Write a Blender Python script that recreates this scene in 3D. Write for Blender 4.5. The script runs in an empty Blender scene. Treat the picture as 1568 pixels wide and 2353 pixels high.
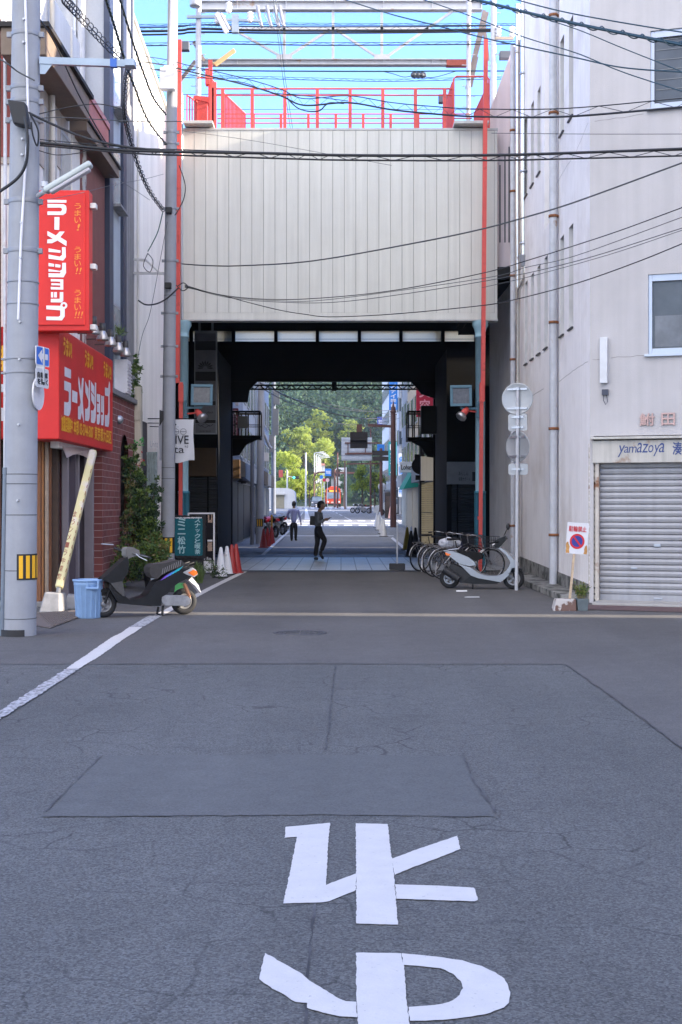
import bpy, bmesh, math, random
from mathutils import Vector, Matrix, geometry, noise
R = math.radians
scn = bpy.context.scene
COL = scn.collection
random.seed(7)

# ---------------------------------------------------------------- camera
F, CX, CY, CH = 3000.0, 784.0, 1160.0, 1.6       # focal length, principal point, eye height
cam = bpy.data.cameras.new('camera'); camo = bpy.data.objects.new('camera', cam); COL.objects.link(camo)
camo.location = (0, 0, CH); camo.rotation_euler = (R(90), 0, 0)
cam.sensor_fit = 'VERTICAL'; cam.sensor_height = 36; cam.sensor_width = 24
cam.lens = F/2353*36; cam.shift_y = -(2353/2-CY)/2353
cam.clip_start = .1; cam.clip_end = 4000
scn.camera = camo
# ---------------------------------------------------------------- light
SUN_EL, SUN_AZ = 17.6, 4.4                         # sun from the right, a little behind the camera
w = bpy.data.worlds.new("World"); scn.world = w; w.use_nodes = True
nt = w.node_tree; nt.nodes.clear()
sky = nt.nodes.new('ShaderNodeTexSky'); sky.sky_type = 'NISHITA'; sky.sun_disc = False
sky.sun_elevation = R(SUN_EL); sky.sun_rotation = R(90+SUN_AZ)
sky.air_density = 1.0; sky.dust_density = .1; sky.ozone_density = 4.5; sky.altitude = 0
bg = nt.nodes.new('ShaderNodeBackground'); bg.inputs['Strength'].default_value = .15
wo = nt.nodes.new('ShaderNodeOutputWorld')
# a few low cumulus near the horizon
tc = nt.nodes.new('ShaderNodeTexCoord'); mp = nt.nodes.new('ShaderNodeMapping'); mp.inputs['Scale'].default_value = (5, 5, 14)
nz = nt.nodes.new('ShaderNodeTexNoise'); nz.inputs['Scale'].default_value = 1.6; nz.inputs['Detail'].default_value = 8; nz.inputs['Roughness'].default_value = .55
cr = nt.nodes.new('ShaderNodeValToRGB'); cr.color_ramp.elements[0].position = .56; cr.color_ramp.elements[1].position = .68
sx = nt.nodes.new('ShaderNodeSeparateXYZ'); mr = nt.nodes.new('ShaderNodeMapRange')
mr.inputs[1].default_value = .18; mr.inputs[2].default_value = .30; mr.inputs[3].default_value = 1; mr.inputs[4].default_value = 0
mm = nt.nodes.new('ShaderNodeMath'); mm.operation = 'MULTIPLY'
mx = nt.nodes.new('ShaderNodeMixRGB'); mx.inputs[2].default_value = (9, 9, 9, 1)
L = nt.links.new
L(tc.outputs['Generated'], mp.inputs[0]); L(mp.outputs[0], nz.inputs['Vector']); L(nz.outputs['Fac'], cr.inputs[0])
L(tc.outputs['Generated'], sx.inputs[0]); L(sx.outputs['Z'], mr.inputs[0])
L(cr.outputs[0], mm.inputs[0]); L(mr.outputs[0], mm.inputs[1]); L(mm.outputs[0], mx.inputs[0])
tn = nt.nodes.new('ShaderNodeMixRGB'); tn.blend_type = 'MULTIPLY'; tn.inputs[0].default_value = 1; tn.inputs[2].default_value = (.87, .975, 1.30, 1); L(sky.outputs[0], tn.inputs[1]); L(tn.outputs[0], mx.inputs[1])
# unseen bright cloud added behind the camera to brighten the shaded front walls
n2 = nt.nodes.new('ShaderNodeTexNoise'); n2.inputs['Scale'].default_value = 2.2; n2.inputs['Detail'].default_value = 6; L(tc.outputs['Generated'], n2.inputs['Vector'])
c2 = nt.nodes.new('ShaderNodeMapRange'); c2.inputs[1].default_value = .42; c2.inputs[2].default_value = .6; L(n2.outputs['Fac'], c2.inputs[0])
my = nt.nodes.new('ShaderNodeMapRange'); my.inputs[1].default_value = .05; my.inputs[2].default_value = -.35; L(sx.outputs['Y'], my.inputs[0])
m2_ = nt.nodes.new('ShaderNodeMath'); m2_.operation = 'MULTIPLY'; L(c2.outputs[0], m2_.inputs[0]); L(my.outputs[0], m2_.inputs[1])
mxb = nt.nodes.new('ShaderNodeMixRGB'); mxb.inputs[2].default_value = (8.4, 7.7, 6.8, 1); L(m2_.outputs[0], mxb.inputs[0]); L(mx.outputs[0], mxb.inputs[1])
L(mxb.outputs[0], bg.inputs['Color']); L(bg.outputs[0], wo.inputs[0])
sd = bpy.data.lights.new('sun', 'SUN'); sd.energy = 5.0; sd.angle = R(.5); sd.color = (1, .86, .68)
so = bpy.data.objects.new('sun', sd); COL.objects.link(so)
LD = Vector((-math.cos(R(SUN_EL))*math.cos(R(SUN_AZ)), math.cos(R(SUN_EL))*math.sin(R(SUN_AZ)), -math.sin(R(SUN_EL))))
so.rotation_euler = LD.to_track_quat('-Z', 'Y').to_euler(); so.location = (60, -5, 40)
vs = scn.view_settings; vs.view_transform = 'Standard'; vs.look = 'None'; vs.gamma = 1; vs.use_curve_mapping = False
vs.exposure = 1.95
scn.cycles.max_bounces = 8; scn.cycles.diffuse_bounces = 6; scn.cycles.glossy_bounces = 3; scn.cycles.transmission_bounces = 4
scn.cycles.transparent_max_bounces = 12; scn.cycles.use_denoising = True
scn.cycles.sample_clamp_indirect = 6

# ---------------------------------------------------------------- helpers
def gz(Y): return 0.0 if Y < 58 else min((Y-58)*.00836, 1.27)
def P(x, y, Z): return Vector(((x-CX)*Z/F, Z, CH+(CY-y)*Z/F))
def XX(x, Z): return (x-CX)*Z/F
def HH(y, Z): return CH+(CY-y)*Z/F
def DD(y): return F*CH/(y-CY)
def G(x, y, z=0): Z = DD(y); return Vector(((x-CX)*Z/F, Z, z))

def lin(c):
    c = c/255
    return c/12.92 if c <= .04045 else ((c+.055)/1.055)**2.4
def hexc(r, g, b): return (lin(r), lin(g), lin(b), 1)

MATS = {}
def mat(name, col, rough=.6, metal=0., var=.12, vs=3., bump=0., bs=40., streak=0., col2=None, c2scale=2., c2lo=.5, c2hi=.62, spec=.5, trans=0., emit=None, es=0., stretch=(1, 1, 1)):
    """principled material; col linear rgb. var = tonal noise, streak = vertical rain streaks, col2 = worn patches"""
    if name in MATS: return MATS[name]
    m = bpy.data.materials.new(name); m.use_nodes = True; n = m.node_tree; b = n.nodes['Principled BSDF']
    MATS[name] = m
    b.inputs['Roughness'].default_value = rough; b.inputs['Metallic'].default_value = metal
    b.inputs['Specular IOR Level'].default_value = spec
    col = tuple(col[:3])+(1,)
    tcn = n.nodes.new('ShaderNodeTexCoord'); src = tcn.outputs['Object']
    mpn = n.nodes.new('ShaderNodeMapping'); n.links.new(src, mpn.inputs[0]); mpn.inputs['Scale'].default_value = stretch; src = mpn.outputs[0]
    last = None
    def noise_(scale, detail=5, vec=src, rough_=.6):
        t = n.nodes.new('ShaderNodeTexNoise'); t.inputs['Scale'].default_value = scale; t.inputs['Detail'].default_value = detail
        t.inputs['Roughness'].default_value = rough_; n.links.new(vec, t.inputs['Vector']); return t.outputs['Fac']
    def rng(fac, a, b_, lo, hi):
        r_ = n.nodes.new('ShaderNodeMapRange'); n.links.new(fac, r_.inputs[0])
        for i, v in enumerate((a, b_, lo, hi)): r_.inputs[i+1].default_value = v
        return r_.outputs[0]
    rgb = n.nodes.new('ShaderNodeRGB'); rgb.outputs[0].default_value = col; last = rgb.outputs[0]
    if col2:
        mi = n.nodes.new('ShaderNodeMixRGB'); n.links.new(rng(noise_(c2scale, 7), c2lo, c2hi, 0, 1), mi.inputs[0])
        n.links.new(last, mi.inputs[1]); mi.inputs[2].default_value = tuple(col2[:3])+(1,); last = mi.outputs[0]
    def mul(fac):
        nonlocal last
        h = n.nodes.new('ShaderNodeVectorMath'); h.operation = 'SCALE'; n.links.new(last, h.inputs[0]); n.links.new(fac, h.inputs['Scale']); last = h.outputs[0]
    if var: mul(rng(noise_(vs, 8), .3, .7, 1-var, 1+var))
    if streak:
        m2 = n.nodes.new('ShaderNodeMapping'); m2.inputs['Scale'].default_value = (5, 5, .16); n.links.new(tcn.outputs['Object'], m2.inputs[0])
        mul(rng(noise_(1.5, 6, m2.outputs[0]), .35, .65, 1-streak, 1+streak*.4))
    n.links.new(last, b.inputs['Base Color'])
    if bump:
        bp = n.nodes.new('ShaderNodeBump'); bp.inputs['Strength'].default_value = bump; bp.inputs['Distance'].default_value = .01
        n.links.new(noise_(bs, 6), bp.inputs['Height']); n.links.new(bp.outputs[0], b.inputs['Normal'])
    if trans:
        b.inputs['Transmission Weight'].default_value = trans
    if emit:
        b.inputs['Emission Color'].default_value = tuple(emit[:3])+(1,); b.inputs['Emission Strength'].default_value = es
    return m

WL = {}
def tag(o, label, cat, group=None, kind=None):
    if label: o['label'] = label
    if cat: o['category'] = cat
    if group: o['group'] = group
    if kind: o['kind'] = kind
    return o
def thing(name, label, cat, loc=(0, 0, 0), group=None, rz=0):
    o = bpy.data.objects.new(name, None); COL.objects.link(o); o.location = loc; o.rotation_euler = (0, 0, rz); o.empty_display_size = .2
    WL[o.name] = Vector(loc); return tag(o, label, cat, group)
def dup(root, loc=None, rz=None, label=None, group=None, rot=None, parent=None):
    r = root.copy(); COL.objects.link(r)
    if loc is not None: r.location = loc
    if rz is not None: r.rotation_euler = (0, 0, rz)
    if rot is not None: r.rotation_euler = rot
    if label: r['label'] = label
    if group: r['group'] = group
    if parent: r.parent = parent
    for c in list(root.children): dup(c, parent=r)
    return r
TXT = {}
def glyphs(s):
    if s not in TXT:
        cu = bpy.data.curves.new('t', 'FONT'); cu.body = s; cu.fill_mode = 'FRONT'; cu.resolution_u = 3
        o = bpy.data.objects.new('t', cu); me = bpy.data.meshes.new_from_object(o)
        v = [(q.co.x, q.co.y) for q in me.vertices]; f = [tuple(p.vertices) for p in me.polygons]
        bpy.data.objects.remove(o); bpy.data.curves.remove(cu); bpy.data.meshes.remove(me)
        TXT[s] = (v, f)
    return TXT[s]
def frame(o, r, u):
    r = Vector(r).normalized(); u = Vector(u).normalized(); n_ = r.cross(u)
    m = Matrix.Identity(4)
    for i in range(3): m[i][0] = r[i]; m[i][1] = u[i]; m[i][2] = n_[i]; m[i][3] = o[i]
    return m
def face_cam(o): return frame(o, (1, 0, 0), (0, 0, 1))
def face_right(o): return frame(o, (0, 1, 0), (0, 0, 1))     # faces +X, read while looking left
def face_left(o): return frame(o, (0, -1, 0), (0, 0, 1))

class MB:
    def __init__(s): s.v = []; s.f = []; s.sm = []; s.mi = []
    def add(s, vs, fs, M=None, smooth=False, mi=0):
        b = len(s.v)
        s.v += [(M @ Vector(q)) if M else Vector(q) for q in vs]
        for q in fs: s.f.append(tuple(i+b for i in q)); s.sm.append(smooth); s.mi.append(mi)
        return s
    def box(s, x0, x1, y0, y1, z0, z1, M=None, mi=0):
        v = [(x, y, z) for z in (z0, z1) for y in (y0, y1) for x in (x0, x1)]
        return s.add(v, [(0, 2, 3, 1), (4, 5, 7, 6), (0, 1, 5, 4), (2, 6, 7, 3), (0, 4, 6, 2), (1, 3, 7, 5)], M, mi=mi)
    def hexa(s, b4, t4, mi=0):   # bottom and top quads
        return s.add(list(b4)+list(t4), [(3, 2, 1, 0), (4, 5, 6, 7), (0, 1, 5, 4), (1, 2, 6, 5), (2, 3, 7, 6), (3, 0, 4, 7)], mi=mi)
    def bar(s, p0, p1, w_, h, up=(0, 0, 1), mi=0):
        p0 = Vector(p0); p1 = Vector(p1); d = (p1-p0).normalized(); u = Vector(up)
        if abs(d.dot(u)) > .98: u = Vector((0, 1, 0))
        r_ = d.cross(u).normalized(); u = r_.cross(d)
        o = [r_*(a*w_/2)+u*(b*h/2) for a, b in ((-1, -1), (1, -1), (1, 1), (-1, 1))]
        return s.add([p0+q for q in o]+[p1+q for q in o], [(0, 1, 2, 3), (7, 6, 5, 4), (0, 4, 5, 1), (1, 5, 6, 2), (2, 6, 7, 3), (3, 7, 4, 0)], mi=mi)
    def tube(s, pts, r, n=8, closed=False, M=None, mi=0, caps=True):
        pts = [Vector(q) for q in pts]; k = len(pts); rs = r if isinstance(r, (list, tuple)) else [r]*k
        t0 = (pts[1]-pts[0]).normalized(); a = Vector((0, 0, 1)) if abs(t0.z) < .9 else Vector((1, 0, 0))
        nn = t0.cross(a).normalized(); vs = []; fs = []
        for i, q in enumerate(pts):
            if closed: t = pts[(i+1) % k]-pts[i-1]
            else: t = pts[min(i+1, k-1)]-pts[max(i-1, 0)]
            if t.length < 1e-9: t = t0
            t = t.normalized(); nn = (nn-t*nn.dot(t))
            nn = nn.normalized() if nn.length > 1e-6 else t.orthogonal().normalized()
            b = t.cross(nn)
            for j in range(n):
                an = 2*math.pi*j/n; vs.append(q+(nn*math.cos(an)+b*math.sin(an))*rs[i])
        for i in range(k if closed else k-1):
            i2 = (i+1) % k
            for j in range(n): j2 = (j+1) % n; fs.append((i*n+j, i*n+j2, i2*n+j2, i2*n+j))
        s.add(vs, fs, M, True, mi)
        if caps and not closed:
            s.add(vs[:n], [tuple(range(n))[::-1]], M, mi=mi); s.add(vs[-n:], [tuple(range(n))], M, mi=mi)
        return s
    def cyl(s, p0, p1, r0, r1=None, n=16, M=None, mi=0, caps=True): return s.tube([p0, p1], [r0, r0 if r1 is None else r1], n, M=M, mi=mi, caps=caps)
    def lathe(s, prof, n=24, M=None, mi=0, cap=False):
        vs = []; fs = []
        for r_, z in prof:
            for j in range(n): a = 2*math.pi*j/n; vs.append((r_*math.cos(a), r_*math.sin(a), z))
        for i in range(len(prof)-1):
            for j in range(n): j2 = (j+1) % n; fs.append((i*n+j, i*n+j2, (i+1)*n+j2, (i+1)*n+j))
        s.add(vs, fs, M, True, mi)
        if cap: s.add(vs[-n:], [tuple(range(n))], M, mi=mi); s.add(vs[:n], [tuple(range(n))[::-1]], M, mi=mi)
        return s
    def torus(s, c, R_, r_, axis='X', n=28, k=8, M=None, mi=0):
        pts = []
        for i in range(n):
            a = 2*math.pi*i/n; u, v_ = R_*math.cos(a), R_*math.sin(a)
            pts.append(Vector(c)+(Vector((0, u, v_)) if axis == 'X' else Vector((u, 0, v_)) if axis == 'Y' else Vector((u, v_, 0))))
        return s.tube(pts, r_, k, True, M, mi)
    def poly(s, loops, M, z0=0., z1=None, mi=0):
        """flat or extruded polygon with holes; loops are 2D point lists in M's xy plane"""
        if isinstance(loops[0][0], (int, float)): loops = [loops]
        L3 = [[Vector((q[0], q[1], 0)) for q in lp] for lp in loops]; flat = [q for lp in L3 for q in lp]
        tri = []
        for t in geometry.tessellate_polygon(L3):
            a, b, c = (flat[i] for i in t)
            tri.append(t if (b-a).cross(c-a).z > 0 else t[::-1])
        top = z0 if z1 is None else z1
        s.add([(q.x, q.y, top) for q in flat], tri, M, mi=mi)
        if z1 is not None:
            s.add([(q.x, q.y, z0) for q in flat], [t[::-1] for t in tri], M, mi=mi)
            for k, lp in enumerate(L3):
                m = len(lp); area = sum(lp[i].x*lp[(i+1) % m].y-lp[(i+1) % m].x*lp[i].y for i in range(m))
                ccw = (area > 0) == (k == 0)
                vs = [(q.x, q.y, z) for z in (z0, z1) for q in lp]
                fs = [(i, (i+1) % m, m+(i+1) % m, m+i) for i in range(m)]
                s.add(vs, fs if ccw else [f[::-1] for f in fs], M, mi=mi)
        return s
    def text(s, txt, M, x0, y0, x1, y1, z=.003, mi=0, bold=0., italic=0., depth=0):
        """text stretched into the rectangle x0..x1, y0..y1 of frame M"""
        v, f = glyphs(txt)
        if not v: return s
        ax, bx = min(q[0] for q in v), max(q[0] for q in v); ay, by = min(q[1] for q in v), max(q[1] for q in v)
        sx_, sy_ = (x1-x0)/max(bx-ax, 1e-6), (y1-y0)/max(by-ay, 1e-6)
        offs = [(0, 0)] if not bold else [(bold*math.cos(a), bold*math.sin(a)) for a in (0, 1.05, 2.09, 3.14, 4.19, 5.24)]
        for i, (ox, oy) in enumerate(offs):
            s.add([(x0+(q[0]-ax)*sx_+ox+italic*(q[1]-ay)*sy_, y0+(q[1]-ay)*sy_+oy, z+i*.0004) for q in v], f, M, mi=mi)
        return s
    def vtext(s, txt, M, x, w_, ytop, ybot, gap=.08, z=.003, mi=0, bold=0, italic=0):
        k = len(txt); h = (ytop-ybot)/k
        for i, c in enumerate(txt):
            if c == ' ': continue
            fh, fw = (.86, 1.) 
            if c in 'ー': s.text('l' if False else '|', M, x-w_*.1, ytop-(i+.9)*h, x+w_*.1, ytop-(i+.1)*h, z, mi, bold); continue
            if c in '!！': s.text('!', M, x-w_*.12, ytop-(i+.92)*h, x+w_*.12, ytop-(i+.08)*h, z, mi, bold, italic); continue
            if c == 'ッ': fw = .7; fh = .6
            if c == 'ニ': fh = .62
            s.text(c, M, x-w_/2*fw, ytop-(i+.5+fh/2)*h, x+w_/2*fw, ytop-(i+.5-fh/2)*h, z, mi, bold, italic)
        return s
    def ico(s, c, r_, sub=2, M=None, mi=0, sq=(1, 1, 1), jit=0.):
        bm = bmesh.new(); bmesh.ops.create_icosphere(bm, subdivisions=sub, radius=1)
        vs = []
        for q in bm.verts:
            k = 1+(random.uniform(-jit, jit) if jit else 0); vs.append(Vector(c)+Vector((q.co.x*sq[0], q.co.y*sq[1], q.co.z*sq[2]))*r_*k)
        bm.verts.index_update(); fs = [tuple(q.index for q in f.verts) for f in bm.faces]; bm.free()
        return s.add(vs, fs, M, True, mi)
    def build(s, name, mats, parent=None, bev=0., local=False, label=None, cat=None, group=None, kind=None, sub=0, seg=2):
        me = bpy.data.meshes.new(name); base = Vector((0, 0, 0))
        if not local:
            if parent is not None: base = WL[parent.name]
            elif s.v and kind is None:
                base = Vector((sum(q.x for q in s.v)/len(s.v), sum(q.y for q in s.v)/len(s.v), min(q.z for q in s.v)))
        me.from_pydata([q-base for q in s.v], [], s.f)
        me.polygons.foreach_set('use_smooth', s.sm); me.polygons.foreach_set('material_index', s.mi)
        o = bpy.data.objects.new(name, me); COL.objects.link(o)
        for m in (mats if isinstance(mats, (list, tuple)) else [mats]): me.materials.append(m)
        if parent is not None: o.parent = parent; WL[o.name] = base.copy()
        else: o.location = base; WL[o.name] = base.copy()
        me.update()
        if bev:
            md = o.modifiers.new('bevel', 'BEVEL'); md.width = bev; md.segments = seg; md.limit_method = 'ANGLE'; md.angle_limit = R(40)
        if sub: md = o.modifiers.new('sub', 'SUBSURF'); md.levels = sub; md.render_levels = sub
        tag(o, label, cat, group, kind); return o
def arc(cx, cy, r_, a0, a1, n=10, ry=None):
    ry = r_ if ry is None else ry
    return [(cx+r_*math.cos(R(a0+(a1-a0)*i/n)), cy+ry*math.sin(R(a0+(a1-a0)*i/n))) for i in range(n+1)]
def circ(cx, cy, r_, n=28): return arc(cx, cy, r_, 0, 360, n)[:-1]
def rrect(x0, y0, x1, y1, r_, n=4):
    return arc(x1-r_, y1-r_, r_, 0, 90, n)+arc(x0+r_, y1-r_, r_, 90, 180, n)+arc(x0+r_, y0+r_, r_, 180, 270, n)+arc(x1-r_, y0+r_, r_, 270, 360, n)
def stroke(pts, w_):
    """2D polyline to closed outline of width w_"""
    a = []; b = []
    for i, q in enumerate(pts):
        p0 = pts[max(i-1, 0)]; p1 = pts[min(i+1, len(pts)-1)]; d = Vector((p1[0]-p0[0], p1[1]-p0[1])).normalized(); n_ = Vector((-d.y, d.x))*w_/2
        a.append((q[0]+n_.x, q[1]+n_.y)); b.append((q[0]-n_.x, q[1]-n_.y))
    return a+b[::-1]
# ================================================================= ground, road, paint
def asphalt(name, base, grain=1., crack=True, tint=None, var=.10):
    m = bpy.data.materials.new(name); m.use_nodes = True; n = m.node_tree; b = n.nodes['Principled BSDF']; Lk = n.links.new
    b.inputs['Roughness'].default_value = .88; b.inputs['Specular IOR Level'].default_value = .3
    tcn = n.nodes.new('ShaderNodeTexCoord')
    def N(sc, det, ro=.6):
        t = n.nodes.new('ShaderNodeTexNoise'); t.inputs['Scale'].default_value = sc; t.inputs['Detail'].default_value = det; t.inputs['Roughness'].default_value = ro
        Lk(tcn.outputs['Object'], t.inputs['Vector']); return t.outputs['Fac']
    def MRg(f, a, c, lo, hi):
        r_ = n.nodes.new('ShaderNodeMapRange'); Lk(f, r_.inputs[0])
        for i, v in enumerate((a, c, lo, hi)): r_.inputs[i+1].default_value = v
        return r_.outputs[0]
    def MU(a, c, op='MULTIPLY'):
        t = n.nodes.new('ShaderNodeMath'); t.operation = op; Lk(a, t.inputs[0]); Lk(c, t.inputs[1]); return t.outputs[0]
    vo = n.nodes.new('ShaderNodeTexVoronoi'); vo.inputs['Scale'].default_value = 120; Lk(tcn.outputs['Object'], vo.inputs['Vector'])
    sp = n.nodes.new('ShaderNodeSeparateColor'); Lk(vo.outputs['Color'], sp.inputs[0])
    f = MU(MRg(N(.45, 6), .3, .7, 1-var, 1+var), MRg(N(95, 3), .3, .7, 1-.2*grain, 1+.2*grain))
    f = MU(f, MRg(sp.outputs[0], 0, 1, 1-.55*grain, 1+.55*grain))
    f = MU(f, MRg(N(6, 5), .3, .7, .93, 1.07))
    mt = n.nodes.new('ShaderNodeMapping'); mt.inputs['Scale'].default_value = (1, .07, 1); Lk(tcn.outputs['Object'], mt.inputs[0])
    tr_ = n.nodes.new('ShaderNodeTexNoise'); tr_.inputs['Scale'].default_value = 1.1; tr_.inputs['Detail'].default_value = 3; Lk(mt.outputs[0], tr_.inputs['Vector']); f = MU(f, MRg(tr_.outputs['Fac'], .35, .65, .92, 1.07))
    f = MU(f, MRg(N(.8, 4), .60, .72, 1, .84)); f = MU(f, MRg(N(140, 2), .70, .76, 1, 1.5))
    if crack:
        ve = n.nodes.new('ShaderNodeTexVoronoi'); ve.feature = 'DISTANCE_TO_EDGE'; ve.inputs['Scale'].default_value = 2.4
        wn = n.nodes.new('ShaderNodeTexNoise'); wn.inputs['Scale'].default_value = 2.5; wn.inputs['Detail'].default_value = 6; Lk(tcn.outputs['Object'], wn.inputs['Vector'])
        va = n.nodes.new('ShaderNodeVectorMath'); va.operation = 'SCALE'; va.inputs['Scale'].default_value = .22; Lk(wn.outputs['Color'], va.inputs[0])
        vb = n.nodes.new('ShaderNodeVectorMath'); Lk(tcn.outputs['Object'], vb.inputs[0]); Lk(va.outputs[0], vb.inputs[1]); Lk(vb.outputs[0], ve.inputs['Vector'])
        cr_ = MRg(ve.outputs['Distance'], .004, .024, .5, 1.)
        mk = MRg(N(.9, 4), .45, .62, 0, 1)
        inv = n.nodes.new('ShaderNodeMix'); inv.inputs[2].default_value = 1.; Lk(mk, inv.inputs[0]); Lk(cr_, inv.inputs[3]); f = MU(f, inv.outputs[0])
    h = n.nodes.new('ShaderNodeVectorMath'); h.operation = 'SCALE'; h.inputs[0].default_value = base[:3]; Lk(f, h.inputs['Scale'])
    Lk(h.outputs[0], b.inputs['Base Color'])
    bp = n.nodes.new('ShaderNodeBump'); bp.inputs['Strength'].default_value = .55*grain; bp.inputs['Distance'].default_value = .012
    Lk(MU(N(60, 5), sp.outputs[0], 'ADD'), bp.inputs['Height']); Lk(bp.outputs[0], b.inputs['Normal'])
    return m
ASP = asphalt('coarse asphalt', (.100, .102, .1015), .75)
FINE = asphalt('fine asphalt', (.100, .097, .095), .4, False, var=.12)
PATCH = asphalt('patch asphalt', (.098, .101, .102), .3, False, var=.05)
RPAINT = mat('road paint', (.52, .505, .49), .75, var=.05, vs=8, col2=(.27, .27, .27), c2scale=55, c2lo=.64, c2hi=.74, bump=.2, bs=60)
WORN = mat('worn road paint', (.45, .45, .47), .8, var=.1, vs=8, col2=(.14, .14, .14), c2scale=28, c2lo=.42, c2hi=.6, bump=.2, bs=60)
FAINT = mat('faint road paint', (.26, .26, .28), .8, var=.1, vs=8, col2=(.13, .13, .14), c2scale=9, c2lo=.42, c2hi=.56)
SEAM = mat('seam tar', (.035, .035, .038), .8, var=.2, col2=(.085, .085, .09), c2scale=4, c2lo=.42, c2hi=.6)

ys = [-40, 0, 4, 8, 12, 16, 20, 25, 31, 40, 58, 80, 110, 150, 210, 260, 400, 900, 2500]
xs = [-1500, -300, -60, -20, -10, -6, -3, 0, 3, 6, 10, 20, 60, 300, 1500]
m_ = MB()
vs_ = [(x, y, gz(y)) for y in ys for x in xs]; nx = len(xs)
m_.add(vs_, [(j*nx+i, j*nx+i+1, (j+1)*nx+i+1, (j+1)*nx+i) for j in range(len(ys)-1) for i in range(nx-1)])
m_.build('ground', ASP, kind='structure')

def jag(pts, step=.05, amp=.006):
    out = []
    for i, q in enumerate(pts):
        p1 = Vector(pts[(i+1) % len(pts)]); q = Vector(q); k = max(1, int((p1-q).length/step))
        for j in range(k):
            t = q.lerp(p1, j/k); out.append((t.x+random.uniform(-amp, amp), t.y+random.uniform(-amp, amp)))
    return out
def flat(name, pts, m, z, jagged=0., label=None, parent=None):
    p2 = [(q[0], q[1]) for q in pts]
    if jagged: p2 = jag(p2, .05, jagged)
    mb = MB(); mb.poly(p2, Matrix.Identity(4), z0=z); return mb.build(name, m, kind='structure')
def c2v(ox, oy, s, pts): return [((ox+x/s)/1.741, (oy+y/s)/1.741) for x, y in pts]
def gpts(pts): return [G(x, y) for x, y in pts]

# fine newer asphalt beyond the seam, and the smooth repair patch
flat('road_surface', [(-7, 13.1), (XX(1300, 13.1), 13.1), (XX(1568, 8.55), 8.55), (9, 5), (30, 5), (30, 19.6), (4.3, 21.0), (3.6, 24), (3.6, 31.15), (-4.0, 31.15), (-4.3, 24.5), (-4.5, 20), (-30, 20), (-30, 13.1)], FINE, .004, .006)
flat('road_repair_patch', gpts([(235, 1738), (640, 1734), (1065, 1738), (1145, 1878), (700, 1874), (95, 1878)]), PATCH, .004, .012)
def seam(pts, w_=.012, zz=.0085):
    w_ *= .42; p2 = []
    for i in range(len(pts)-1):
        a, b_ = Vector(G(*pts[i])), Vector(G(*pts[i+1])); k = max(2, int((b_-a).length/.08))
        for j in range(k): t = a.lerp(b_, j/k); p2.append((t.x+random.uniform(-.008, .008), t.y+random.uniform(-.008, .008)))
    o = stroke(p2, w_); o = [(x+random.uniform(-.004, .004), y+random.uniform(-.004, .004)) for x, y in o]
    mb = MB(); n_ = len(p2)
    mb.add([(x, y, zz) for x, y in o], [(i, i+1, 2*n_-2-i, 2*n_-1-i) for i in range(n_-1)]); mb.build('road_seam', SEAM, kind='structure')
seam([(771, 1528), (763, 1600), (756, 1668), (748, 1733)], .018)
seam([(744, 1880), (735, 1960), (722, 2115), (712, 2200), (700, 2353), (690, 2600)], .02, .002)
seam([(60, 1529), (420, 1526), (770, 1526), (1080, 1529), (1300, 1528)], .018)
seam([(1300, 1528), (1390, 1590), (1480, 1655), (1568, 1722), (1700, 1815)], .022)
seam([(235, 1738), (170, 1800), (95, 1878)], .016)
seam([(1065, 1738), (1085, 1790), (1145, 1878)], .022)
seam([(95, 1879), (400, 1877), (1145, 1879)], .006)

cv = lambda p: gpts(c2v(1000, 3200, 1.4255, p))
RE = [[(205, 158), (458, 135), (448, 240), (435, 490), (605, 425), (605, 520), (525, 553), (455, 583), (415, 590), (190, 595), (232, 400), (268, 215), (198, 220)],
      [(603, 138), (787, 142), (800, 260), (822, 430), (845, 718), (608, 710), (607, 400)],
      [(808, 342), (960, 285), (1183, 210), (1202, 285), (1050, 345), (930, 390), (825, 433)],
      [(828, 488), (1080, 495), (1280, 507), (1303, 577), (1285, 585), (1040, 577), (838, 570)]]
MA = [[(607, 877), (862, 880), (880, 970), (892, 1150), (912, 1277), (930, 1430), (622, 1430), (618, 1277), (607, 1160)],
      [(865, 882), (970, 890), (1100, 905), (1210, 922), (1320, 955), (1400, 990), (1450, 1025), (1475, 1070), (1485, 1120), (1478, 1165), (1450, 1190), (1370, 1222), (1260, 1245), (1100, 1262), (1000, 1267), (912, 1267), (903, 1187), (1010, 1182), (1100, 1170), (1160, 1150), (1195, 1120), (1215, 1080), (1200, 1040), (1160, 1000), (1090, 968), (990, 955), (878, 948)],
      [(88, 880), (300, 1000), (340, 1037), (420, 1085), (490, 1130), (545, 1155), (604, 1160), (615, 1248), (510, 1242), (420, 1220), (325, 1195), (330, 1165), (260, 1160), (200, 1120), (130, 1085), (52, 1030)]]
for nm, gl in (('road_lettering', RE), ('road_lettering', MA)):
    mb = MB()
    for k_, lp in enumerate(gl): mb.poly(jag(cv(lp), .02, .0022), Matrix.Identity(4), z0=.0040+k_*.0003)
    mb.build(nm, RPAINT, kind='structure')
lv = lambda p: gpts(c2v(0, 2300, 1.742, p))
mb = MB()
mb.poly(jag(lv([(460, 662), (550, 660), (640, 605), (690, 575), (770, 520), (880, 440), (950, 400), (995, 366), (905, 366), (850, 406), (780, 440), (700, 495), (600, 565), (500, 632)]), .05, .006), Matrix.Identity(4), z0=.010)
mb.poly(jag(gpts([(376, 1415), (354, 1415), (481, 1349.8), (530, 1326), (556, 1314), (569, 1314), (497, 1349.8)]), .05, .006), Matrix.Identity(4), z0=.010)
mb.build('side_line', RPAINT, kind='structure')
mb = MB()
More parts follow.
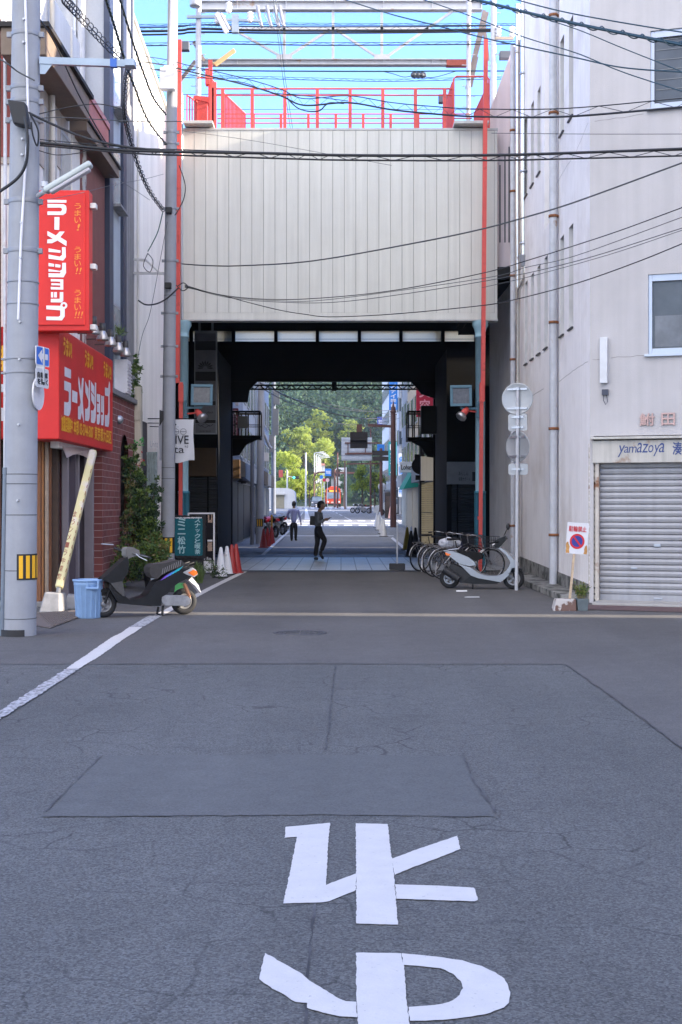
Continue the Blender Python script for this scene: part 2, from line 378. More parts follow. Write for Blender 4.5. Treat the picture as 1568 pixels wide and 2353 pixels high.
mb.poly(jag(lv([(455, 664), (548, 664), (400, 760), (240, 865), (0, 1010), (-200, 1140), (-330, 1140), (-120, 1010), (0, 955), (240, 800)]), .05, .012), Matrix.Identity(4), z0=.010)
mb.poly(jag(lv([(910, 364), (1000, 364), (1070, 325), (1135, 287), (1040, 287), (975, 325)]), .05, .01), Matrix.Identity(4), z0=.010)
mb.build('side_line', WORN, kind='structure')

# manhole cover
IRON = mat('cast iron', (.082, .082, .088), .6, .4, var=.2, vs=20)
c = G(690, 1455.5)
mb = MB(); mb.lathe([(0, .010), (.27, .010), (.275, .004), (.285, .004), (.29, .012), (.335, .012), (.335, 0)], 36, Matrix.Translation(c))
for r_ in (.06, .12, .18, .235):
    mb.torus(c+Vector((0, 0, .011)), r_, .006, 'Z', 30, 5)
for k in range(12): a = k*math.pi/6; mb.bar(c+Vector((.05*math.cos(a), .05*math.sin(a), .011)), c+Vector((.25*math.cos(a), .25*math.sin(a), .011)), .012, .01)
tag(mb.build('manhole_cover', IRON), 'round dark iron manhole cover set in the asphalt', 'manhole cover')

# scraps of litter on the road
WHITE = mat('white plastic', (.72, .72, .72), .5)
for (x, y, s, lb) in ((1061, 1360, .10, 'crumpled clear and white wrapper lying in front of the silver scooter'), (1085, 1373, .13, 'flat white paper scrap on the asphalt left of the wall')):
    q = G(x, y); mb = MB(); pts = [(q.x-s, q.y-.03), (q.x-.2*s, q.y-.05), (q.x+s, q.y-.02), (q.x+.9*s, q.y+.05), (q.x-.5*s, q.y+.04)]
    mb.poly(pts, Matrix.Identity(4), .006, .03 if s < .12 else .012); tag(mb.build('litter_scrap', WHITE), lb, 'litter', 'scraps of litter on the road')

# tiled floor of the arcade, dark strips along its edges
def tilemat():
    m = bpy.data.materials.new('arcade tile'); m.use_nodes = True; n = m.node_tree; b = n.nodes['Principled BSDF']
    tcn = n.nodes.new('ShaderNodeTexCoord'); br = n.nodes.new('ShaderNodeTexBrick'); br.offset = 0; br.squash = 1
    br.inputs['Color1'].default_value = (.48, .50, .53, 1); br.inputs['Color2'].default_value = (.37, .385, .42, 1); br.inputs['Mortar'].default_value = (.08, .08, .085, 1)
    br.inputs['Scale'].default_value = 1; br.inputs['Mortar Size'].default_value = .012; br.inputs['Brick Width'].default_value = .38; br.inputs['Row Height'].default_value = .6; br.inputs['Bias'].default_value = -.2
    n.links.new(tcn.outputs['Object'], br.inputs['Vector']); n.links.new(br.outputs['Color'], b.inputs['Base Color']); b.inputs['Roughness'].default_value = .38
    return m
TILE = tilemat(); DSTRIP = mat('dark strip', (.035, .036, .042), .6, .3)
mb = MB(); mb.add([(-25, 31.8, .006), (25, 31.8, .006), (25, 39.6, .006), (-25, 39.6, .006)], [(0, 1, 2, 3)]); mb.build('arcade_floor', TILE, kind='structure')
for y0, y1 in ((31.2, 31.8), (39.6, 42.0)):
    mb = MB(); mb.add([(-3.9 if y0 < 35 else -8, y0, .005), (3.7 if y0 < 35 else 8, y0, .005), (3.7 if y0 < 35 else 8, y1, .005), (-3.9 if y0 < 35 else -8, y1, .005)], [(0, 1, 2, 3)]); mb.build('dark_floor_strip', DSTRIP, kind='structure')

FARR = asphalt('pale worn asphalt', (.24, .245, .255), .5, False, var=.08)
mb = MB(); yy_ = [42.0, 58, 70, 85, 104, 150, 209, 260]
mb.add([(s*(4.6 if y < 60 else 5 if y < 84 else 40 if y < 104 else 12)-.0163*(y-40), y, gz(y)+.006) for y in yy_ for s in (-1, 1)], [(2*i, 2*i+1, 2*i+3, 2*i+2) for i in range(len(yy_)-1)]); mb.build('street_surface', FARR, kind='structure')
# far street: painted lines on the rising road
def ZF(y):
    z = DD(y)
    return z if z < 58 else (CH+58*.00836)*F/((y-CY)+F*.00836)
def GF(x, y, up=.012): Z = ZF(y); return Vector(((x-CX)*Z/F, Z, gz(Z)+up))
mb = MB()
def quad(p): mb.add([GF(*q) for q in p], [(0, 1, 2, 3)])
quad([(600, 1275.6), (609, 1275.6), (668, 1220), (662, 1220)])
quad([(668, 1215), (671, 1215), (697, 1178), (695, 1178)])
quad([(640, 1232.4), (905, 1232.4), (905, 1231), (640, 1231)])
quad([(700, 1194), (713, 1194), (705.5, 1168), (702, 1168)])
quad([(898, 1237), (903, 1235), (942, 1266), (934, 1268)])
for x in range(655, 930, 34): quad([(x, 1208.5), (x+19, 1208.5), (x+18, 1206.3), (x-1, 1206.3)])
for x in range(668, 930, 31): quad([(x, 1197.8), (x+17, 1197.8), (x+16, 1196), (x-1, 1196)])
quad([(660, 1203.5), (915, 1203.5), (915, 1202.3), (660, 1202.3)])
for a, b_ in ((1195, 1188), (1185, 1182), (1180, 1178), (1176, 1174.5), (1172.5, 1171)):
    fx = lambda y: 752.5+(y-1168.6)*2.0
    quad([(fx(a)-1, a), (fx(a)+2.5, a), (fx(b_)+2, b_), (fx(b_)-.6, b_)])
for x in range(672, 800, 14): quad([(x, 1168.6), (x+8, 1168.6), (x+8, 1166.6), (x, 1166.6)])
mb.build('road_lines', mat('far road paint', (.62, .63, .66), .8, var=.05), kind='structure')
mb = MB()   # stop lettering beyond the arcade, read from the other side
for p in ([(755, 1261), (763, 1261), (763, 1258.6), (756, 1258.6)], [(772, 1273.5), (783, 1273.5), (782, 1258.6), (773, 1258.6)], [(790, 1271), (798, 1271), (797, 1269.6), (791, 1269.6)],
          [(749, 1271.5), (770, 1271.5), (770, 1270.6), (749, 1270.6)], [(750, 1268.5), (771, 1268.5), (771, 1267.6), (750, 1267.6)], [(751, 1265), (804, 1265), (804, 1264.2), (751, 1264.2)], [(784, 1268.5), (803, 1268.5), (803, 1267.6), (784, 1267.6)], [(784, 1261.5), (800, 1261.5), (800, 1260.8), (784, 1260.8)]): quad(p)
mb.build('road_lettering', FAINT, kind='structure')
# pavements with kerbs on both sides of the far street
KERB = mat('kerb concrete', (.26, .255, .245), .85, var=.15, vs=5, bump=.2)
for s in (-1, 1):
    mb = MB(); prof = [(62, 4.3), (88, 4.6), (104, 6.5), (210, 7.2), (330, 8)]
    for i in range(len(prof)-1):
        if i == 1: continue
        (y0, a0), (y1, a1) = prof[i], prof[i+1]; z0, z1 = gz(y0), gz(y1)
        o0 = -.0163*(y0-40) ; o1 = -.0163*(y1-40)
        mb.hexa([(s*a0+o0, y0, z0-.2), (s*(a0+4)+o0, y0, z0-.2), (s*(a1+4)+o1, y1, z1-.2), (s*a1+o1, y1, z1-.2)][::s], [(s*a0+o0, y0, z0+.13), (s*(a0+4)+o0, y0, z0+.13), (s*(a1+4)+o1, y1, z1+.13), (s*a1+o1, y1, z1+.13)][::s])
    mb.build('pavement', KERB, kind='structure')
# ================================================================= building on the right
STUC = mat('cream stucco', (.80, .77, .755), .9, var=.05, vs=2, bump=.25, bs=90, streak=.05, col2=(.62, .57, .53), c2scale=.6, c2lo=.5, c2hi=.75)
STUCF = mat('front stucco', (.455, .437, .437), .9, var=.05, vs=2, bump=.35, bs=70, streak=.05)  # same building paint as the side wall, darkened to offset the light here
REVEAL = mat('window reveal', (.62, .61, .60), .8)
GLASSD = mat('dark glass', (.03, .036, .045), .12, spec=.6, var=.2, vs=1.5)
SILL = mat('dark sill metal', (.06, .06, .065), .5, .5)
ALU = mat('aluminium frame', (.40, .42, .46), .35, .7, var=.06)
DIRTC = mat('mossy concrete', (.25, .245, .23), .9, var=.2, vs=6, col2=(.05, .055, .045), c2scale=3.5, c2lo=.48, c2hi=.6, bump=.4, bs=40, streak=.45)
PIPEW = mat('grey white pipe', (.48, .49, .52), .45, var=.12, vs=6, col2=(.28, .20, .15), c2scale=3, c2lo=.64, c2hi=.72)
PIPES = mat('silver pipe', (.58, .56, .52), .25, .85, var=.1)
RUST = mat('rust', (.22, .085, .035), .85, var=.35, vs=30)
RC = Vector((4.06, 21.3, 0)); FD = Vector((.951, -.309, 0)); FN = Vector((-.309, -.951, 0))
SK = .00533; REND = 29.8
def sx_(Y): return RC.x+SK*(Y-RC.y)
def fp(x, y):
    k = (x-CX)/F; t = (k*RC.y-RC.x)/(FD.x+.309*k); Y = RC.y-.309*t; return t, HH(y, Y)
def sp(x, y):
    k = (x-CX)/F; Y = (RC.x-SK*RC.y)/(k-SK); return Y, HH(y, Y)
MF = frame(RC, FD, (0, 0, 1)); MS = frame(RC, (-SK, -1, 0), (0, 0, 1))     # side wall coordinate t = RC.y - Y
bld = thing('corner_building', 'cream stucco corner building with slit windows and a grey roller shutter', 'building', RC)
HT = 14.0; HB = 12.9; YS = 25.9  # rear roof stepped down out of view so sun reaches the white building
# side wall with real openings
wins = []
for i in range(7):
    yn = 22.87+.97*i
    for h0, h1 in ((4.73, 6.54), (8.45, 10.2), (12.0, 13.5))[:3 if yn < 25 else 2]: wins.append((RC.y-yn-.45, RC.y-yn, h0, h1))
loops = [[(RC.y-REND, 0), (0, 0), (0, HT), (RC.y-YS, HT), (RC.y-YS, HB), (RC.y-REND, HB)]]+[[(a, h0), (a, h1), (b_, h1), (b_, h0)] for a, b_, h0, h1 in wins]
mb = MB(); mb.poly(loops, MS, 0)
# front wall with shutter opening and two windows
W1 = [fp(1490, 625), fp(1640, 812)]; W2 = [fp(1495, 60), fp(1640, 240)]
t0, hs = fp(1377, 1060); tE = 10.0
w1 = (W1[0][0], W1[0][0]+1.55, HH(812, 20.9), HH(628, 20.9)); w2 = (W2[0][0], W2[0][0]+1.55, HH(246, 20.9), HH(66, 20.9))
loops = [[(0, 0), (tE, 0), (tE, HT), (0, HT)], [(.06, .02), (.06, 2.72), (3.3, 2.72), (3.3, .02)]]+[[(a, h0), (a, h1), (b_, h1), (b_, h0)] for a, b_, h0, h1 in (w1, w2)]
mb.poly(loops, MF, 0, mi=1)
E = RC+FD*tE
mb.add([RC+Vector((0, 0, HT)), E+Vector((0, 0, HT)), (E.x, YS, HT), (sx_(YS), YS, HT)], [(0, 1, 2, 3)])
mb.add([(sx_(YS), YS, HB), (E.x, YS, HB), (E.x, REND, HB), (sx_(REND), REND, HB)], [(0, 1, 2, 3)]); mb.add([(sx_(YS), YS, HB), (sx_(YS), YS, HT), (E.x, YS, HT), (E.x, YS, HB)], [(0, 1, 2, 3)])
mb.add([(E.x, E.y, 0), (E.x, REND, 0), (E.x, REND, HB), (E.x, YS, HB), (E.x, YS, HT), (E.x, E.y, HT)], [(0, 1, 2, 3, 4, 5)])
mb.add([(E.x, REND, 0), (sx_(REND), REND, 0), (sx_(REND), REND, HB), (E.x, REND, HB)], [(0, 1, 2, 3)])
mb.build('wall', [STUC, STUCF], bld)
for a, b_, h0, h1 in wins:
    mb = MB(); d = -.16
    for q in ([(a, h0), (b_, h0)], [(b_, h0), (b_, h1)], [(b_, h1), (a, h1)], [(a, h1), (a, h0)]):
        (x0, y0), (x1, y1) = q; mb.add([(x0, y0, 0), (x1, y1, 0), (x1, y1, d), (x0, y0, d)], [(0, 1, 2, 3)], MS)
    o = mb.build('slit_window', REVEAL, bld)
    mb = MB(); mb.add([(a, h0, d+.004), (b_, h0, d+.004), (b_, h1, d+.004), (a, h1, d+.004)], [(0, 1, 2, 3)], MS); mb.build('pane', GLASSD, o)
    mb = MB(); mb.box(a-.02, b_+.01, h0-.03, h0-.005, -.05, .035, MS); mb.build('sill', SILL, o)
for i, (a, b_, h0, h1) in enumerate((w1, w2)):
    mb = MB(); d = -.1
    for (x0, y0), (x1, y1) in ([(a, h0), (b_, h0)], [(b_, h0), (b_, h1)], [(b_, h1), (a, h1)], [(a, h1), (a, h0)]): mb.add([(x0, y0, 0), (x1, y1, 0), (x1, y1, d), (x0, y0, d)], [(0, 1, 2, 3)], MF)
    fr = .06
    for q in ((a, a+fr, h0, h1), (b_-fr, b_, h0, h1), (a+fr, b_-fr, h0, h0+fr+.03), (a+fr, b_-fr, h1-fr-.05, h1), ((a+b_)/2-.03, (a+b_)/2+.03, h0+fr+.03, h1-fr-.05)):
        mb.box(q[0], q[1], q[2], q[3], d, -.03, MF)
    mb.box(a-.06, b_+.06, h0-.045, h0-.004, -.05, .06, MF)
    o = mb.build('window', ALU, bld, bev=.004)
    mb = MB(); mb.add([(a, h0, d+.02), (b_, h0, d+.02), (b_, h1, d+.02), (a, h1, d+.02)], [(0, 1, 2, 3)], MF)
    mb.build('pane', mat('frosted window glass', (.075, .085, .095), .3, var=.5, vs=.9, spec=.6), o)
    if i:
        mb = MB(); k = h0+.15
        while k < h1-.1: mb.box(a+.08, b_-.08, k, k+.012, d+.022, d+.03, MF); k += .16
        mb.build('blind', mat('blind slat', (.16, .17, .18), .6), o)
    else: MB().box(a+.1, (a+b_)/2-.05, h0+.12, h0+.62, d+.022, d+.027, MF).build('curtain', mat('pale curtain', (.14, .155, .175), .7, var=.3, vs=3), o)
# shutter, rail, lintel box and lettering
SHUT = mat('roller shutter slats', (.33, .33, .345), .5, .25, var=.06, vs=2, streak=.1)
mb = MB(); ts0, ts1 = t0, 3.2; z = .14; k = 0; dep = -.14
while z < 2.60:
    h = .098
    pr = [(0, .0), (.012, .016), (.05, .024), (.086, .016), (.092, .0), (.098, -.012)]
    for j in range(len(pr)-1):
        (za, da), (zb, db) = pr[j], pr[j+1]
        mb.add([(ts0, z+za, dep+da), (ts1, z+za, dep+da), (ts1, z+zb, dep+db), (ts0, z+zb, dep+db)], [(0, 1, 2, 3)], MF, smooth=False)
    z += h
mb.box(ts0, ts1, .045, .14, dep-.02, dep+.028, MF)
sh = mb.build('roller_shutter', SHUT, bld)
MB().box(t0+.86, t0+.97, .92, .97, dep+.02, dep+.045, MF).build('lock_plate', ALU, sh, bev=.005); MB().box(t0+.86, t0+1.0, .075, .1, dep+.02, dep+.04, MF).build('pull_handle', ALU, sh, bev=.005); MB().box(t0+.5, t0+.6, .56, .585, dep+.02, dep+.034, MF).build('letter_slot', ALU, sh, bev=.004)
JAMB = mat('peeling jamb', (.46, .42, .37), .8, var=.1, vs=6, col2=(.20, .09, .045), c2scale=4.5, c2lo=.56, c2hi=.66, streak=.2)
mb = MB(); mb.box(t0-.058, t0-.004, .02, 2.6, -.2, .02, MF)
for k in range(25): mb.box(t0-.17, t0-.06, .06+k*.1, .13+k*.1, -.07, -.02-.006*(k % 2), MF)
mb.box(t0-.18, t0-.06, 0.02, 2.6, -.2, -.075, MF)
mb.build('shutter_rail', JAMB, bld)
mb = MB(); mb.box(t0-.10, 3.4, 2.28, 2.64, -.24, .06, MF); mb.box(t0-.13, 3.45, 2.66, 2.70, -.2, .14, MF)
lt = mb.build('shutter_box', mat('stained shutter box', (.47, .45, .41), .75, var=.08, col2=(.27, .15, .08), c2scale=2.6, c2lo=.57, c2hi=.68, streak=.2), bld, bev=.006)
INK = mat('blue ink', (.035, .06, .19), .6)
mb = MB()
x = t0+.30
for ch_, wd, dy, hh in (('y', .12, -.07, .19), ('a', .09, 0, .10), ('m', .15, 0, .10), ('a', .10, 0, .16), ('z', .11, 0, .14), ('o', .10, 0, .12), ('y', .10, -.06, .18), ('a', .11, 0, .15)):
    mb.text(ch_, MF, x, 2.44+dy, x+wd*.8, 2.44+dy+hh, .0635, italic=.15); x += wd*.84
mb.text('湊', MF, t0+1.17, 2.40, t0+1.31, 2.60, .0635, bold=.004); mb.text('町', MF, t0+1.38, 2.40, t0+1.52, 2.60, .0635, bold=.004)
mb.build('lettering', INK, lt)
mb = MB()   # raised building name
PINK = mat('faded pink letters', (.50, .34, .31), .7)
for ch_, xa, xb in (('鮒', 1471, 1504), ('田', 1521, 1551), ('ビ', 1573, 1601), ('ル', 1614, 1645)):
    ta = fp(xa, 965)[0]; tb = fp(xb, 965)[0]; h0 = HH(977, 20.9); h1 = HH(949, 20.9)
    mb = MB()
    for zz in range(6): mb.text(ch_, MF, ta, h0, tb, h1, .004+zz*.005, bold=.004)
    mb.build('raised_letter', PINK, bld)
# plinth, kerb, threshold
mb = MB(); y0, y1 = 21.34, REND
mb.hexa([(sx_(y0)-.025, y0, 0), (sx_(y0)+.1, y0, 0), (sx_(y1)+.1, y1, 0), (sx_(y1)-.025, y1, 0)], [(sx_(y0)-.025, y0, .30), (sx_(y0)+.1, y0, .30), (sx_(y1)+.1, y1, .42), (sx_(y1)-.025, y1, .42)])
mb.build('plinth', DIRTC, bld)
mb = MB(); mb.hexa([(sx_(21.5)-.42, 21.6, 0), (sx_(21.6)-.03, 21.6, 0), (sx_(30)-.03, 30, 0), (sx_(30)-.5, 30, 0)], [(sx_(21.5)-.42, 21.6, .11), (sx_(21.6)-.03, 21.6, .12), (sx_(30)-.03, 30, .12), (sx_(30)-.5, 30, .11)])
mb.build('kerb', DIRTC, kind='structure', bev=.012)
mb = MB()
A = [RC+FD*.1-FN*.2, RC+FD*4-FN*.2, RC+FD*4+FN*.7, RC+FD*.1+FN*.55]
mb.hexa([(q.x, q.y, 0) for q in A][::-1], [(q.x, q.y, .045) for q in A][::-1]); mb.build('threshold_slab', mat('threshold concrete', (.34, .33, .31), .9, var=.15, vs=5, bump=.3), kind='structure', bev=.01)
A = [RC+FD*.0+FN*.56, RC+FD*4+FN*.71, RC+FD*4+FN*1.7, RC+FD*.1+FN*1.5]
mb = MB(); mb.add([(q.x, q.y, .012) for q in A][::-1], [(0, 1, 2, 3)]); mb.build('red_apron', mat('red paint apron', (.105, .062, .06), .85, var=.15, vs=6, bump=.3), kind='structure')
# duct, down pipes
def pipe(name, pts, r, m, clamps=(), label=None, hopper=None, cm=None):
    mb = MB(); mb.tube(pts, r, 12)
    o = mb.build(name, m, bld)
    for i, z in enumerate(clamps):
        mb = MB(); x, y = pts[0][0], pts[0][1]
        mb.lathe([(r+.002, z-.025), (r+.016, z-.025), (r+.016, z+.025), (r+.002, z+.025)], 14, Matrix.Translation((x, y, 0))); mb.box(x, x+.14, y-.02, y+.02, z-.02, z+.02)
        mb.build('clamp', cm or RUST, o)
    return o
y = 24.45; x = sx_(y)-.10
pipe('down_pipe', [(x, y, .12), (x, y, 14)], .075, PIPEW, [HH(v, y) for v in (36, 260, 497, 741, 985, 1229)])
mb = MB(); yd = 24.92; xd = sx_(yd); mb.hexa([(xd-.22, yd-.14, HH(551, 25.6)), (xd+.02, yd-.14, HH(525, 25.6)+.25), (xd+.02, yd+.16, HH(525, 25.6)+.25), (xd-.22, yd+.16, HH(551, 25.6))], [(xd-.22, yd-.14, 14), (xd+.02, yd-.14, 14), (xd+.02, yd+.16, 14), (xd-.22, yd+.16, 14)])
mb.build('duct', STUC, bld)
y = 29.9; x = sx_(y)-.14
pipe('down_pipe', [(XX(1179, 30.4), 30.4, .12), (XX(1179, 30.4), 30.4, 12.3)], .06, PIPEW, [HH(v, 30.4) for v in (300, 440, 634, 826, 1048, 1208)])
pipe('down_pipe', [(XX(1190, 30), 30, HH(700, 30)), (XX(1190, 30), 30, 13.1)], .055, PIPES, [HH(v, 30) for v in (120, 360)], cm=PIPES)
xx = XX(1204, 29.2); 
pipe('down_pipe', [(xx, 29.2, HH(600, 29.2)), (xx, 29.2, 13.1)], .085, PIPES, [HH(v, 29.2) for v in (170, 395, 560)], cm=ALU)
pipe('down_pipe', [(xx+.02, 29.2, HH(608, 29.2)), (xx+.02, 29.2, HH(640, 29.2)), (XX(1192, 29.4), 29.4, HH(665, 29.4)), (XX(1190, 29.5), 29.5, HH(700, 29.5)), (XX(1189, 29.5), 29.5, .1)], .05, PIPES, [])
mb = MB(); mb.hexa([(xx-.06, 29.12, HH(612, 29.2)), (xx+.1, 29.12, HH(612, 29.2)), (xx+.1, 29.3, HH(612, 29.2)), (xx-.06, 29.3, HH(612, 29.2))], [(xx-.13, 29.05, HH(588, 29.2)), (xx+.17, 29.05, HH(588, 29.2)), (xx+.17, 29.38, HH(588, 29.2)), (xx-.13, 29.38, HH(588, 29.2))]); mb.build('rain_hopper', ALU, bld)
# white box and bracket on the front wall
ta, hb = fp(1380, 862); tb, ht = fp(1398, 776)
mb = MB(); mb.box(ta, ta+.12, HH(881, 21.2), HH(776, 21.2), 0, .09, MF); mb.build('sign_box', mat('white panel box', (.58, .59, .61), .5), bld, bev=.006)
mb = MB(); mb.box(ta+.03, ta+.13, HH(908, 21.2), HH(895, 21.2), 0, .06, MF)
mb.tube([MF @ Vector(q) for q in ((ta+.06, HH(905, 21.2), .04), (ta+.055, HH(920, 21.2), .05), (ta+.09, HH(930, 21.2), .05), (ta+.12, HH(924, 21.2), .04), (ta+.1, HH(905, 21.2), .03))], .006, 6)
mb.build('wall_hook', mat('dark blue plastic', (.04, .045, .07), .5), bld)
# cracks in the stucco
CRK = mat('stucco crack', (.22, .21, .20), .9)
mb = MB()
def crack(M_, pts, w_=.008):
    p2 = []
    for i in range(len(pts)-1):
        a, b_ = Vector(pts[i]), Vector(pts[i+1]); k = max(2, int((b_-a).length/.1))
        for j in range(k): q = a.lerp(b_, j/k); p2.append((q.x+random.uniform(-.008, .008), q.y+random.uniform(-.008, .008)))
    p2.append(tuple(pts[-1])); o = stroke(p2, w_); n_ = len(p2)
    mb.add([(a, b_, .0015) for a, b_ in o], [(i, 2*n_-1-i, 2*n_-2-i, i+1) for i in range(n_-1)], M_)
tf = lambda x, y: fp(x, y); ts = lambda x, y: (RC.y-sp(x, y)[0], sp(x, y)[1])
mb = MB(); crack(MF, [tf(1480, 262), tf(1430, 270), tf(1367, 279)]); mb.build('crack', CRK, bld); mb = MB(); crack(MS, [ts(1352, 282), ts(1325, 347), ts(1292, 400), ts(1270, 440)])
mb.build('crack', CRK, bld); mb = MB(); crack(MS, [ts(1352, 830), ts(1320, 850), ts(1285, 877)]); mb.build('crack', CRK, bld); mb = MB(); crack(MS, [ts(1250, 893), ts(1215, 915), ts(1170, 950)], .01); mb.build('crack', CRK, bld); mb = MB(); crack(MF, [tf(1362, 826), tf(1378, 826)]); mb.build('crack', CRK, bld); mb = MB(); crack(MF, [tf(1405, 822), tf(1480, 817)])
mb.build('crack', CRK, bld)

# pinkish neighbour behind it, above the arcade's side opening
b2 = thing('office_block', 'pale pinkish block rising behind the down pipes right of the panelled bridge', 'building', (6, 33, 0))
PKW = mat('pinkish render', (.66, .58, .58), .9, var=.05, vs=1.5, bump=.2, bs=60, streak=.1)
mb = MB(); mb.box(4.13, 12, 29.84, 38.0, 7.0, 12.2); mb.build('wall', PKW, b2); MB().box(4.10, 12, 29.84, 38.04, 12.2, 12.28).build('parapet', PKW, b2); MB().box(4.12, 12, 29.84, 36.2, 0, 6.99).build('lower_wall', STUC, b2)
mb = MB(); M_ = face_cam((0, 31.36, 0)); mb.poly([(3.5, 7.0), (4.135, 7.0), (4.135, 12.6), (3.5, 10.85)], M_, -.4, 0); mb.build('added_front_panel', PKW, b2)  # frontal panel added so the pink wall shows lit beside the cladding
for xw in (3.80, 3.92, 4.02): MB().box(xw, xw+.035, 31.35, 31.358, 7.9, 10.0-(3.92-xw)*2).build('slit_window', mat('grey window slit', (.10, .10, .11), .5), b2)
for yy in (32.4, 33.6, 34.8):
    o = MB().box(4.115, 4.2, yy, yy+.3, 8.0, 10.4).build('slit_window', GLASSD, b2)
# unseen neighbour whose shade covers the street (beyond the right edge of the picture)
mb = MB(); mb.hexa([(15, -40, 0), (34, -40, 0), (34, 16.15, 0), (15, 17.62, 0)], [(15, -40, 15), (34, -40, 15), (34, 16.15, 15), (15, 17.62, 15)]); tag(mb.build('side_street_building', STUC), 'plain cream block across the side street, right of the picture', 'building')
# round sign post seen from behind
POLEW = mat('white painted pole', (.47, .48, .51), .45, var=.1, vs=8, col2=(.22, .13, .09), c2scale=7, c2lo=.68, c2hi=.74)
BACK = mat('sign back aluminium', (.36, .375, .39), .45, .4, var=.06)
Zs = DD(1357); xs_ = XX(1187, Zs)
sg = thing('traffic_sign_post', 'white traffic sign post seen from behind, two round and two square sign backs', 'sign post', (xs_, Zs, 0))
mb = MB(); mb.tube([(xs_, Zs, 0), (XX(1190, Zs), Zs, HH(889, Zs))], .032, 14); mb.build('pole', POLEW, sg)
def sback(x, y, kind, w_, h, nm, yaw=22):
    c = P(x, y, Zs-.0)+Vector((0, .05, 0)); M_ = frame(c, (math.cos(R(yaw)), -math.sin(R(yaw)), 0), (0, 0, 1)); mb = MB()
    if kind == 'r': mb.lathe([(0, -.004), (.5*w_-.012, -.004), (.5*w_, .006), (.5*w_, .012), (.5*w_-.02, .004), (0, .004)], 40, M_)
    else: mb.poly(rrect(-w_/2, -h/2, w_/2, h/2, .04), M_, -.004, .01)
    o = mb.build(nm, BACK, sg)
    for dy in ((-.3, .3) if h > .3 else (0,)):
        mb = MB(); mb.box(-w_*.32, w_*.32, dy*h-.018, dy*h+.018, .01, .03, M_); mb.box(-.05, .05, dy*h-.022, dy*h+.022, .01, .085, M_)
        mb.build('bracket', ALU, o)
sback(1190, 916, 'r', .60, .6, 'round_sign'); sback(1191, 970, 's', .36, .32, 'plate_sign'); sback(1191, 1026, 'r', .58, .6, 'round_sign', 48); sback(1192, 1078, 's', .37, .21, 'plate_sign')
# leaning no-parking board in its concrete foot
Zb = DD(1403)
bd = thing('no_parking_sign', 'leaning white board with red and blue no parking roundel on a wooden stake', 'sign', P(1290, 1403, Zb))
Mb = frame(P(1327, 1237, Zb), (math.cos(R(-4)), 0.1, math.sin(R(-4))), (math.sin(R(4)), 0, math.cos(R(4)))); s_ = Zb/F
mb = MB(); mb.poly(rrect(-25.5*s_, -36*s_, 25.5*s_, 36*s_, 2*s_), Mb, -.012, 0); mb.build('board', mat('weathered white board', (.64, .64, .66), .6, var=.05, col2=(.42, .27, .12), c2scale=9, c2lo=.63, c2hi=.7, stretch=(1, 1, .4)), bd)
REDS = mat('sign red', (.55, .02, .03), .5); BLUS = mat('sign blue', (.03, .04, .25), .5)
mb = MB(); mb.text('駐輪禁止', Mb, -21*s_, 15*s_, 20*s_, 28*s_, .003, bold=.002)
mb.poly([circ(0, -7*s_, 17.5*s_), circ(0, -7*s_, 13*s_)[::-1]], Mb, .003); mb.poly([(-10.5*s_, 2.5*s_), (-7.5*s_, 5*s_), (10.5*s_, -16.5*s_), (7.5*s_, -19*s_)], Mb, .006); mb.build('lettering', REDS, bd)
mb = MB(); mb.poly(circ(0, -7*s_, 13.4*s_), Mb, .0015); mb.build('roundel', BLUS, bd)
PEEL = mat('bare orange wood', (.45, .23, .07), .8, var=.3, vs=20)
mb = MB(); mb.poly(jag([(-25*s_, -35*s_), (-17*s_, -35*s_), (-17*s_, -20*s_), (-21*s_, -8*s_), (-25*s_, -12*s_)], .02, .006), Mb, .0012); mb.poly(jag([(17*s_, -35*s_), (25*s_, -35*s_), (24*s_, -14*s_), (19*s_, -18*s_)], .02, .006), Mb, .0012); mb.build('peeled_patch', PEEL, bd)
mb = MB(); mb.bar(P(1320, 1272, Zb)+Vector((0, .015, 0)), P(1310, 1378, Zb)+Vector((0, .015, 0)), .035, .025); mb.bar(P(1328, 1205, Zb)+Vector((0, .022, 0)), P(1320, 1272, Zb)+Vector((0, .022, 0)), .035, .02); mb.build('stake', mat('stake wood', (.50, .38, .26), .8, var=.25, vs=25), bd)
mb = MB(); a, b_ = XX(1273, Zb), XX(1322, Zb); zt = 27*s_
mb.hexa([(a-.02, Zb-.12, 0), (b_+.0, Zb-.12, 0), (b_, Zb+.14, 0), (a-.02, Zb+.14, 0)], [(a+.02, Zb-.09, zt), (b_-.0, Zb-.09, zt), (b_, Zb+.11, zt), (a+.02, Zb+.11, zt)]); mb.build('foot', mat('chipped foot', (.44, .41, .39), .85, var=.1, col2=(.13, .075, .06), c2scale=4, c2lo=.5, c2hi=.54), bd, bev=.012)
PLANTER = mat('grey green planter', (.10, .125, .135), .6, var=.2, vs=8)
LEAFA = [mat('leaf '+n_, c_, .55, var=.3, vs=12, spec=.4) for n_, c_ in (('light', (.13, .19, .035)), ('mid', (.06, .11, .028)), ('dark', (.025, .055, .018)), ('dry', (.17, .14, .045)), ('blade', (.12, .18, .06)))]
def leaf(mb, c, d, ln, wd, mi):
    d = Vector(d).normalized(); s0 = d.cross(Vector((random.uniform(-1, 1), random.uniform(-1, 1), random.uniform(-1, 1)))); s0 = s0.normalized() if s0.length > 1e-3 else d.orthogonal().normalized()
    c = Vector(c); n_ = d.cross(s0)
    mb.add([c, c+d*ln*.5+s0*wd/2+n_*ln*.06, c+d*ln, c+d*ln*.5-s0*wd/2+n_*ln*.06], [(0, 1, 2, 3)], mi=mi)
def rdir(up=0.): 
    v = Vector((random.gauss(0, 1), random.gauss(0, 1), random.gauss(0, 1)+up)); return v.normalized()
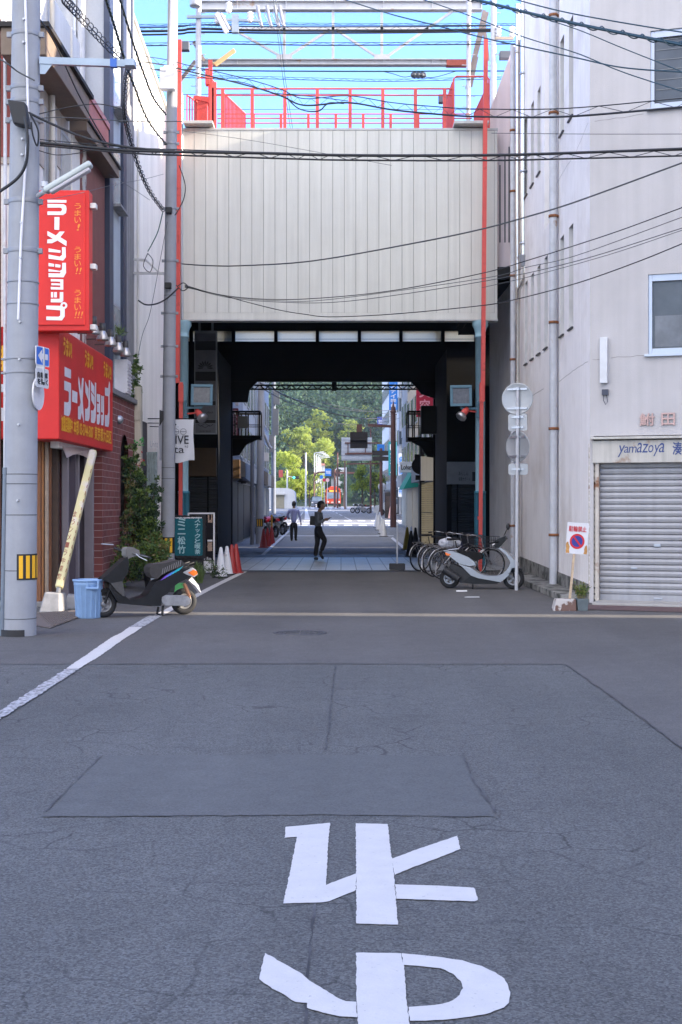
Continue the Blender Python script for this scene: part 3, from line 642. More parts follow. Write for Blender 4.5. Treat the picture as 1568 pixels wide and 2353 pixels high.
pl = thing('potted_plant', 'small scraggly green plant in a square grey pot beside the shutter', 'plant', P(1336, 1405, Zb))
mb = MB(); a, b_ = XX(1324, Zb), XX(1350, Zb); mb.hexa([(a+.01, Zb-.1, 0), (b_-.01, Zb-.1, 0), (b_-.01, Zb+.1, 0), (a+.01, Zb+.1, 0)], [(a, Zb-.11, 28*s_), (b_, Zb-.11, 28*s_), (b_, Zb+.11, 28*s_), (a, Zb+.11, 28*s_)]); mb.build('pot', PLANTER, pl, bev=.01)
mb = MB(); c = P(1335, 1375, Zb)
for k in range(26):
    a = c+Vector((random.uniform(-.06, .06), random.uniform(-.06, .06), 0)); d = Vector((random.gauss(0, .3), random.gauss(0, .3), 1)).normalized(); ln = random.uniform(.12, .26); mb.tube([a, a+d*ln*.5, a+d*ln+Vector((random.gauss(0, .03), 0, 0))], .0025, 4, mi=3)
    for j in range(14): leaf(mb, a+d*ln*random.uniform(.3, 1), rdir(.4), random.uniform(.03, .06), .016, random.choice((0, 0, 1, 2, 3)))
mb.build('foliage', LEAFA, pl)
# ================================================================= the arcade bridging the street
ZA, ZB, ZS = 31.0, 47.5, 42.0           # street face, far edge, shop fronts inside
PANEL = mat('ivory cladding', (.60, .595, .54), .55, var=.05, vs=.7, streak=.09, bump=.04, bs=4)
PGAP = mat('cladding groove', (.20, .195, .18), .8)
TRIM = mat('flashing', (.46, .45, .43), .5, .2, var=.06, streak=.12)
DARK = mat('arcade shade black', (.008, .008, .009), .9, var=.2)  # near-black puts the shade of the passage into ceiling and inner walls
DARK2 = mat('steel shade black', (.008, .008, .009), .85, .0, var=.2)  # beam, truss and piers coloured near-black for the shade they stand in
REDP = mat('coral red paint', (.60, .075, .06), .5, var=.1, vs=5, col2=(.38, .05, .04), c2scale=5, c2lo=.58, c2hi=.68)
BLUEC = mat('pale blue column paint', (.28, .45, .52), .5, var=.08, vs=6)
TEAL = mat('teal base paint', (.045, .20, .28), .5, var=.15, vs=8)
X0, X1 = XX(405, ZA), XX(1143, ZA); H0, H1 = HH(734, ZA), HH(300, ZA)
ar = thing('arcade', 'covered arcade bridging the street behind tall ivory panel cladding', 'arcade', (0, 39, 0))
mb = MB(); mb.box(X0, X1, ZA+.02, ZA+.3, H0, H1); pw = .2742; x = XX(420, ZA)-2*pw
while x < X1:
    a, b_ = max(x+.0045, X0), min(x+pw-.0045, X1)
    if b_-a > .01: mb.box(a, b_, ZA, ZA+.021, H0+.16, H1, mi=1)
    x += pw
mb.box(X0, X1, ZA-.008, ZA+.02, H0, H0+.155, mi=1)
mb.build('cladding', [PGAP, PANEL], ar)
mb = MB(); mb.box(X0-.02, X1+.02, ZA-.012, ZA+2.6, H1, H1+.06); mb.build('flashing', TRIM, ar, bev=.01)
mb = MB(); mb.box(X0-.02, X1+.02, ZA-.02, ZA+.33, H0-.03, H0); mb.build('edge_trim', TRIM, ar)
# roof, ceiling, inner walls: opaque, with the passage shade put into their colour
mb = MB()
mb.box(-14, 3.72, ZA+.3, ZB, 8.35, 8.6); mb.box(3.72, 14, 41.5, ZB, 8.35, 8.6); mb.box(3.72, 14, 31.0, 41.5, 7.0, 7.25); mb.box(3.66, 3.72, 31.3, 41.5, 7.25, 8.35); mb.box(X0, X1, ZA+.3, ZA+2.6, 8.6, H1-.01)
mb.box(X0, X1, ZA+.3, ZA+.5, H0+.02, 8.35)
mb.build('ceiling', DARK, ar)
for q in ((-14, -3.97, ZS, ZB-.35, 0, 6.6), (3.40, 14, ZS, ZB-.35, 0, 6.6), (-14.2, -14, 30.5, ZB, 0, 8.4), (14, 14.2, 30.9, ZB, 0, 8.4), (4.2, 14, 30.92, 31.2, 0, 8.4), (-14, X0-.1, ZA+.1, ZA+.3, 0, 8.4)): MB().box(*q).build('inner_wall', DARK, ar)  # outermost end walls are unseen, added to keep light out of the passage
hb = HH(787, ZB); ht = HH(762, ZB)
edges = [XX(v, ZB) for v in (430, 441.5, 538, 635, 730, 826, 921, 1017, 1093)]
mb = MB(); mb.box(-14, 14, ZB-.3, ZB, HH(878, ZB), hb); mb.box(-14, 14, ZB-.3, ZB, ht, 8.4); mb.box(-14, edges[0]-.06, ZB-.3, ZB, hb, ht); mb.box(edges[-1]+.06, 14, ZB-.3, ZB, hb, ht)
for s, xa, xb in ((-1, 530, 592), (1, 925, 1003)):
    a = XX(xa, ZB); b_ = XX(xb, ZB)
    p = [(a, HH(878, ZB)), (b_, HH(878, ZB)), (XX(574, ZB), HH(897, ZB)), (XX(570, ZB), HH(925, ZB)), (a, HH(925, ZB))] if s < 0 else [(b_, HH(878, ZB)), (b_, HH(918, ZB)), (XX(968, ZB), HH(906, ZB)), (XX(955, ZB), HH(890, ZB)), (a+.3, HH(878, ZB))]
    mb.poly(p[::-1] if s < 0 else p, face_cam((0, ZB-.05, 0)), 0, .2)
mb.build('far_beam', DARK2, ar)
PANE = bpy.data.materials.new('frosted clerestory pane'); PANE.use_nodes = True; n_ = PANE.node_tree; b_ = n_.nodes['Principled BSDF']
tl = n_.nodes.new('ShaderNodeBsdfTranslucent'); tl.inputs['Color'].default_value = (.95, .88, .66, 1); n_.links.new(tl.outputs[0], n_.nodes['Material Output'].inputs[0])
edges = [XX(v, ZB) for v in (430, 441.5, 538, 635, 730, 826, 921, 1017, 1093)]
for a, c in zip(edges[:-1], edges[1:]):
    o = MB().add([(a+.045, ZB-.12, hb), (c-.045, ZB-.12, hb), (c-.045, ZB-.12, ht), (a+.045, ZB-.12, ht)], [(0, 1, 2, 3)]).build('clerestory_pane', PANE, ar)
mb = MB()
for e in edges: mb.box(e-.06, e+.06, ZB-.3, ZB, hb, ht)
mb.box(edges[0], edges[-1], ZB-.16, ZB-.13, hb+.1, hb+.11); mb.build('mullion', DARK2, ar)
# truss under the far beam
mb = MB(); xa, xb = XX(560, ZB), XX(962, ZB); zt, zb_ = HH(884.5, ZB), HH(894.5, ZB)
mb.box(xa-.3, xb+.2, ZB+.02, ZB+.1, zt-.035, zt+.02); mb.box(xa-.3, xb+.2, ZB+.02, ZB+.1, zb_-.02, zb_+.03); k = 33
for i in range(k):
    t0_ = xa+(xb-xa)*i/k; t1_ = xa+(xb-xa)*(i+1)/k; mb.bar((t0_, ZB+.06, zt if i % 2 else zb_), (t1_, ZB+.06, zb_ if i % 2 else zt), .03, .035)
mb.box(XX(763, ZB), XX(774, ZB), ZB, ZB+.12, zb_-.05, HH(876, ZB)); mb.build('truss', DARK2, ar)
# dark piers at the far corners
for xa, xb in ((513, 534), (997, 1009)):
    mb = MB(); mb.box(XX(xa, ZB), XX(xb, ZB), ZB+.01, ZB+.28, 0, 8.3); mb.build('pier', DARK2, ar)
# maintenance balconies
def balcony(xa, xb, yt, yb, side):
    mb = MB(); Z0, Z1 = ZB+.0, ZB+1.2
    a, c, zt, zb2 = XX(xa, ZB), XX(xb, ZB), HH(yt, ZB), HH(yb, ZB)
    mb.box(a, c, Z0, Z1, zb2, zb2+.12)
    for x in (a+.02, c-.02, a*.75+c*.25, (a+c)/2):
        for z in (Z0, Z1): mb.box(x-.025, x+.025, z-.025, z+.025, zb2, zt)
    for z in (Z0, Z1): mb.box(a, c, z-.03, z+.03, zt-.05, zt+.02); mb.box(a, c, z-.015, z+.015, (zt+zb2)/2-.015, (zt+zb2)/2+.015)
    for x in (a+.02, c-.02): mb.box(x-.025, x+.025, Z0, Z1, zt-.05, zt+.02)
    p = [(0, 0), (0, -1.0), (.25, -.95), (.5, -.35), (.95, 0)]; 
    w_ = c-a; pts = [((c if side > 0 else a)-side*q[0]*w_, zb2+q[1]*.62) for q in p]
    mb.poly(pts[::-1] if side > 0 else pts, face_cam((0, ZB+.3, 0)), 0, .15)
    return mb.build('balcony', DARK2, ar)
balcony(533, 598, 945, 1008, -1); balcony(937, 998, 945, 1012, 1)
# columns
for xc in (421, 1105):
    x = XX(xc, ZA); y = ZA+.12; zj = HH(1131, ZA)
    mb = MB(); mb.lathe([(.115, zj), (.115, H0-.42), (.13, H0-.42), (.13, H0-.37), (.118, H0-.36), (.125, H0-.3), (.15, H0-.2), (.19, H0-.13), (.19, H0-.02)], 20, Matrix.Translation((x, y, 0)))
    o = mb.build('column', BLUEC, ar)
    mb = MB(); mb.lathe([(.125, .0), (.125, zj-.04), (.14, zj-.04), (.14, zj+.03), (.115, zj+.03)], 20, Matrix.Translation((x, y, 0)))
    for k in range(8): a = k*math.pi/4; mb.cyl((x+.122*math.cos(a), y+.122*math.sin(a), 0), (x+.122*math.cos(a), y+.122*math.sin(a), zj-.05), .014, n=6)
    mb.build('column_base', TEAL, o)
# shutters and signs of the shops inside
SHD = mat('dim shutter', (.10, .105, .12), .4, .4, var=.05)
def ishut(xa, xb, h, nm='roller_shutter', m=SHD, Z=ZS):
    mb = MB(); a, c = XX(xa, Z), XX(xb, Z); z = .05
    while z < h: mb.add([(a, Z-.03, z), (c, Z-.03, z), (c, Z-.055, z+.05), (a, Z-.055, z+.05)], [(0, 1, 2, 3)]); mb.add([(a, Z-.055, z+.05), (c, Z-.055, z+.05), (c, Z-.03, z+.08), (a, Z-.03, z+.08)], [(0, 1, 2, 3)]); z += .082
    return mb.build(nm, m, ar)
ishut(428, 477, 2.45); ishut(480, 499, 2.45); ishut(1053, 1098, 2.4); ishut(1038, 1050, 2.4)
mb = MB(); mb.box(XX(1027, ZS), XX(1098, ZS), ZS-.35, ZS, HH(1113, ZS), HH(1062, ZS)); o = mb.build('shop_fascia', mat('grey fascia', (.30, .30, .32), .6), ar)
mb = MB(); M_ = face_cam((0, ZS-.352, 0)); mb.text('あんしん', M_, XX(1052, ZS), HH(1093, ZS), XX(1074, ZS), HH(1084, ZS)); mb.text('保険サポート', M_, XX(1052, ZS), HH(1106, ZS), XX(1078, ZS), HH(1097, ZS)); mb.box(XX(1083, ZS), XX(1094, ZS), HH(1106, ZS), HH(1085, ZS), 0, .004, M_); mb.build('lettering', mat('black ink', (.012, .012, .014), .6), o)
BLK = MATS['black ink']
mb = MB(); mb.box(XX(428, ZS), XX(499, ZS), ZS-.3, ZS, HH(1095, ZS), HH(1030, ZS)); mb.build('shop_fascia', mat('brown fascia', (.10, .055, .02), .6), ar)
# hanging vertical sign with three shop panels
Zr = 38.0; hs_ = thing('vertical_shop_sign', 'tall dim vertical sign with grey panels hanging under the arcade behind the left column', 'sign', P(472, 998, Zr))
a, c, zb2, zt = XX(447, Zr), XX(498, Zr), HH(997, Zr), HH(760, Zr); s_ = Zr/F
mb = MB(); mb.box(a, c, Zr, Zr+.25, zb2, zt); mb.box(a+.1, a+.16, Zr+.1, Zr+.16, zt, 8.4); mb.box(c-.16, c-.1, Zr+.1, Zr+.16, zt, 8.4); mb.build('housing', mat('sign housing', (.36, .38, .40), .5), hs_)
M_ = face_cam((a, Zr, zb2)); GP = mat('grey sign panel', (.17, .175, .20), .5)
for y0, y1 in ((784, 766), (857, 823+.0), (917, 876), (965, 930), (996, 972)):
    pass
ys_ = [(766, 783), (806, 853), (876, 921), (932, 964), (973, 995)]
for ya, yb in ys_: MB().box(2*s_, 49*s_, (997-yb)*s_, (997-ya)*s_, .001, .006, M_).build('panel', GP, hs_)
for ya, yb in zip([y[1] for y in ys_[:-1]], [y[0] for y in ys_[1:]]): MB().box(2*s_, 49*s_, (997-yb+.6)*s_, (997-ya-.6)*s_, .001, .004, M_).build('panel_band', BLK, hs_)
mb = MB(); mb.text('Rta', M_, 10*s_, (997-912)*s_, 38*s_, (997-893)*s_, .009); mb.text('Ginza', M_, 8*s_, (997-918)*s_, 34*s_, (997-915)*s_, .009)
for k in range(9):
    an = R(180-k*22.5); cx_, cy_ = 25*s_, (997-846)*s_
    mb.poly([(cx_+5*s_*math.cos(an-.12), cy_+5*s_*math.sin(an-.12)), (cx_+14*s_*math.cos(an-.15), cy_+13*s_*math.sin(an-.15)), (cx_+19*s_*math.cos(an), cy_+18*s_*math.sin(an)), (cx_+14*s_*math.cos(an+.15), cy_+13*s_*math.sin(an+.15)), (cx_+5*s_*math.cos(an+.12), cy_+5*s_*math.sin(an+.12))], M_, .009)
mb.poly(stroke([(8*s_, 22*s_), (14*s_, 17*s_), (25*s_, 24*s_), (36*s_, 17*s_), (43*s_, 22*s_)], 1.*s_), M_, .009); mb.poly(stroke([(14*s_, 20*s_), (25*s_, 14*s_), (36*s_, 20*s_)], 1.*s_), M_, .0095)
mb.text('大街道店', M_, 12*s_, 4*s_, 38*s_, 8*s_, .009); mb.text('dock', M_, 30*s_, 47*s_, 44*s_, 52*s_, .009)
mb.build('lettering', BLK, hs_)
# pale blue floodlights on arms at the columns, red spot lamps
FLB = mat('floodlight blue', (.055, .14, .19), .5, var=.1)
def flood(xc, yc, arm, lb):
    Z = ZA-.05; t = thing('floodlight', lb, 'floodlight', P(xc, yc, Z), 'floodlights on the arcade columns'); s_ = Z/F; q = P(xc, yc, Z)
    M_ = frame(q, (math.cos(R(-8*arm)), math.sin(R(-8*arm)), 0), (0, .2, 1))
    mb = MB(); r0 = 25*s_; mb.hexa([M_ @ Vector(v) for v in ((-r0*.6, -r0*.6, -.25), (r0*.6, -r0*.6, -.25), (r0*.6, r0*.6, -.25), (-r0*.6, r0*.6, -.25))], [M_ @ Vector(v) for v in ((-r0, -r0, .0), (r0, -r0, 0), (r0, r0, 0), (-r0, r0, 0))])
    for a_, b_, c_, d_ in ((-r0, r0, r0*.74, r0), (-r0, r0, -r0, -r0*.74), (-r0, -r0*.74, -r0*.74, r0*.74), (r0*.74, r0, -r0*.74, r0*.74)): mb.box(a_, b_, c_, d_, 0, .04, M_)
    mb.build('housing', FLB, t, bev=.006)
    mb = MB(); mb.box(-r0*.74, r0*.74, -r0*.74, r0*.74, .004, .012, M_); mb.build('lens', mat('dull lamp lens', (.07, .075, .08), .3, var=.5, vs=12), t)
    xe = XX(427 if arm < 0 else 1098, Z)
    mb = MB(); mb.bar(q+Vector((0, 0, -r0*1.15)), (xe, Z, q.z-r0*1.15), .05, .05); mb.bar((xe, Z, q.z-r0*2), (xe, Z, q.z-r0*.5), .06, .06); mb.bar(q+Vector((0, .02, -r0*1.15)), q+Vector((0, .02, -r0*.9)), .05, .05); mb.build('arm', FLB, t)
flood(464, 908, -1, 'pale blue square floodlight on the left column in front of the vertical sign'); flood(1060, 910, 1, 'pale blue square floodlight on the right column beside the red post')
def spot(q, d, lb, xe, Z):
    t = thing('spot_lamp', lb, 'spot lamp', q, 'red spot lamps on the arcade columns'); d = Vector(d).normalized(); M_ = frame(q, d.orthogonal(), d.cross(d.orthogonal())); 
    mb = MB(); mb.lathe([(0, -.2), (.055, -.2), (.075, -.12), (.08, .0)], 18, M_); mb.bar(q-d*.12, (xe, Z, q.z+.06), .03, .03); mb.build('housing', REDP, t)
    mb = MB(); mb.lathe([(.082, -.01), (.125, .03), (.13, .1), (.1, .13), (0, .14)], 20, M_); mb.build('bulb', mat('mirror bulb', (.36, .35, .35), .28, .8), t)
spot(P(1064, 952, ZA-.1), (-.6, -.3, -.75), 'red spot lamp with silver bulb on the right column', XX(1099, ZA), ZA); spot(P(462, 956, ZA-.1), (.5, -.4, -.6), 'red spot lamp on the left column above the white banner', XX(428, ZA), ZA)
# tall red posts, stepped
for pts, lb, side in ((((413, 92), (409, 880), (417, 885), (415, 1186)), 'tall coral red square post with an offset lower half, left of the panelled bridge', 1), (((1117, 90), (1109.5, 922), (1107, 885), (1103.5, 1268)), 'tall coral red square post with an offset lower half, right of the panelled bridge', -1)):
    Z = ZA-.3; t = thing('red_post', lb, 'post', P(pts[3][0], 1160+1.6*F/Z, Z), 'tall red posts by the arcade')
    mb = MB(); mb.bar(P(*pts[0], Z), P(*pts[1], Z), .095, .1, (0, 1, 0)); mb.build('upper_post', REDP, t)
    mb = MB(); mb.bar(P(*pts[2], Z-.0)+Vector((0, -.03, .06)), P(pts[3][0], 1160+1.6*F/Z, Z), .085, .085, (0, 1, 0)); mb.bar(P(pts[2][0], 884, Z)+Vector((0, -.05, 0)), P(pts[2][0], 924, Z)+Vector((0, -.05, 0)), .11, .11, (0, 1, 0)); q = P(pts[3][0], 1160, Z); mb.box(q.x-.06, q.x+.06, Z-.06, Z+.06, 1.25, 1.33); mb.build('lower_post', REDP, t)
mb = MB(); q = P(417, 700, ZA-.36); mb.tube([P(418, 215, ZA-.1), P(418, 500, ZA-.1), P(419, 733, ZA-.05)], .03, 8); mb.build('conduit', ALU, ar)
# roof walkway railings
rl = thing('roof_railing', 'coral red steel railing round the walkway on top of the bridge', 'railing', (0, 32, H1))
Zr0, Zr1 = ZA+.25, ZA+2.35; top = HH(204, Zr0); mid = HH(219, Zr0); zb2 = H1+.05
def rail(pts, r): return MB().tube(pts, r, 8)
xl, xr = XX(490, Zr0), XX(1040, Zr0)
mb = MB(); mb.tube([(xl, Zr0, top), (xr, Zr0, top)], .022, 8); mb.tube([(xl, Zr0, mid), (xr, Zr0, mid)], .018, 8); mb.build('top_rail', REDP, rl)
for v in (512, 580, 655, 729.6, 805, 880, 955, 1022): x = XX(v, Zr0); MB().box(x-.04, x+.04, Zr0-.03, Zr0+.03, zb2, top).build('railing_post', REDP, rl)
top1 = HH(262, Zr1); mb = MB(); 
for yy in (262, 272, 283): mb.tube([(XX(500, Zr1), Zr1, HH(yy, Zr1)), (XX(1085, Zr1), Zr1, HH(yy, Zr1))], .016, 8)
mb.build('back_rail', REDP, rl)
for v in range(583, 1030, 63): x = XX(v, Zr1); MB().box(x-.035, x+.035, Zr1-.03, Zr1+.03, zb2, top1).build('railing_post', REDP, rl)
def pickets(xa, Za, ya, xb, Zb2, yb, n_, bot=297):
    mb = MB(); A = P(xa, ya, Za); B = P(xb, yb, Zb2); mb.tube([A, B], .02, 8)
    for i in range(n_+1): q = A.lerp(B, i/n_); mb.box(q.x-.014, q.x+.014, q.z*0+q.y-.014, q.y+.014, zb2, q.z)
    mb.tube([(A.x, A.y, zb2+.1), (B.x, B.y, zb2+.1)], .014, 6); return mb.build('picket_panel', REDP, rl)
pickets(516, Zr0, 216, 564, Zr1, 262, 16); pickets(1040, Zr0, 190, 1018, Zr1, 258, 22); pickets(430, Zr0-.1, 219, 488, Zr1-.6, 257, 10); pickets(1123, Zr0, 192, 1090, Zr1, 262, 18)
for v, yt in ((487, 203), (493, 190)): x = XX(v, Zr0); MB().box(x-.05, x+.05, Zr0-.05, Zr0+.05, zb2, HH(yt, Zr0)).build('gate_post', REDP, rl)
mb = MB(); x0, x1 = XX(1042, Zr0), XX(1123, Zr0); zt = HH(179, Zr0); mb.tube([(x0, Zr0-.1, zb2), (x0, Zr0-.1, zt-.06), (x0+.06, Zr0-.1, zt), (x1-.06, Zr0-.1, zt), (x1, Zr0-.1, zt-.06), (x1, Zr0-.1, zb2)], .022, 8); mb.build('hoop_rail', REDP, rl)
mb = MB(); x0, x1 = XX(425, Zr0), XX(484, Zr0); zt = HH(179, Zr0); mb.tube([(x0+.3, Zr0, zt), (x1, Zr0, zt), (x1+.1, Zr0, zt-.12), (x1+.12, Zr0, zb2)], .02, 8); mb.build('hoop_rail', REDP, rl)
for xa, xb in ((1042, 1121), (425, 492)):
    MB().box(XX(xa, ZA), XX(xb, ZA), ZA-.3, ZA+.5, HH(292, ZA), HH(285, ZA)).build('hatch_cover', TRIM, rl, bev=.01)
cb = thing('red_cabinet', 'coral red metal cabinet behind the picket panel at the left of the roof railing', 'cabinet', P(466, 297, ZA+.9))
mb = MB(); Zc = ZA+.8; mb.box(XX(446, Zc), XX(476, Zc), Zc, Zc+.5, H1, HH(228, Zc)); mb.hexa([(XX(444, Zc), Zc-.03, HH(228, Zc)), (XX(481, Zc), Zc-.03, HH(236, Zc)), (XX(481, Zc), Zc+.5, HH(236, Zc)), (XX(444, Zc), Zc+.5, HH(228, Zc))], [(XX(446, Zc), Zc-.03, HH(220, Zc)), (XX(479, Zc), Zc-.03, HH(223, Zc)), (XX(479, Zc), Zc+.5, HH(223, Zc)), (XX(446, Zc), Zc+.5, HH(220, Zc))]); mb.build('cabinet_body', REDP, cb)
# old lamp on its red mast
lm = thing('mast_lamp', 'yellowed fluorescent lamp tilted on a short red mast above the roof railing', 'lamp', P(484, 297, ZA+.6)); Zm = ZA+.6
mb = MB(); q0 = P(484, 297, Zm); q1 = P(484, 139, Zm); mb.bar(q0, q1, .1, .1, (0, 1, 0)); mb.box(XX(473, Zm), XX(483, Zm), Zm-.1, Zm+.1, HH(196, Zm), HH(160, Zm)); mb.build('mast', REDP, lm)
mb = MB(); a = P(494, 149, Zm-.05); c = P(540, 115, Zm-.05); mb.bar(a, c, .1, .075, (0, 1, 0)); mb.bar(q1, a, .04, .04); mb.build('tube_lamp', mat('yellowed lamp cover', (.55, .40, .18), .5, var=.1), lm, bev=.01)
# steel sign gantry on the roof behind
GAL = mat('galvanised steel', (.47, .48, .50), .5, .35, var=.1, vs=5, col2=(.38, .27, .2), c2scale=3, c2lo=.62, c2hi=.7)
gt = thing('steel_gantry', 'galvanised truss gantry of two long beams with braces above the roof railing', 'gantry', (0, 36, 8.6)); Zg = 36.0
def hbeam(x0, x1, y0, y1):
    mb = MB(); a, c, zt, zb3 = XX(x0, Zg), XX(x1, Zg), HH(y0, Zg), HH(y1, Zg); mb.box(a, c, Zg-.02, Zg+.02, zb3+.021, zt-.021); mb.box(a, c, Zg-.12, Zg+.12, zt-.02, zt); mb.box(a, c, Zg-.12, Zg+.12, zb3, zb3+.02)
    for v in range(int(x0)+90, int(x1), 112): mb.box(XX(v, Zg)-.01, XX(v, Zg)+.01, Zg-.1, Zg+.1, zb3+.021, zt-.021)
    return mb.build('beam', GAL, gt)
hbeam(456, 1108, 4, 25); hbeam(456, 1026, 138, 151)
MB().box(XX(1026, Zg), XX(1072, Zg), Zg-.11, Zg+.11, HH(153, Zg), HH(139, Zg)).build('rusty_joint', mat('red oxide steel', (.30, .07, .05), .75, var=.2, vs=10), gt)
for v in (653.6, 765.7, 877.7): MB().bar(P(v, 25, Zg), P(v, 138, Zg), .075, .06, (0, 1, 0)).build('upright', GAL, gt)
for (xa, ya, xb, yb) in ((530, 64, 648, 131), (660, 131, 758, 68), (772, 68, 866, 131), (888, 131, 985, 64), (530, 64, 500, 26), (985, 64, 1040, 26), (530, 66, 985, 66)): MB().bar(P(xa, ya, Zg), P(xb, yb, Zg), .06, .06, (0, 1, 0)).build('brace', GAL, gt)
for v in (653.6, 877.7): MB().box(XX(v-18, Zg), XX(v+18, Zg), Zg-.05, Zg-.035, HH(138, Zg), HH(126, Zg)).build('gusset', GAL, gt)
for (xa, ya, xb, yb) in ((1113, 24, 1073, 205), (1120, 28, 1078, 190), (1096, 130, 1082, 200), (1110, 40, 1122, 140), (450, 140, 415, 185), (445, 95, 470, 140)): MB().bar(P(xa, ya, Zg-.5), P(xb, yb, Zg-.3), .09, .07, (0, 1, 0)).build('brace', mat('dull brown steel', (.28, .23, .21), .6, .2, var=.2), gt)
# ================================================================= buildings and signs on the left
XL = -4.7
def side(x, y, X=XL): Y = F*X/(x-CX); return Y, HH(y, Y)
WHW = mat('white render', (.68, .66, .62), .9, var=.05, vs=1.5, streak=.12, bump=.15, bs=60)
WHD = mat('warm white wall', (.86, .84, .79), .9, var=.04, vs=1.0, streak=.10, bump=.15, bs=50)
PBL = mat('pale blue wall', (.42, .47, .50), .8, var=.05, streak=.08)
NAVY = mat('navy drain column', (.025, .035, .07), .5, var=.1)
MAROON = mat('maroon corrugated metal', (.14, .038, .04), .5, .2, var=.1, vs=5, streak=.15)
PINKR = mat('salmon rail', (.44, .17, .16), .6, var=.1)
EAVE = mat('brown eave', (.17, .125, .09), .7, var=.15, vs=5)
PALEP = mat('pale post', (.42, .33, .25), .7, var=.2, vs=8); TIMB = mat('orange timber', (.20, .08, .032), .7, var=.3, vs=8, stretch=(3, 3, .5), bump=.2)
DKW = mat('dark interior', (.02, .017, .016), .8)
GREYC = mat('stained grey concrete', (.27, .27, .275), .9, var=.12, vs=3, streak=.3, bump=.2)
SPARK = mat('glittering render', (.36, .38, .42), .45, var=.06, vs=30, bump=.8, bs=160)
# --- ramen shop building
sa = thing('ramen_shop', 'narrow two storey shop building behind the near pole, red wrap-around sign above its doors', 'building', (-6, 21, 0))
ZN = 20.3
y23 = 23.5
mb = MB()
mb.box(-14, XL, ZN, y23, 2.9, 9.9)
mb.build('wall', WHW, sa)
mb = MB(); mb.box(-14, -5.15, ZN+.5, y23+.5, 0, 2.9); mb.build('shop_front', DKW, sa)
mb = MB(); mb.box(-14, -5.5, ZN+.2, ZN+.5, 0, 2.9); mb.build('front_wall', mat('grey front wall', (.30, .30, .28), .9, var=.1, streak=.2), sa)
# timber door frames in the entrance, the thin bright post paints in a sunlit edge
for xa, dy, w_, m_ in ((88, 0.0, .10, TIMB), (98.5, .10, .03, mat('painted sunlit timber', (.42, .19, .07), .7, var=.2)), (108, .18, .045, PALEP), (116, .3, .03, TIMB), (129, .6, .10, mat('dark timber', (.05, .025, .015), .6, var=.3, vs=8)), (151, .9, .1, mat('mauve post', (.20, .175, .19), .8, var=.1)), (173, 2.0, .14, MATS['mauve post']), (205, 2.6, .16, MATS['mauve post'])):
    Y = ZN+.28+dy; X = XX(xa, Y); MB().box(X-w_/2, X+w_/2, Y-.05, Y+.05, .08, 2.62).build('door_post', m_, sa, bev=.008)
for xa, xb, dy, m_ in ((110, 121, .65, mat('dark timber', (.05, .025, .015), .6, var=.3, vs=8)), (140, 152, .95, MATS['mauve post']), (155, 172, 1.3, mat('purple grey door', (.09, .07, .09), .7)), (176, 204, 2.6, MATS['purple grey door'])):
    Y = ZN+.3+dy; MB().box(XX(xa, Y), XX(xb, Y), Y+.06, Y+.1, .08, 2.6).build('door', m_, sa)
mb = MB(); mb.box(-14, -4.6, ZN+.1, y23+.4, 0, .08); mb.build('step', mat('step concrete', (.2, .19, .185), .9, var=.15, vs=5, bump=.3), sa, bev=.01)
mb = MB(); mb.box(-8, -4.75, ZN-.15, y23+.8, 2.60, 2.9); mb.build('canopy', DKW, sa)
# upper storey details on the side wall
Y0, h0 = side(92, 177, -4.35); Y1, h1 = side(167, 282, -4.35)
mb = MB(); mb.box(-4.95, -4.30, 19.0, 22.3, 8.15, 8.55); mb.build('eave', EAVE, sa, bev=.01); mb = MB(); mb.box(-5.0, -4.24, 18.95, 22.4, 8.55, 8.62); mb.build('eave', DKW, sa)
mb = MB(); mb.box(-14, XL+.02, ZN-.04, ZN+.3, 6.9, 8.2); mb.box(XL-.01, XL+.02, ZN+.3, 22.4, 7.2, 8.2); mb.build('upper_band', mat('beige panels', (.40, .35, .30), .8, var=.1, streak=.2), sa)
for Ya, Yb in ((20.6, 21.5), (21.8, 22.6)):
    o = MB().box(XL-.02, XL+.025, Ya, Yb, 6.0, 7.9).build('window', ALU, sa); MB().box(XL+.02, XL+.028, Ya+.06, Yb-.06, 6.06, 7.84).build('pane', mat('pale glass', (.25, .27, .29), .2, var=.2), o)
MB().tube([(XL+.08, 20.9, 2.9), (XL+.08, 20.9, 9.8)], .045, 10).build('drain_pipe', mat('ivory pipe', (.5, .47, .42), .5), sa)
MB().box(XL-.3, XL+.03, 22.7, 22.9, 4.4, 9.9).build('pilaster', WHW, sa)
mb = MB(); 
for k in range(3): mb.tube([(-5.3+k*.09, 19.9, .2), (-5.3+k*.09, 19.9, 9)], .028, 8, mi=k % 2)
mb.build('drain_pipe', [PIPEW, mat('brown pipe', (.12, .05, .035), .6)], sa)
mb = MB(); mb.box(-8, -4.95, ZN-.05, ZN+.0, 7.0, 8.6); mb.build('red_brown_panel', mat('brick red panel', (.25, .06, .05), .8), sa)
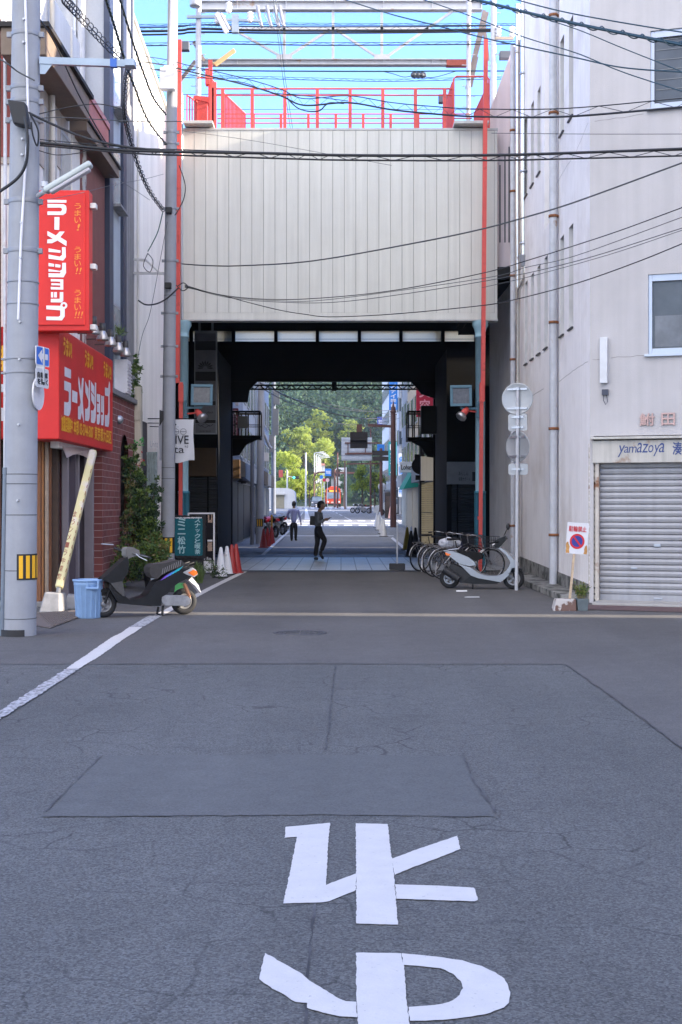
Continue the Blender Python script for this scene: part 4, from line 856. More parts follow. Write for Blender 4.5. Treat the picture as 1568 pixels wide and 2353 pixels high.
# --- maroon corrugated building
sb = thing('corrugated_building', 'narrow building clad in maroon corrugated metal with a salmon balcony rail', 'building', (-6, 24.6, 0))
mb = MB(); mb.box(-12, XL-.03, 23.55, 25.95, 0, 8.9); n_ = 32
for k in range(n_): Yk = 23.6+k*(2.3/n_); mb.add([(XL-.03, Yk, 3.0), (XL+.015, Yk+.02, 3.0), (XL+.015, Yk+.05, 3.0), (XL-.03, Yk+.072, 3.0), (XL-.03, Yk, 8.1), (XL+.015, Yk+.02, 8.1), (XL+.015, Yk+.05, 8.1), (XL-.03, Yk+.072, 8.1)], [(0, 1, 5, 4), (1, 2, 6, 5), (2, 3, 7, 6)])
mb.build('cladding', MAROON, sb)
MB().box(XL-.02, XL+.03, 23.62, 23.95, 4.2, 8.1).build('pale_strip', mat('flaking white post', (.42, .40, .37), .9, col2=(.15, .07, .06), c2scale=5), sb)
MB().box(XL-.3, XL+.30, 22.6, 25.9, 8.08, 8.25).build('eave', EAVE, sb); MB().box(XL-.32, XL+.34, 22.6, 25.95, 8.25, 8.29).build('eave', DKW, sb)
mb = MB()
for k in range(30): Yk = 23.5+k*.083; mb.box(XL+.05, XL+.08, Yk, Yk+.045, 8.3, 9.05)
mb.box(XL+.03, XL+.11, 23.4, 25.95, 9.05, 9.16); mb.build('balcony_rail', PINKR, sb)
# --- tall grey blue building with drains
sc_ = thing('grey_tower', 'tall grey block with navy corner columns and pale blue wall strips', 'building', (-7, 27.5, 0))
mb = MB(); mb.box(-12, XL, 26.0, 29.35, 0, 17); mb.build('wall', SPARK, sc_)
def strip(xa, xb, m_, z0=3.8, z1=17, out=.02, nm='wall_strip'):
    a = F*XL/(xa-CX); c = F*XL/(xb-CX); return MB().box(XL-.02, XL+out, a, c, z0, z1).build(nm, m_, sc_)
strip(241, 250, NAVY, out=.1, nm='corner_column'); strip(250.5, 275, PBL); strip(275.5, 283, NAVY, out=.08, nm='corner_column'); strip(283.5, 303, GREYC, out=.05)
for ya, yb in ((345, 480), (700, 790), (180, 260)):
    a = F*XL/(253-CX); c = F*XL/(272-CX); Zm = (a+c)/2
    o = MB().box(XL, XL+.05, a+.03, c-.03, HH(yb, Zm), HH(ya, Zm)).build('window', ALU, sc_); MB().box(XL+.04, XL+.056, a+.1, c-.1, HH(yb, Zm)+.06, HH(ya, Zm)-.06).build('pane', mat('pale green glass', (.20, .27, .28), .15, var=.3, vs=2), o)
    MB().box(XL, XL+.22, a+.02, c, HH(yb, Zm)-.05, HH(yb, Zm)).build('sill', GREYC, sc_)
for k in range(9): MB().box(XL, XL+.06, 27.75, 28.0, 3.9+k*.33, 4.15+k*.33).build('bracket_block', mat('dark slate', (.06, .065, .075), .7), sc_)
MB().tube([(-5.15, 25.9, 6), (-5.15, 25.9, 12.3), (-5.15, 25.7, 12.7), (-5.0, 25.6, 13.5)], .075, 10).build('down_pipe', PIPEW, sc_)
MB().box(-5.3, -4.95, 25.6, 26.0, 12.2, 13.4).build('rain_hopper', ALU, sc_)
MB().tube([(-5.28, 25.9, 5), (-5.28, 25.9, 16)], .035, 10).build('down_pipe', ALU, sc_)
# --- white building with the sloping parapet next to the bridge
sd_ = thing('white_building', 'tall plain white building with a sloping parapet left of the panelled bridge', 'building', (-5, 30, 0))
A = Vector((-4.75, 29.4)); B = Vector((-4.02, 30.95)); za, zb3 = 12.75, 10.6
mb = MB()
mb.hexa([(A.x, A.y, 0), (B.x, B.y, 0), (-12, 30.95, 0), (-12, 29.4, 0)], [(A.x, A.y, za), (B.x, B.y, zb3), (-12, 30.95, zb3), (-12, 29.4, za)]); mb.build('wall', WHD, sd_)
mb = MB(); mb.hexa([(A.x+.04, A.y-.04, za-.02), (B.x+.05, B.y, zb3-.02), (-12, 30.97, zb3-.02), (-12, 29.36, za-.02)], [(A.x+.04, A.y-.04, za+.06), (B.x+.05, B.y, zb3+.06), (-12, 30.97, zb3+.06), (-12, 29.36, za+.06)]); mb.build('parapet', TRIM, sd_)
MB().tube([(A.x+.06, A.y-.07, 3.2), (A.x+.06, A.y-.07, 12.3)], .05, 10).build('down_pipe', PIPEW, sd_)
MB().tube([(A.x+.16, A.y+.13, 2.6), (A.x+.16, A.y+.13, 12)], .03, 10).build('down_pipe', WHW, sd_)
# dark shop front low down, beside the brick house
mb = MB(); mb.box(-8, -4.35, 28.45, 29.3, 0, HH(970, 29)); mb.build('shop_front', mat('slate fascia', (.055, .05, .058), .6, var=.1), sd_)
mb = MB(); mb.box(XX(338, 28.45), XX(362, 28.45), 28.40, 28.445, .9, 2.75)
for k in range(4): mb.box(XX(339+k*6, 28.4), XX(341+k*6, 28.4), 28.36, 28.4, .9, 2.75)
mb.build('glass_door', mat('pale door glass', (.22, .27, .28), .2, var=.3, vs=6), sd_)
mb = MB(); M_ = face_cam((0, 28.44, 0)); mb.text('Unite', M_, XX(345, 28.4), HH(1028, 28.4), XX(363, 28.4), HH(1013, 28.4)); mb.build('lettering', ALU, sd_)
mb = MB(); c = P(320, 1000, 28.3); mb.box(XX(313, 28.3), XX(327, 28.3), 28.1, 28.35, HH(1110, 28.3), HH(890, 28.3)); mb.box(XX(313, 28.3), XX(327.5, 28.3), 28.06, 28.36, HH(966, 28.3), HH(945, 28.3)); mb.build('meter_trunking', mat('cream trunking', (.46, .42, .34), .7, var=.08, streak=.2), sd_)
# --- brick house
def brickmat():
    m = bpy.data.materials.new('red brick'); m.use_nodes = True; n = m.node_tree; b = n.nodes['Principled BSDF']; b.inputs['Roughness'].default_value = .8
    tcn = n.nodes.new('ShaderNodeTexCoord'); mp_ = n.nodes.new('ShaderNodeMapping'); mp_.inputs['Rotation'].default_value = (R(90), 0, R(90))
    sx2 = n.nodes.new('ShaderNodeSeparateXYZ'); cx2 = n.nodes.new('ShaderNodeCombineXYZ'); ad = n.nodes.new('ShaderNodeMath')
    n.links.new(tcn.outputs['Object'], sx2.inputs[0]); n.links.new(sx2.outputs[0], ad.inputs[0]); n.links.new(sx2.outputs[1], ad.inputs[1]); n.links.new(ad.outputs[0], cx2.inputs[0]); n.links.new(sx2.outputs[2], cx2.inputs[1])
    br = n.nodes.new('ShaderNodeTexBrick'); br.inputs['Color1'].default_value = (.21, .06, .054, 1); br.inputs['Color2'].default_value = (.15, .044, .042, 1); br.inputs['Mortar'].default_value = (.36, .27, .25, 1)
    br.inputs['Scale'].default_value = 1; br.inputs['Mortar Size'].default_value = .006; br.inputs['Brick Width'].default_value = .42; br.inputs['Row Height'].default_value = .125
    n.links.new(cx2.outputs[0], br.inputs['Vector']); n.links.new(br.outputs['Color'], b.inputs['Base Color'])
    bp = n.nodes.new('ShaderNodeBump'); bp.inputs['Strength'].default_value = .4; bp.inputs['Distance'].default_value = .01; bp.invert = True; n.links.new(br.outputs['Fac'], bp.inputs['Height']); n.links.new(bp.outputs[0], b.inputs['Normal'])
    return m
BRICK = brickmat()
bk = thing('brick_house', 'low dark red brick front with a sloping coping, half hidden by climbing plants', 'building', (-5, 26, 0))
XB = -4.45; yb0, yb1 = 24.15, 28.3
mb = MB(); M_ = face_right((XB, 0, 0))
mb.poly([[(yb0, 0), (yb1, 0), (yb1, 3.75), (yb0, 3.75)], [(26.35, 1.1), (26.35, 2.55)]+[(q[0], q[1]) for q in arc(26.85, 2.55, .5, 180, 0, 8)][1:-1]+[(27.35, 2.55), (27.35, 1.1)]], M_, 0)
mb.add([(XB, yb0, 0), (XB, yb0, 3.75), (-6.5, yb0, 3.75), (-6.5, yb0, 0)], [(0, 1, 2, 3)]); mb.add([(XB, yb1, 0), (-6.5, yb1, 0), (-6.5, yb1, 3.75), (XB, yb1, 3.75)], [(0, 1, 2, 3)]); mb.add([(XB, yb0, 3.75), (XB, yb1, 3.75), (-6.5, yb1, 3.75), (-6.5, yb0, 3.75)], [(0, 1, 2, 3)])
mb.build('wall', BRICK, bk)
MB().box(XB-.45, XB-.4, 26.2, 27.5, 1, 3.1).build('arched_window', DKW, bk)
MB().box(XB-.3, XB+.07, yb0, yb1+.05, 3.75, 3.86).build('coping', mat('grey coping', (.18, .175, .18), .8, var=.15), bk, bev=.012)
mb = MB(); mb.box(XB, XB+.035, yb0+.0, yb0+.16, 0, 2.75); mb.build('brick_pier', BRICK, bk)
mb = MB(); q = (XB+.01, 26.05, 3.3); mb.lathe([(.09, 0), (.085, .04), (.06, .08), (0, .1)], 14, frame(q, (0, 1, 0), (0, 0, 1))); mb.build('vent_hood', ALU, bk)
# --- sign boards of the ramen shop
RSIGN = mat('glossy red sign', (.56, .028, .024), .5, var=.09, vs=2, spec=.25)
YEL = mat('yellow lettering', (.85, .42, .01), .4); LWH = mat('white lettering', (.66, .65, .68), .35)
XS = -4.30; zn, zf = 19.92, 24.6; z0, z1 = 2.60, 4.32
sgn = thing('ramen_sign', 'glossy red wrap-around shop sign lettered ラーメンショップ', 'sign', (-5, 21, z0))
mb = MB(); mb.box(-9, XS, zn, zf, z0, z1); mb.build('sign_box', RSIGN, sgn, bev=.02)
M_ = face_right((XS, zn, z0)); W_ = zf-zn; H_ = z1-z0
def q2(x, y):    # pixel on the side face -> face coordinates
    Y = F*XS/(x-CX); return Y-zn, HH(y, Y)-z0
def qp(pts): return [q2((130+x/4.612)/1.741, (1380+y/4.612)/1.741) for x, y in pts]
mb = MB()
for lp in ([(590, 398), (710, 458), (708, 622), (590, 575)], [(585, 655), (710, 708), (708, 1180), (690, 1280), (665, 1317), (580, 1290), (583, 1048), (640, 1062), (668, 1045), (670, 880), (655, 855), (583, 828)],
           [(730, 830), (828, 875), (825, 1080), (728, 1045)],
           [(850, 570), (865, 650), (893, 840), (915, 605), (943, 618), (925, 1000), (935, 1150), (950, 1435), (942, 1435), (908, 1250), (885, 1378), (838, 1368), (838, 1135), (870, 1130), (888, 1060), (860, 850), (845, 700)],
           [(968, 660), (1030, 810), (1030, 1020), (975, 880)], [(1038, 645), (1062, 655), (1060, 1200), (1050, 1350), (1030, 1408), (967, 1395), (968, 1175), (1010, 1178), (1030, 1130), (1034, 900)],
           [(1080, 668), (1140, 770), (1142, 935), (1080, 840)], [(1080, 865), (1142, 960), (1140, 1130), (1082, 1020)], [(1150, 690), (1175, 702), (1172, 1250), (1160, 1400), (1140, 1445), (1077, 1430), (1078, 1205), (1120, 1210), (1143, 1150)],
           [(1185, 900), (1248, 915), (1250, 1300), (1240, 1430), (1225, 1470), (1185, 1460), (1185, 1280), (1215, 1285), (1228, 1250), (1190, 1235), (1188, 1080), (1225, 1085), (1225, 1060), (1188, 1045)],
           [(1265, 930), (1285, 938), (1285, 1240), (1265, 1240)], [(1288, 940), (1300, 944), (1300, 1250), (1288, 1250)], [(1303, 940), (1320, 945), (1318, 1350), (1305, 1488), (1265, 1478), (1265, 1290), (1296, 1290), (1300, 1230)],
           [(1335, 780), (1395, 800), (1400, 760), (1415, 665), (1430, 720), (1433, 860), (1420, 940), (1423, 1250), (1415, 1450), (1400, 1515), (1335, 1500), (1336, 1290), (1380, 1300), (1398, 1240), (1400, 950), (1337, 930)]):
    mb.poly(qp(lp), M_, .004)
mb.build('lettering', LWH, sgn)
mb = MB()
def fitt(txt, xa, ya, xb, yb, bold=.006):
    (u0, v0), (u1, v1) = qp([(xa, yb)])[0], qp([(xb, ya)])[0]; (_, v0b) = qp([(xa, yb)])[0]
    mb.text(txt, M_, u0, min(v0, v1), u1, max(v0, v1), .006, bold=bold)
def fh(txt, xa, xb, hlo, hhi, bold): u0, u1 = qp([(xa, 500)])[0][0], qp([(xb, 500)])[0][0]; MB().text(txt, M_, u0, hlo, u1, hhi, .006, bold=bold).build('slogan_lettering', YEL, sgn)
fh('うまい!', 570, 720, 1.33, 1.60, .012); fh('うまい!!', 965, 1112, 1.33, 1.60, .012); fh('うまい!!!', 1312, 1448, 1.33, 1.60, .012)
fh('加盟店募集中', 530, 735, .14, .38, .008); fh('本部 03-3744-5007', 757, 1118, .14, .38, .008); fh('東京都大田区', 1143, 1455, .14, .38, .008)
mb = MB().text('うまい', face_cam((-9, zn, z0)), 3.33, 1.05, 4.38, 1.42, .006, bold=.012)
mb.build('slogan_lettering', YEL, sgn)
mb = MB(); M2 = face_cam((-9, zn, z0)); mb.box(0, 4.05, .72, .84, 0, .003, M2); mb.box(0, 4.05, .28, .48, 0, .003, M2); mb.build('stripe', LWH, sgn)
# lamps along the sign top
for k, (x, y) in enumerate(((325/2.24, 1300+0), (0, 0))): pass
for k in range(5):
    Y = 21.0+k*.78; t = thing('sign_lamp', ['first', 'second', 'third', 'fourth', 'last'][k]+' silver spot lamp from the street end, above the red ramen sign', 'spot lamp', (XS+.25, Y, z1+.12), 'spot lamps over the ramen sign')
    M_l = frame((XS+.32, Y, z1+.14), (1, 0, 0), (0, 1, 0))
    mb = MB(); mb.lathe([(0, .17), (.05, .17), (.055, .06), (.05, .03)], 16, M_l); mb.tube([(XS-.25, Y, z1+.24), (XS+.32, Y, z1+.26)], .012, 6); mb.build('holder', mat('black lamp holder', (.03, .03, .03), .5), t)
    mb = MB(); mb.lathe([(.05, .04), (.07, .0), (.105, -.1), (.1, -.12), (0, -.125)], 18, M_l); mb.build('reflector_bulb', MATS['mirror bulb'], t)
# projecting banner
Zb = 19.6; bn = thing('projecting_banner', 'vertical glossy red projecting sign lettered ラーメンショップ beside the near pole', 'sign', P(150, 762, Zb)); s_ = Zb/F
xa, xb = XX(60, Zb), XX(205, Zb); zb3, zt = HH(760, Zb), HH(437, Zb)
mb = MB(); mb.box(xa, xb, Zb, Zb+.28, zb3, zt); mb.box(xa+.08, xb-.06, Zb-.02, Zb, zb3+.08, zt-.06); mb.build('sign_box', RSIGN, bn, bev=.02)
M_ = face_cam((0, Zb-.02, 0))
def bp_(pts): return [(XX((0+x/2.24)/1.741, Zb), HH((700+y/2.24)/1.741, Zb)) for x, y in pts][::-1]
mb = MB()
for lp in ([(430, 225), (600, 228), (600, 252), (430, 250)], [(430, 262), (575, 265), (597, 280), (602, 310), (595, 345), (570, 362), (430, 362), (430, 330), (550, 330), (560, 318), (560, 305), (548, 296), (430, 296)], [(493, 380), (538, 380), (535, 495), (492, 492)],
           [(430, 505), (505, 545), (540, 510), (585, 510), (545, 560), (602, 595), (600, 640), (520, 590), (470, 615), (428, 615), (430, 580), (480, 575), (430, 545)],
           [(440, 660), (548, 680), (545, 700), (440, 692)], [(440, 715), (540, 735), (560, 720), (560, 650), (592, 650), (595, 740), (570, 770), (440, 752)],
           [(440, 790), (490, 800), (490, 825), (440, 820)], [(500, 800), (548, 808), (545, 832), (500, 828)], [(440, 845), (540, 862), (560, 850), (562, 790), (595, 790), (597, 880), (575, 920), (440, 918), (440, 882), (540, 885), (550, 872), (440, 868)],
           [(460, 935), (572, 938), (572, 1030), (460, 1028), (460, 1005), (545, 1008), (545, 992), (465, 990), (465, 972), (545, 974), (545, 958), (460, 956)],
           [(462, 1052), (482, 1052), (482, 1100), (462, 1100)], [(490, 1052), (515, 1052), (515, 1100), (490, 1100)], [(460, 1112), (540, 1112), (540, 1052), (572, 1052), (572, 1130), (555, 1145), (460, 1143)],
           [(420, 1172), (560, 1175), (585, 1195), (585, 1270), (560, 1305), (420, 1302), (420, 1270), (530, 1272), (545, 1262), (545, 1215), (420, 1205)]): mb.poly(bp_(lp), M_, .004)
c = bp_([(577, 1172)])[0]; mb.poly([circ(c[0], c[1], .052, 20), circ(c[0], c[1], .022, 16)[::-1]], M_, .006)
mb.build('lettering', LWH, bn)
mb = MB(); MU_ = mat('dim yellow lettering', (.75, .25, .02), .5)
for (ya, yb2), ex in (((250, 500), '!'), ((640, 890), '!!'), ((1025, 1285), '!!!')):
    h = (yb2-ya)/4; mb = MB()
    for i, ch_ in enumerate('うまい'):
        (u0, v1), (u1, v0) = bp_([(672, ya+i*h+.1*h)])[0], bp_([(730, ya+(i+1)*h-.08*h)])[0]; mb.text(ch_, M_, u0, v0, u1, v1, .004)
    (u0, v1), (u1, v0) = bp_([(700-10*len(ex), ya+3*h+5)])[0], bp_([(700+12*len(ex), yb2)])[0]; mb.text(ex, M_, u0, v0, u1, v1, .004, italic=.25); mb.build('slogan_lettering', MU_, bn)
for yy in (470, 610, 750): MB().box(xb, xb+.09, Zb+.06, Zb+.2, HH(yy, Zb)-.04, HH(yy, Zb)+.04).build('bracket', WHW, bn, bev=.008)
# torn awning roll and yellow propped banner pole
aw = thing('rolled_awning', 'rolled white awning with a torn pale cloth under the red sign', 'awning', P(180, 1045, 20.6)); Za = 21.2
mb = MB(); mb.bar(P(125, 1018, 20.6), P(200, 1030, 23.2), .13, .16); mb.build('awning_case', WHW, aw, bev=.015)
mb = MB(); v = [P(134, 1022, 20.9), P(146, 1052, 20.9), P(160, 1045, 21.5), P(172, 1044, 22.), P(186, 1048, 22.6), P(199, 1056, 23), P(199, 1032, 23.1)]; mb.add([q+Vector((.05, 0, 0)) for q in v], [tuple(range(len(v)))]); mb.add([q+Vector((.06, 0, 0)) for q in v], [tuple(range(len(v)))[::-1]]); mb.build('torn_cloth', mat('pink grey cloth', (.45, .37, .35), .9, var=.1), aw)
Zp = 19.6; pb = thing('leaning_banner', 'faded yellow banner pole leaning from a concrete weight up to the red sign', 'banner', P(137, 1400, Zp))
A = P(136, 1352, Zp); B = P(215, 1036, Zp+1.2)
mb = MB(); d = (B-A).normalized(); mb.bar(A, B, .12, .12, (0, 1, 0)); mb.build('banner_sleeve', mat('faded yellow cloth', (.54, .48, .26), .75, var=.08, col2=(.52, .46, .40), c2scale=4, c2lo=.5, c2hi=.6, vs=4, stretch=(1, 1, .7)), pb, bev=.03)
mb = MB()
u = d; rr = Vector((0, -1, 0)).cross(u).normalized(); M_ = frame(A+Vector((0, -.063, 0)), -rr if rr.x < 0 else rr, u)
for k in range(15): 
    a = .15+k*.135
    if k < 9: mb.text('営業中ラーメンうまい味'[k], M_, -.05, a, .0, a+.10, .004, bold=.002)
    for j in range(2): mb.box(.025+j*.02, .035+j*.02, a, a+.05+.03*((k*7+j*3) % 3)/3, 0, .003, M_)
mb.build('lettering', mat('faded red print', (.22, .07, .04), .8), pb)
mb = MB(); A0 = P(133, 1392, Zp); mb.cyl(A0+Vector((0, .0, .05)), A+Vector((0, 0, .05)), .035, n=10); a, c = XX(97, Zp), XX(145, Zp)
mb.hexa([(a, Zp-.22, 0), (c, Zp-.22, 0), (c+.04, Zp+.2, 0), (a, Zp+.2, 0)], [(a+.07, Zp-.14, .3), (c-.02, Zp-.14, .28), (c+.02, Zp+.14, .27), (a+.07, Zp+.14, .29)]); mb.build('concrete_weight', mat('pale concrete', (.25, .248, .25), .9, var=.2, vs=6, bump=.3), pb, bev=.02)
MB().hexa([(XX(150, 20), 19.9, 0), (XX(190, 20), 19.9, 0), (XX(186, 20.4), 20.5, 0), (XX(150, 20.4), 20.5, 0)], [(XX(156, 20), 19.98, .22), (XX(180, 20), 19.98, .2), (XX(180, 20.4), 20.4, .2), (XX(156, 20.4), 20.4, .22)]).build('stone_block', MATS['pale concrete'], None, bev=.03, label='grey stone block on the ground between the concrete weight and the blue bin', cat='block')
# ribbed ramp plate
mb = MB(); pts = [P(90, 1425, 18.0)]; A4 = [G(84, 1415), G(180, 1404), G(185, 1420), G(115, 1446), G(84, 1440)]
mb.poly([(q.x, q.y) for q in A4], Matrix.Identity(4), .012, .02)
for k in range(14): t_ = k/14; q0 = G(88+t_*70, 1412-t_*5); q1 = G(120+t_*62, 1443-t_*22); mb.bar(q0+Vector((0, 0, .022)), q1+Vector((0, 0, .022)), .02, .012)
tag(mb.build('ramp_plate', mat('brown ribbed plate', (.12, .10, .09), .8, var=.15, vs=6)), 'brown ribbed ramp plate on the pavement behind the near pole', 'ramp')
# --- banner on black brackets, hung from the white building
Zh = 29.5; hb_ = thing('hanging_banner', 'white cloth banner lettered HIVE hanging behind the slim utility pole', 'banner', P(420, 1060, Zh)); s_ = Zh/F
mb = MB(); nx_, ny_ = 14, 18; xa, xb, zt, zb3 = XX(366, Zh), XX(446, Zh), HH(964, Zh), HH(1061, Zh)
vs2 = []
for j in range(ny_+1):
    for i in range(nx_+1):
        t_ = j/ny_; u = i/nx_; z = zt+(zb3-zt)*t_+(.03*math.sin(u*9)*t_**3)+(.02*(abs(u-.5)*2)**3*t_**4); vs2.append((xa+(xb-xa)*u-.012*math.sin(t_*5), Zh+.022*math.sin(u*11+t_*4)*t_**1.5, z))
W2 = nx_+1; mb.add(vs2, [(j*W2+i, (j+1)*W2+i, (j+1)*W2+i+1, j*W2+i+1) for j in range(ny_) for i in range(nx_)], smooth=True); mb.build('cloth', mat('white banner cloth', (.60, .61, .65), .8, var=.05), hb_)
M_ = face_cam((0, Zh-.03, 0)); mb = MB()
def tx(s, a, ya, c, yb2, bold=0): mb.text(s, M_, XX(a, Zh), HH(yb2, Zh), XX(c, Zh), HH(ya, Zh), .0, bold=bold)
tx('B', 382, 983, 394, 999); 
for cx_ in (404.3, 428-.5*0-6.5):
    u, v = XX(cx_+.5, Zh), HH(992, Zh); mb.poly([circ(u, v, 7.2*s_, 24), circ(u, v, 6.4*s_, 24)[::-1]], M_, 0); mb.box(u-7*s_, u+7*s_, v-.5*s_, v+.5*s_, 0, .001, M_)
tx('HIVE', 387, 1001, 434, 1020, .003); tx('Rta', 383, 1024, 424, 1041); tx('9.0', 425, 1024, 433, 1029)
mb.poly([(XX(392, Zh), HH(970, Zh)), (XX(392, Zh), HH(992, Zh)), (XX(398, Zh), HH(984, Zh)), (XX(407, Zh), HH(975, Zh))], M_, 0)
mb.build('lettering', mat('navy ink', (.015, .017, .03), .6), hb_)
mb = MB(); mb.tube([P(330, 962, Zh+.6), P(452, 962, Zh)], .012, 6); mb.tube([P(330, 972, Zh+.6), P(410, 973, Zh+.1)], .01, 6); mb.box(XX(328, Zh+.6), XX(334, Zh+.6), Zh+.5, Zh+.7, HH(978, Zh+.6), HH(956, Zh+.6)); mb.tube([P(345, 980, Zh+.6), P(410, 981, Zh)], .01, 6); mb.build('bracket', BLK, hb_)
mb = MB(); mb.hexa([P(367, 942, 28.9), P(380, 946, 28.9), P(380, 946, 29.1), P(367, 942, 29.1)][::1], [P(367, 980, 28.9), P(380, 958, 28.9), P(380, 958, 29.1), P(367, 980, 29.1)]); tag(mb.build('horn_lamp', BLK), 'black horn shaped lamp on a bracket left of the slim utility pole', 'lamp')
# --- signs standing on the pavement before the arcade
Zg2 = DD(1321); gs = thing('snack_sign', 'tattered teal stand sign lettered ミニ松竹 in the pavement plants', 'sign', P(435, 1321, Zg2)); s_ = Zg2/F
xa, xb, zt, zb3 = XX(397, Zg2), XX(472, Zg2), HH(1184, Zg2), HH(1283, Zg2)
mb = MB(); M_ = face_cam((xa, Zg2, zb3)); W_, H_ = xb-xa, zt-zb3
mb.poly(jag(rrect(0, 0, W_, H_, .02), .04, .008), M_, -.16, -.002); mb.box(.05, W_-.05, -.38, 0, -.14, -.04, M_); mb.build('case', mat('charred frame', (.016, .015, .018), .8, var=.3, vs=30), gs)
mb = MB(); mb.poly(jag(rrect(.05, .06, W_-.06, H_-.06, .03), .03, .008), M_, .002); mb.build('face', mat('teal sign face', (.003, .105, .135), .85, var=.15, vs=6), gs)
mb = MB()
mb.vtext('ミニ松竹', M_, .205, .17, H_-.06, .10, z=.005, bold=.006); mb.vtext('スナックと喫茶', M_, W_-.175, .125, H_-.05, .09, z=.005, bold=.003)
mb.build('lettering', mat('pale teal lettering', (.33, .52, .55), .5), gs)
mb = MB(); mb.poly(jag([(.06, H_-.075), (W_-.07, H_-.065), (W_-.08, H_-.045), (.06, H_-.05)], .02, .008), M_, .007); mb.build('torn_edge', LWH, gs)
Zw = DD(1324)+1.0; ws = thing('poster_stand', 'white framed black poster stand lettered HIVE behind the teal sign', 'sign', P(465, 1322, Zw))
xa, xb, zt, zb3 = XX(432, Zw), XX(494, Zw), HH(1178, Zw), .03; M_ = face_cam((xa, Zw, zb3)); W_, H_ = xb-xa, zt-zb3
mb = MB(); f_ = .035
for q in ((0, f_, 0, H_), (W_-f_, W_, 0, H_), (f_, W_-f_, H_-f_, H_), (f_, W_-f_, 0, f_)): mb.box(*q, -.05, .02, M_)
mb.box(f_, W_-f_, f_, .27, -.03, .005, M_); mb.build('frame', LWH, ws, bev=.004)
MB().box(f_, W_-f_, .27, H_-f_, -.03, 0, M_).build('poster', mat('dark poster', (.010, .008, .011), .8, spec=.2), ws)
mb = MB(); mb.text('BeeHIVE Rta', M_, .12, .29, W_-.08, .36, .004); mb.text('SHISHA', M_, .2, .40, .34, .42, .004); mb.box(W_-.17, W_-.055, .72, .76, 0, .004, M_); mb.build('lettering', LWH, ws)
mb = MB(); mb.poly(jag([(W_-.16, 1.16), (W_-.055, 1.15), (W_-.055, 1.36), (W_-.08, 1.36), (W_-.09, 1.22), (W_-.13, 1.22), (W_-.13, 1.34), (W_-.16, 1.34)], .03, .004), M_, .004); mb.build('picture', mat('tan print', (.33, .22, .16), .6, var=.5, vs=30), ws); mb = MB(); mb.poly(jag([(W_-.17, .50), (W_-.06, .50), (W_-.06, .7), (W_-.17, .7)], .03, .008), M_, .004); mb.build('picture', mat('tan print', (.33, .22, .16), .6, var=.5, vs=30), ws)
# ================================================================= utility poles
CONC = mat('pole concrete', (.29, .302, .33), .85, var=.08, vs=4, bump=.12, bs=50, streak=.06)
CABLE = mat('black cable', (.014, .015, .018), .55, var=0); CABLEG = mat('grey cable', (.06, .065, .07), .6, var=0); CABLEB = mat('blue black cable', (.012, .04, .055), .4, var=0)
Z1p = 16.0
p1 = thing('utility_pole', 'thick pale concrete utility pole at the left edge with a yellow and black plate', 'utility pole', (XX(44, Z1p), Z1p, 0))
B0 = P(44, 1460, Z1p); T0 = P(61, 0, Z1p); T1 = B0+(T0-B0)*1.25
def ax(y): t = (1460-y)/1460; return B0+(T0-B0)*t, .208+(.168-.208)*t
mb = MB(); mb.tube([Vector((B0.x, B0.y, 0)), T1], [.208, .158], 28)
mb.build('shaft', CONC, p1)
def band(y, h=.05, m=None, out=.008, par=p1, lugs=True, axf=ax, nm='band'):
    c, r = axf(y); mb = MB(); mb.lathe([(r, -h/2), (r+out, -h/2), (r+out, h/2), (r, h/2)], 26, Matrix.Translation(c))
    if lugs:
        for s in (-1, 1): mb.box(c.x+s*(r-.01)-.0, c.x+s*(r+.055), c.y-.05, c.y-.0, c.z-h*.6, c.z+h*.6)
    return mb.build(nm, m or mat('band steel', (.24, .25, .275), .55, .3, var=.15), par, bev=.004)
for y in (82, 205, 236, 278, 465, 578): band(y, .055)
for y in (826, 858, 650, 700): band(y, .022, lugs=y > 800)
for y in (1090, 1112, 1183, 1310, 1420): band(y, .010, CABLEG, .004, lugs=False, nm='wire_tie')
for y in (58, 110, 330, 366, 520, 600, 745, 830, 978, 1150):   # step bolts
    c, r = ax(y); MB().cyl(c+Vector((.02, -r+.01, 0)), c+Vector((.02, -r-.05, 0)), .014, n=8).build('step_bolt', GAL, p1)
c, r = ax(1301); mb = MB(); n_ = 14
def wrap(a0, a1, z0, z1, out, mb, mi=0):
    vs3 = []; n2 = 16
    for i in range(n2+1):
        a = R(a0+(a1-a0)*i/n2)
        for z in (z0, z1): vs3.append((c.x+(r+out)*math.sin(a), c.y-(r+out)*math.cos(a), z))
    mb.add(vs3, [(2*i, 2*i+2, 2*i+3, 2*i+1) for i in range(n2)], smooth=True, mi=mi)
zt, zb3 = HH(1272, Z1p), HH(1331, Z1p)
mb = MB(); wrap(4, 110, zb3, zt, .006, mb); gd = mb.build('warning_plate', BLK, p1)
mb = MB(); YLW = mat('warning yellow', (.80, .42, .01), .5, var=.05)
for a0, a1 in ((11, 24), (34, 48), (57, 74), (83, 96)): wrap(a0, a1, zb3+.02, zt-.02, .009, mb)
mb.build('stripe', YLW, gd)
mb = MB(); c, r = ax(1450)
for k in range(9):
    pass
c, r = ax(1461); mb = MB(); wrap(-115, 30, 0.0, .085, .03, mb); wrap(-115, 30, .085, .086, .02, mb); mb.build('base_guard', mat('black rubber', (.018, .018, .02), .7), p1)
mb = MB(); mb.tube([ax(1458)[0]+Vector((-.17, -.13, 0)), ax(1090)[0]+Vector((-.16, -.12, 0))], .03, 10); mb.tube([ax(1090)[0]+Vector((-.16, -.12, 0)), ax(1075)[0]+Vector((-.16, -.12, 0))], .034, 10); mb.build('conduit', mat('slate conduit', (.13, .16, .20), .5), p1)
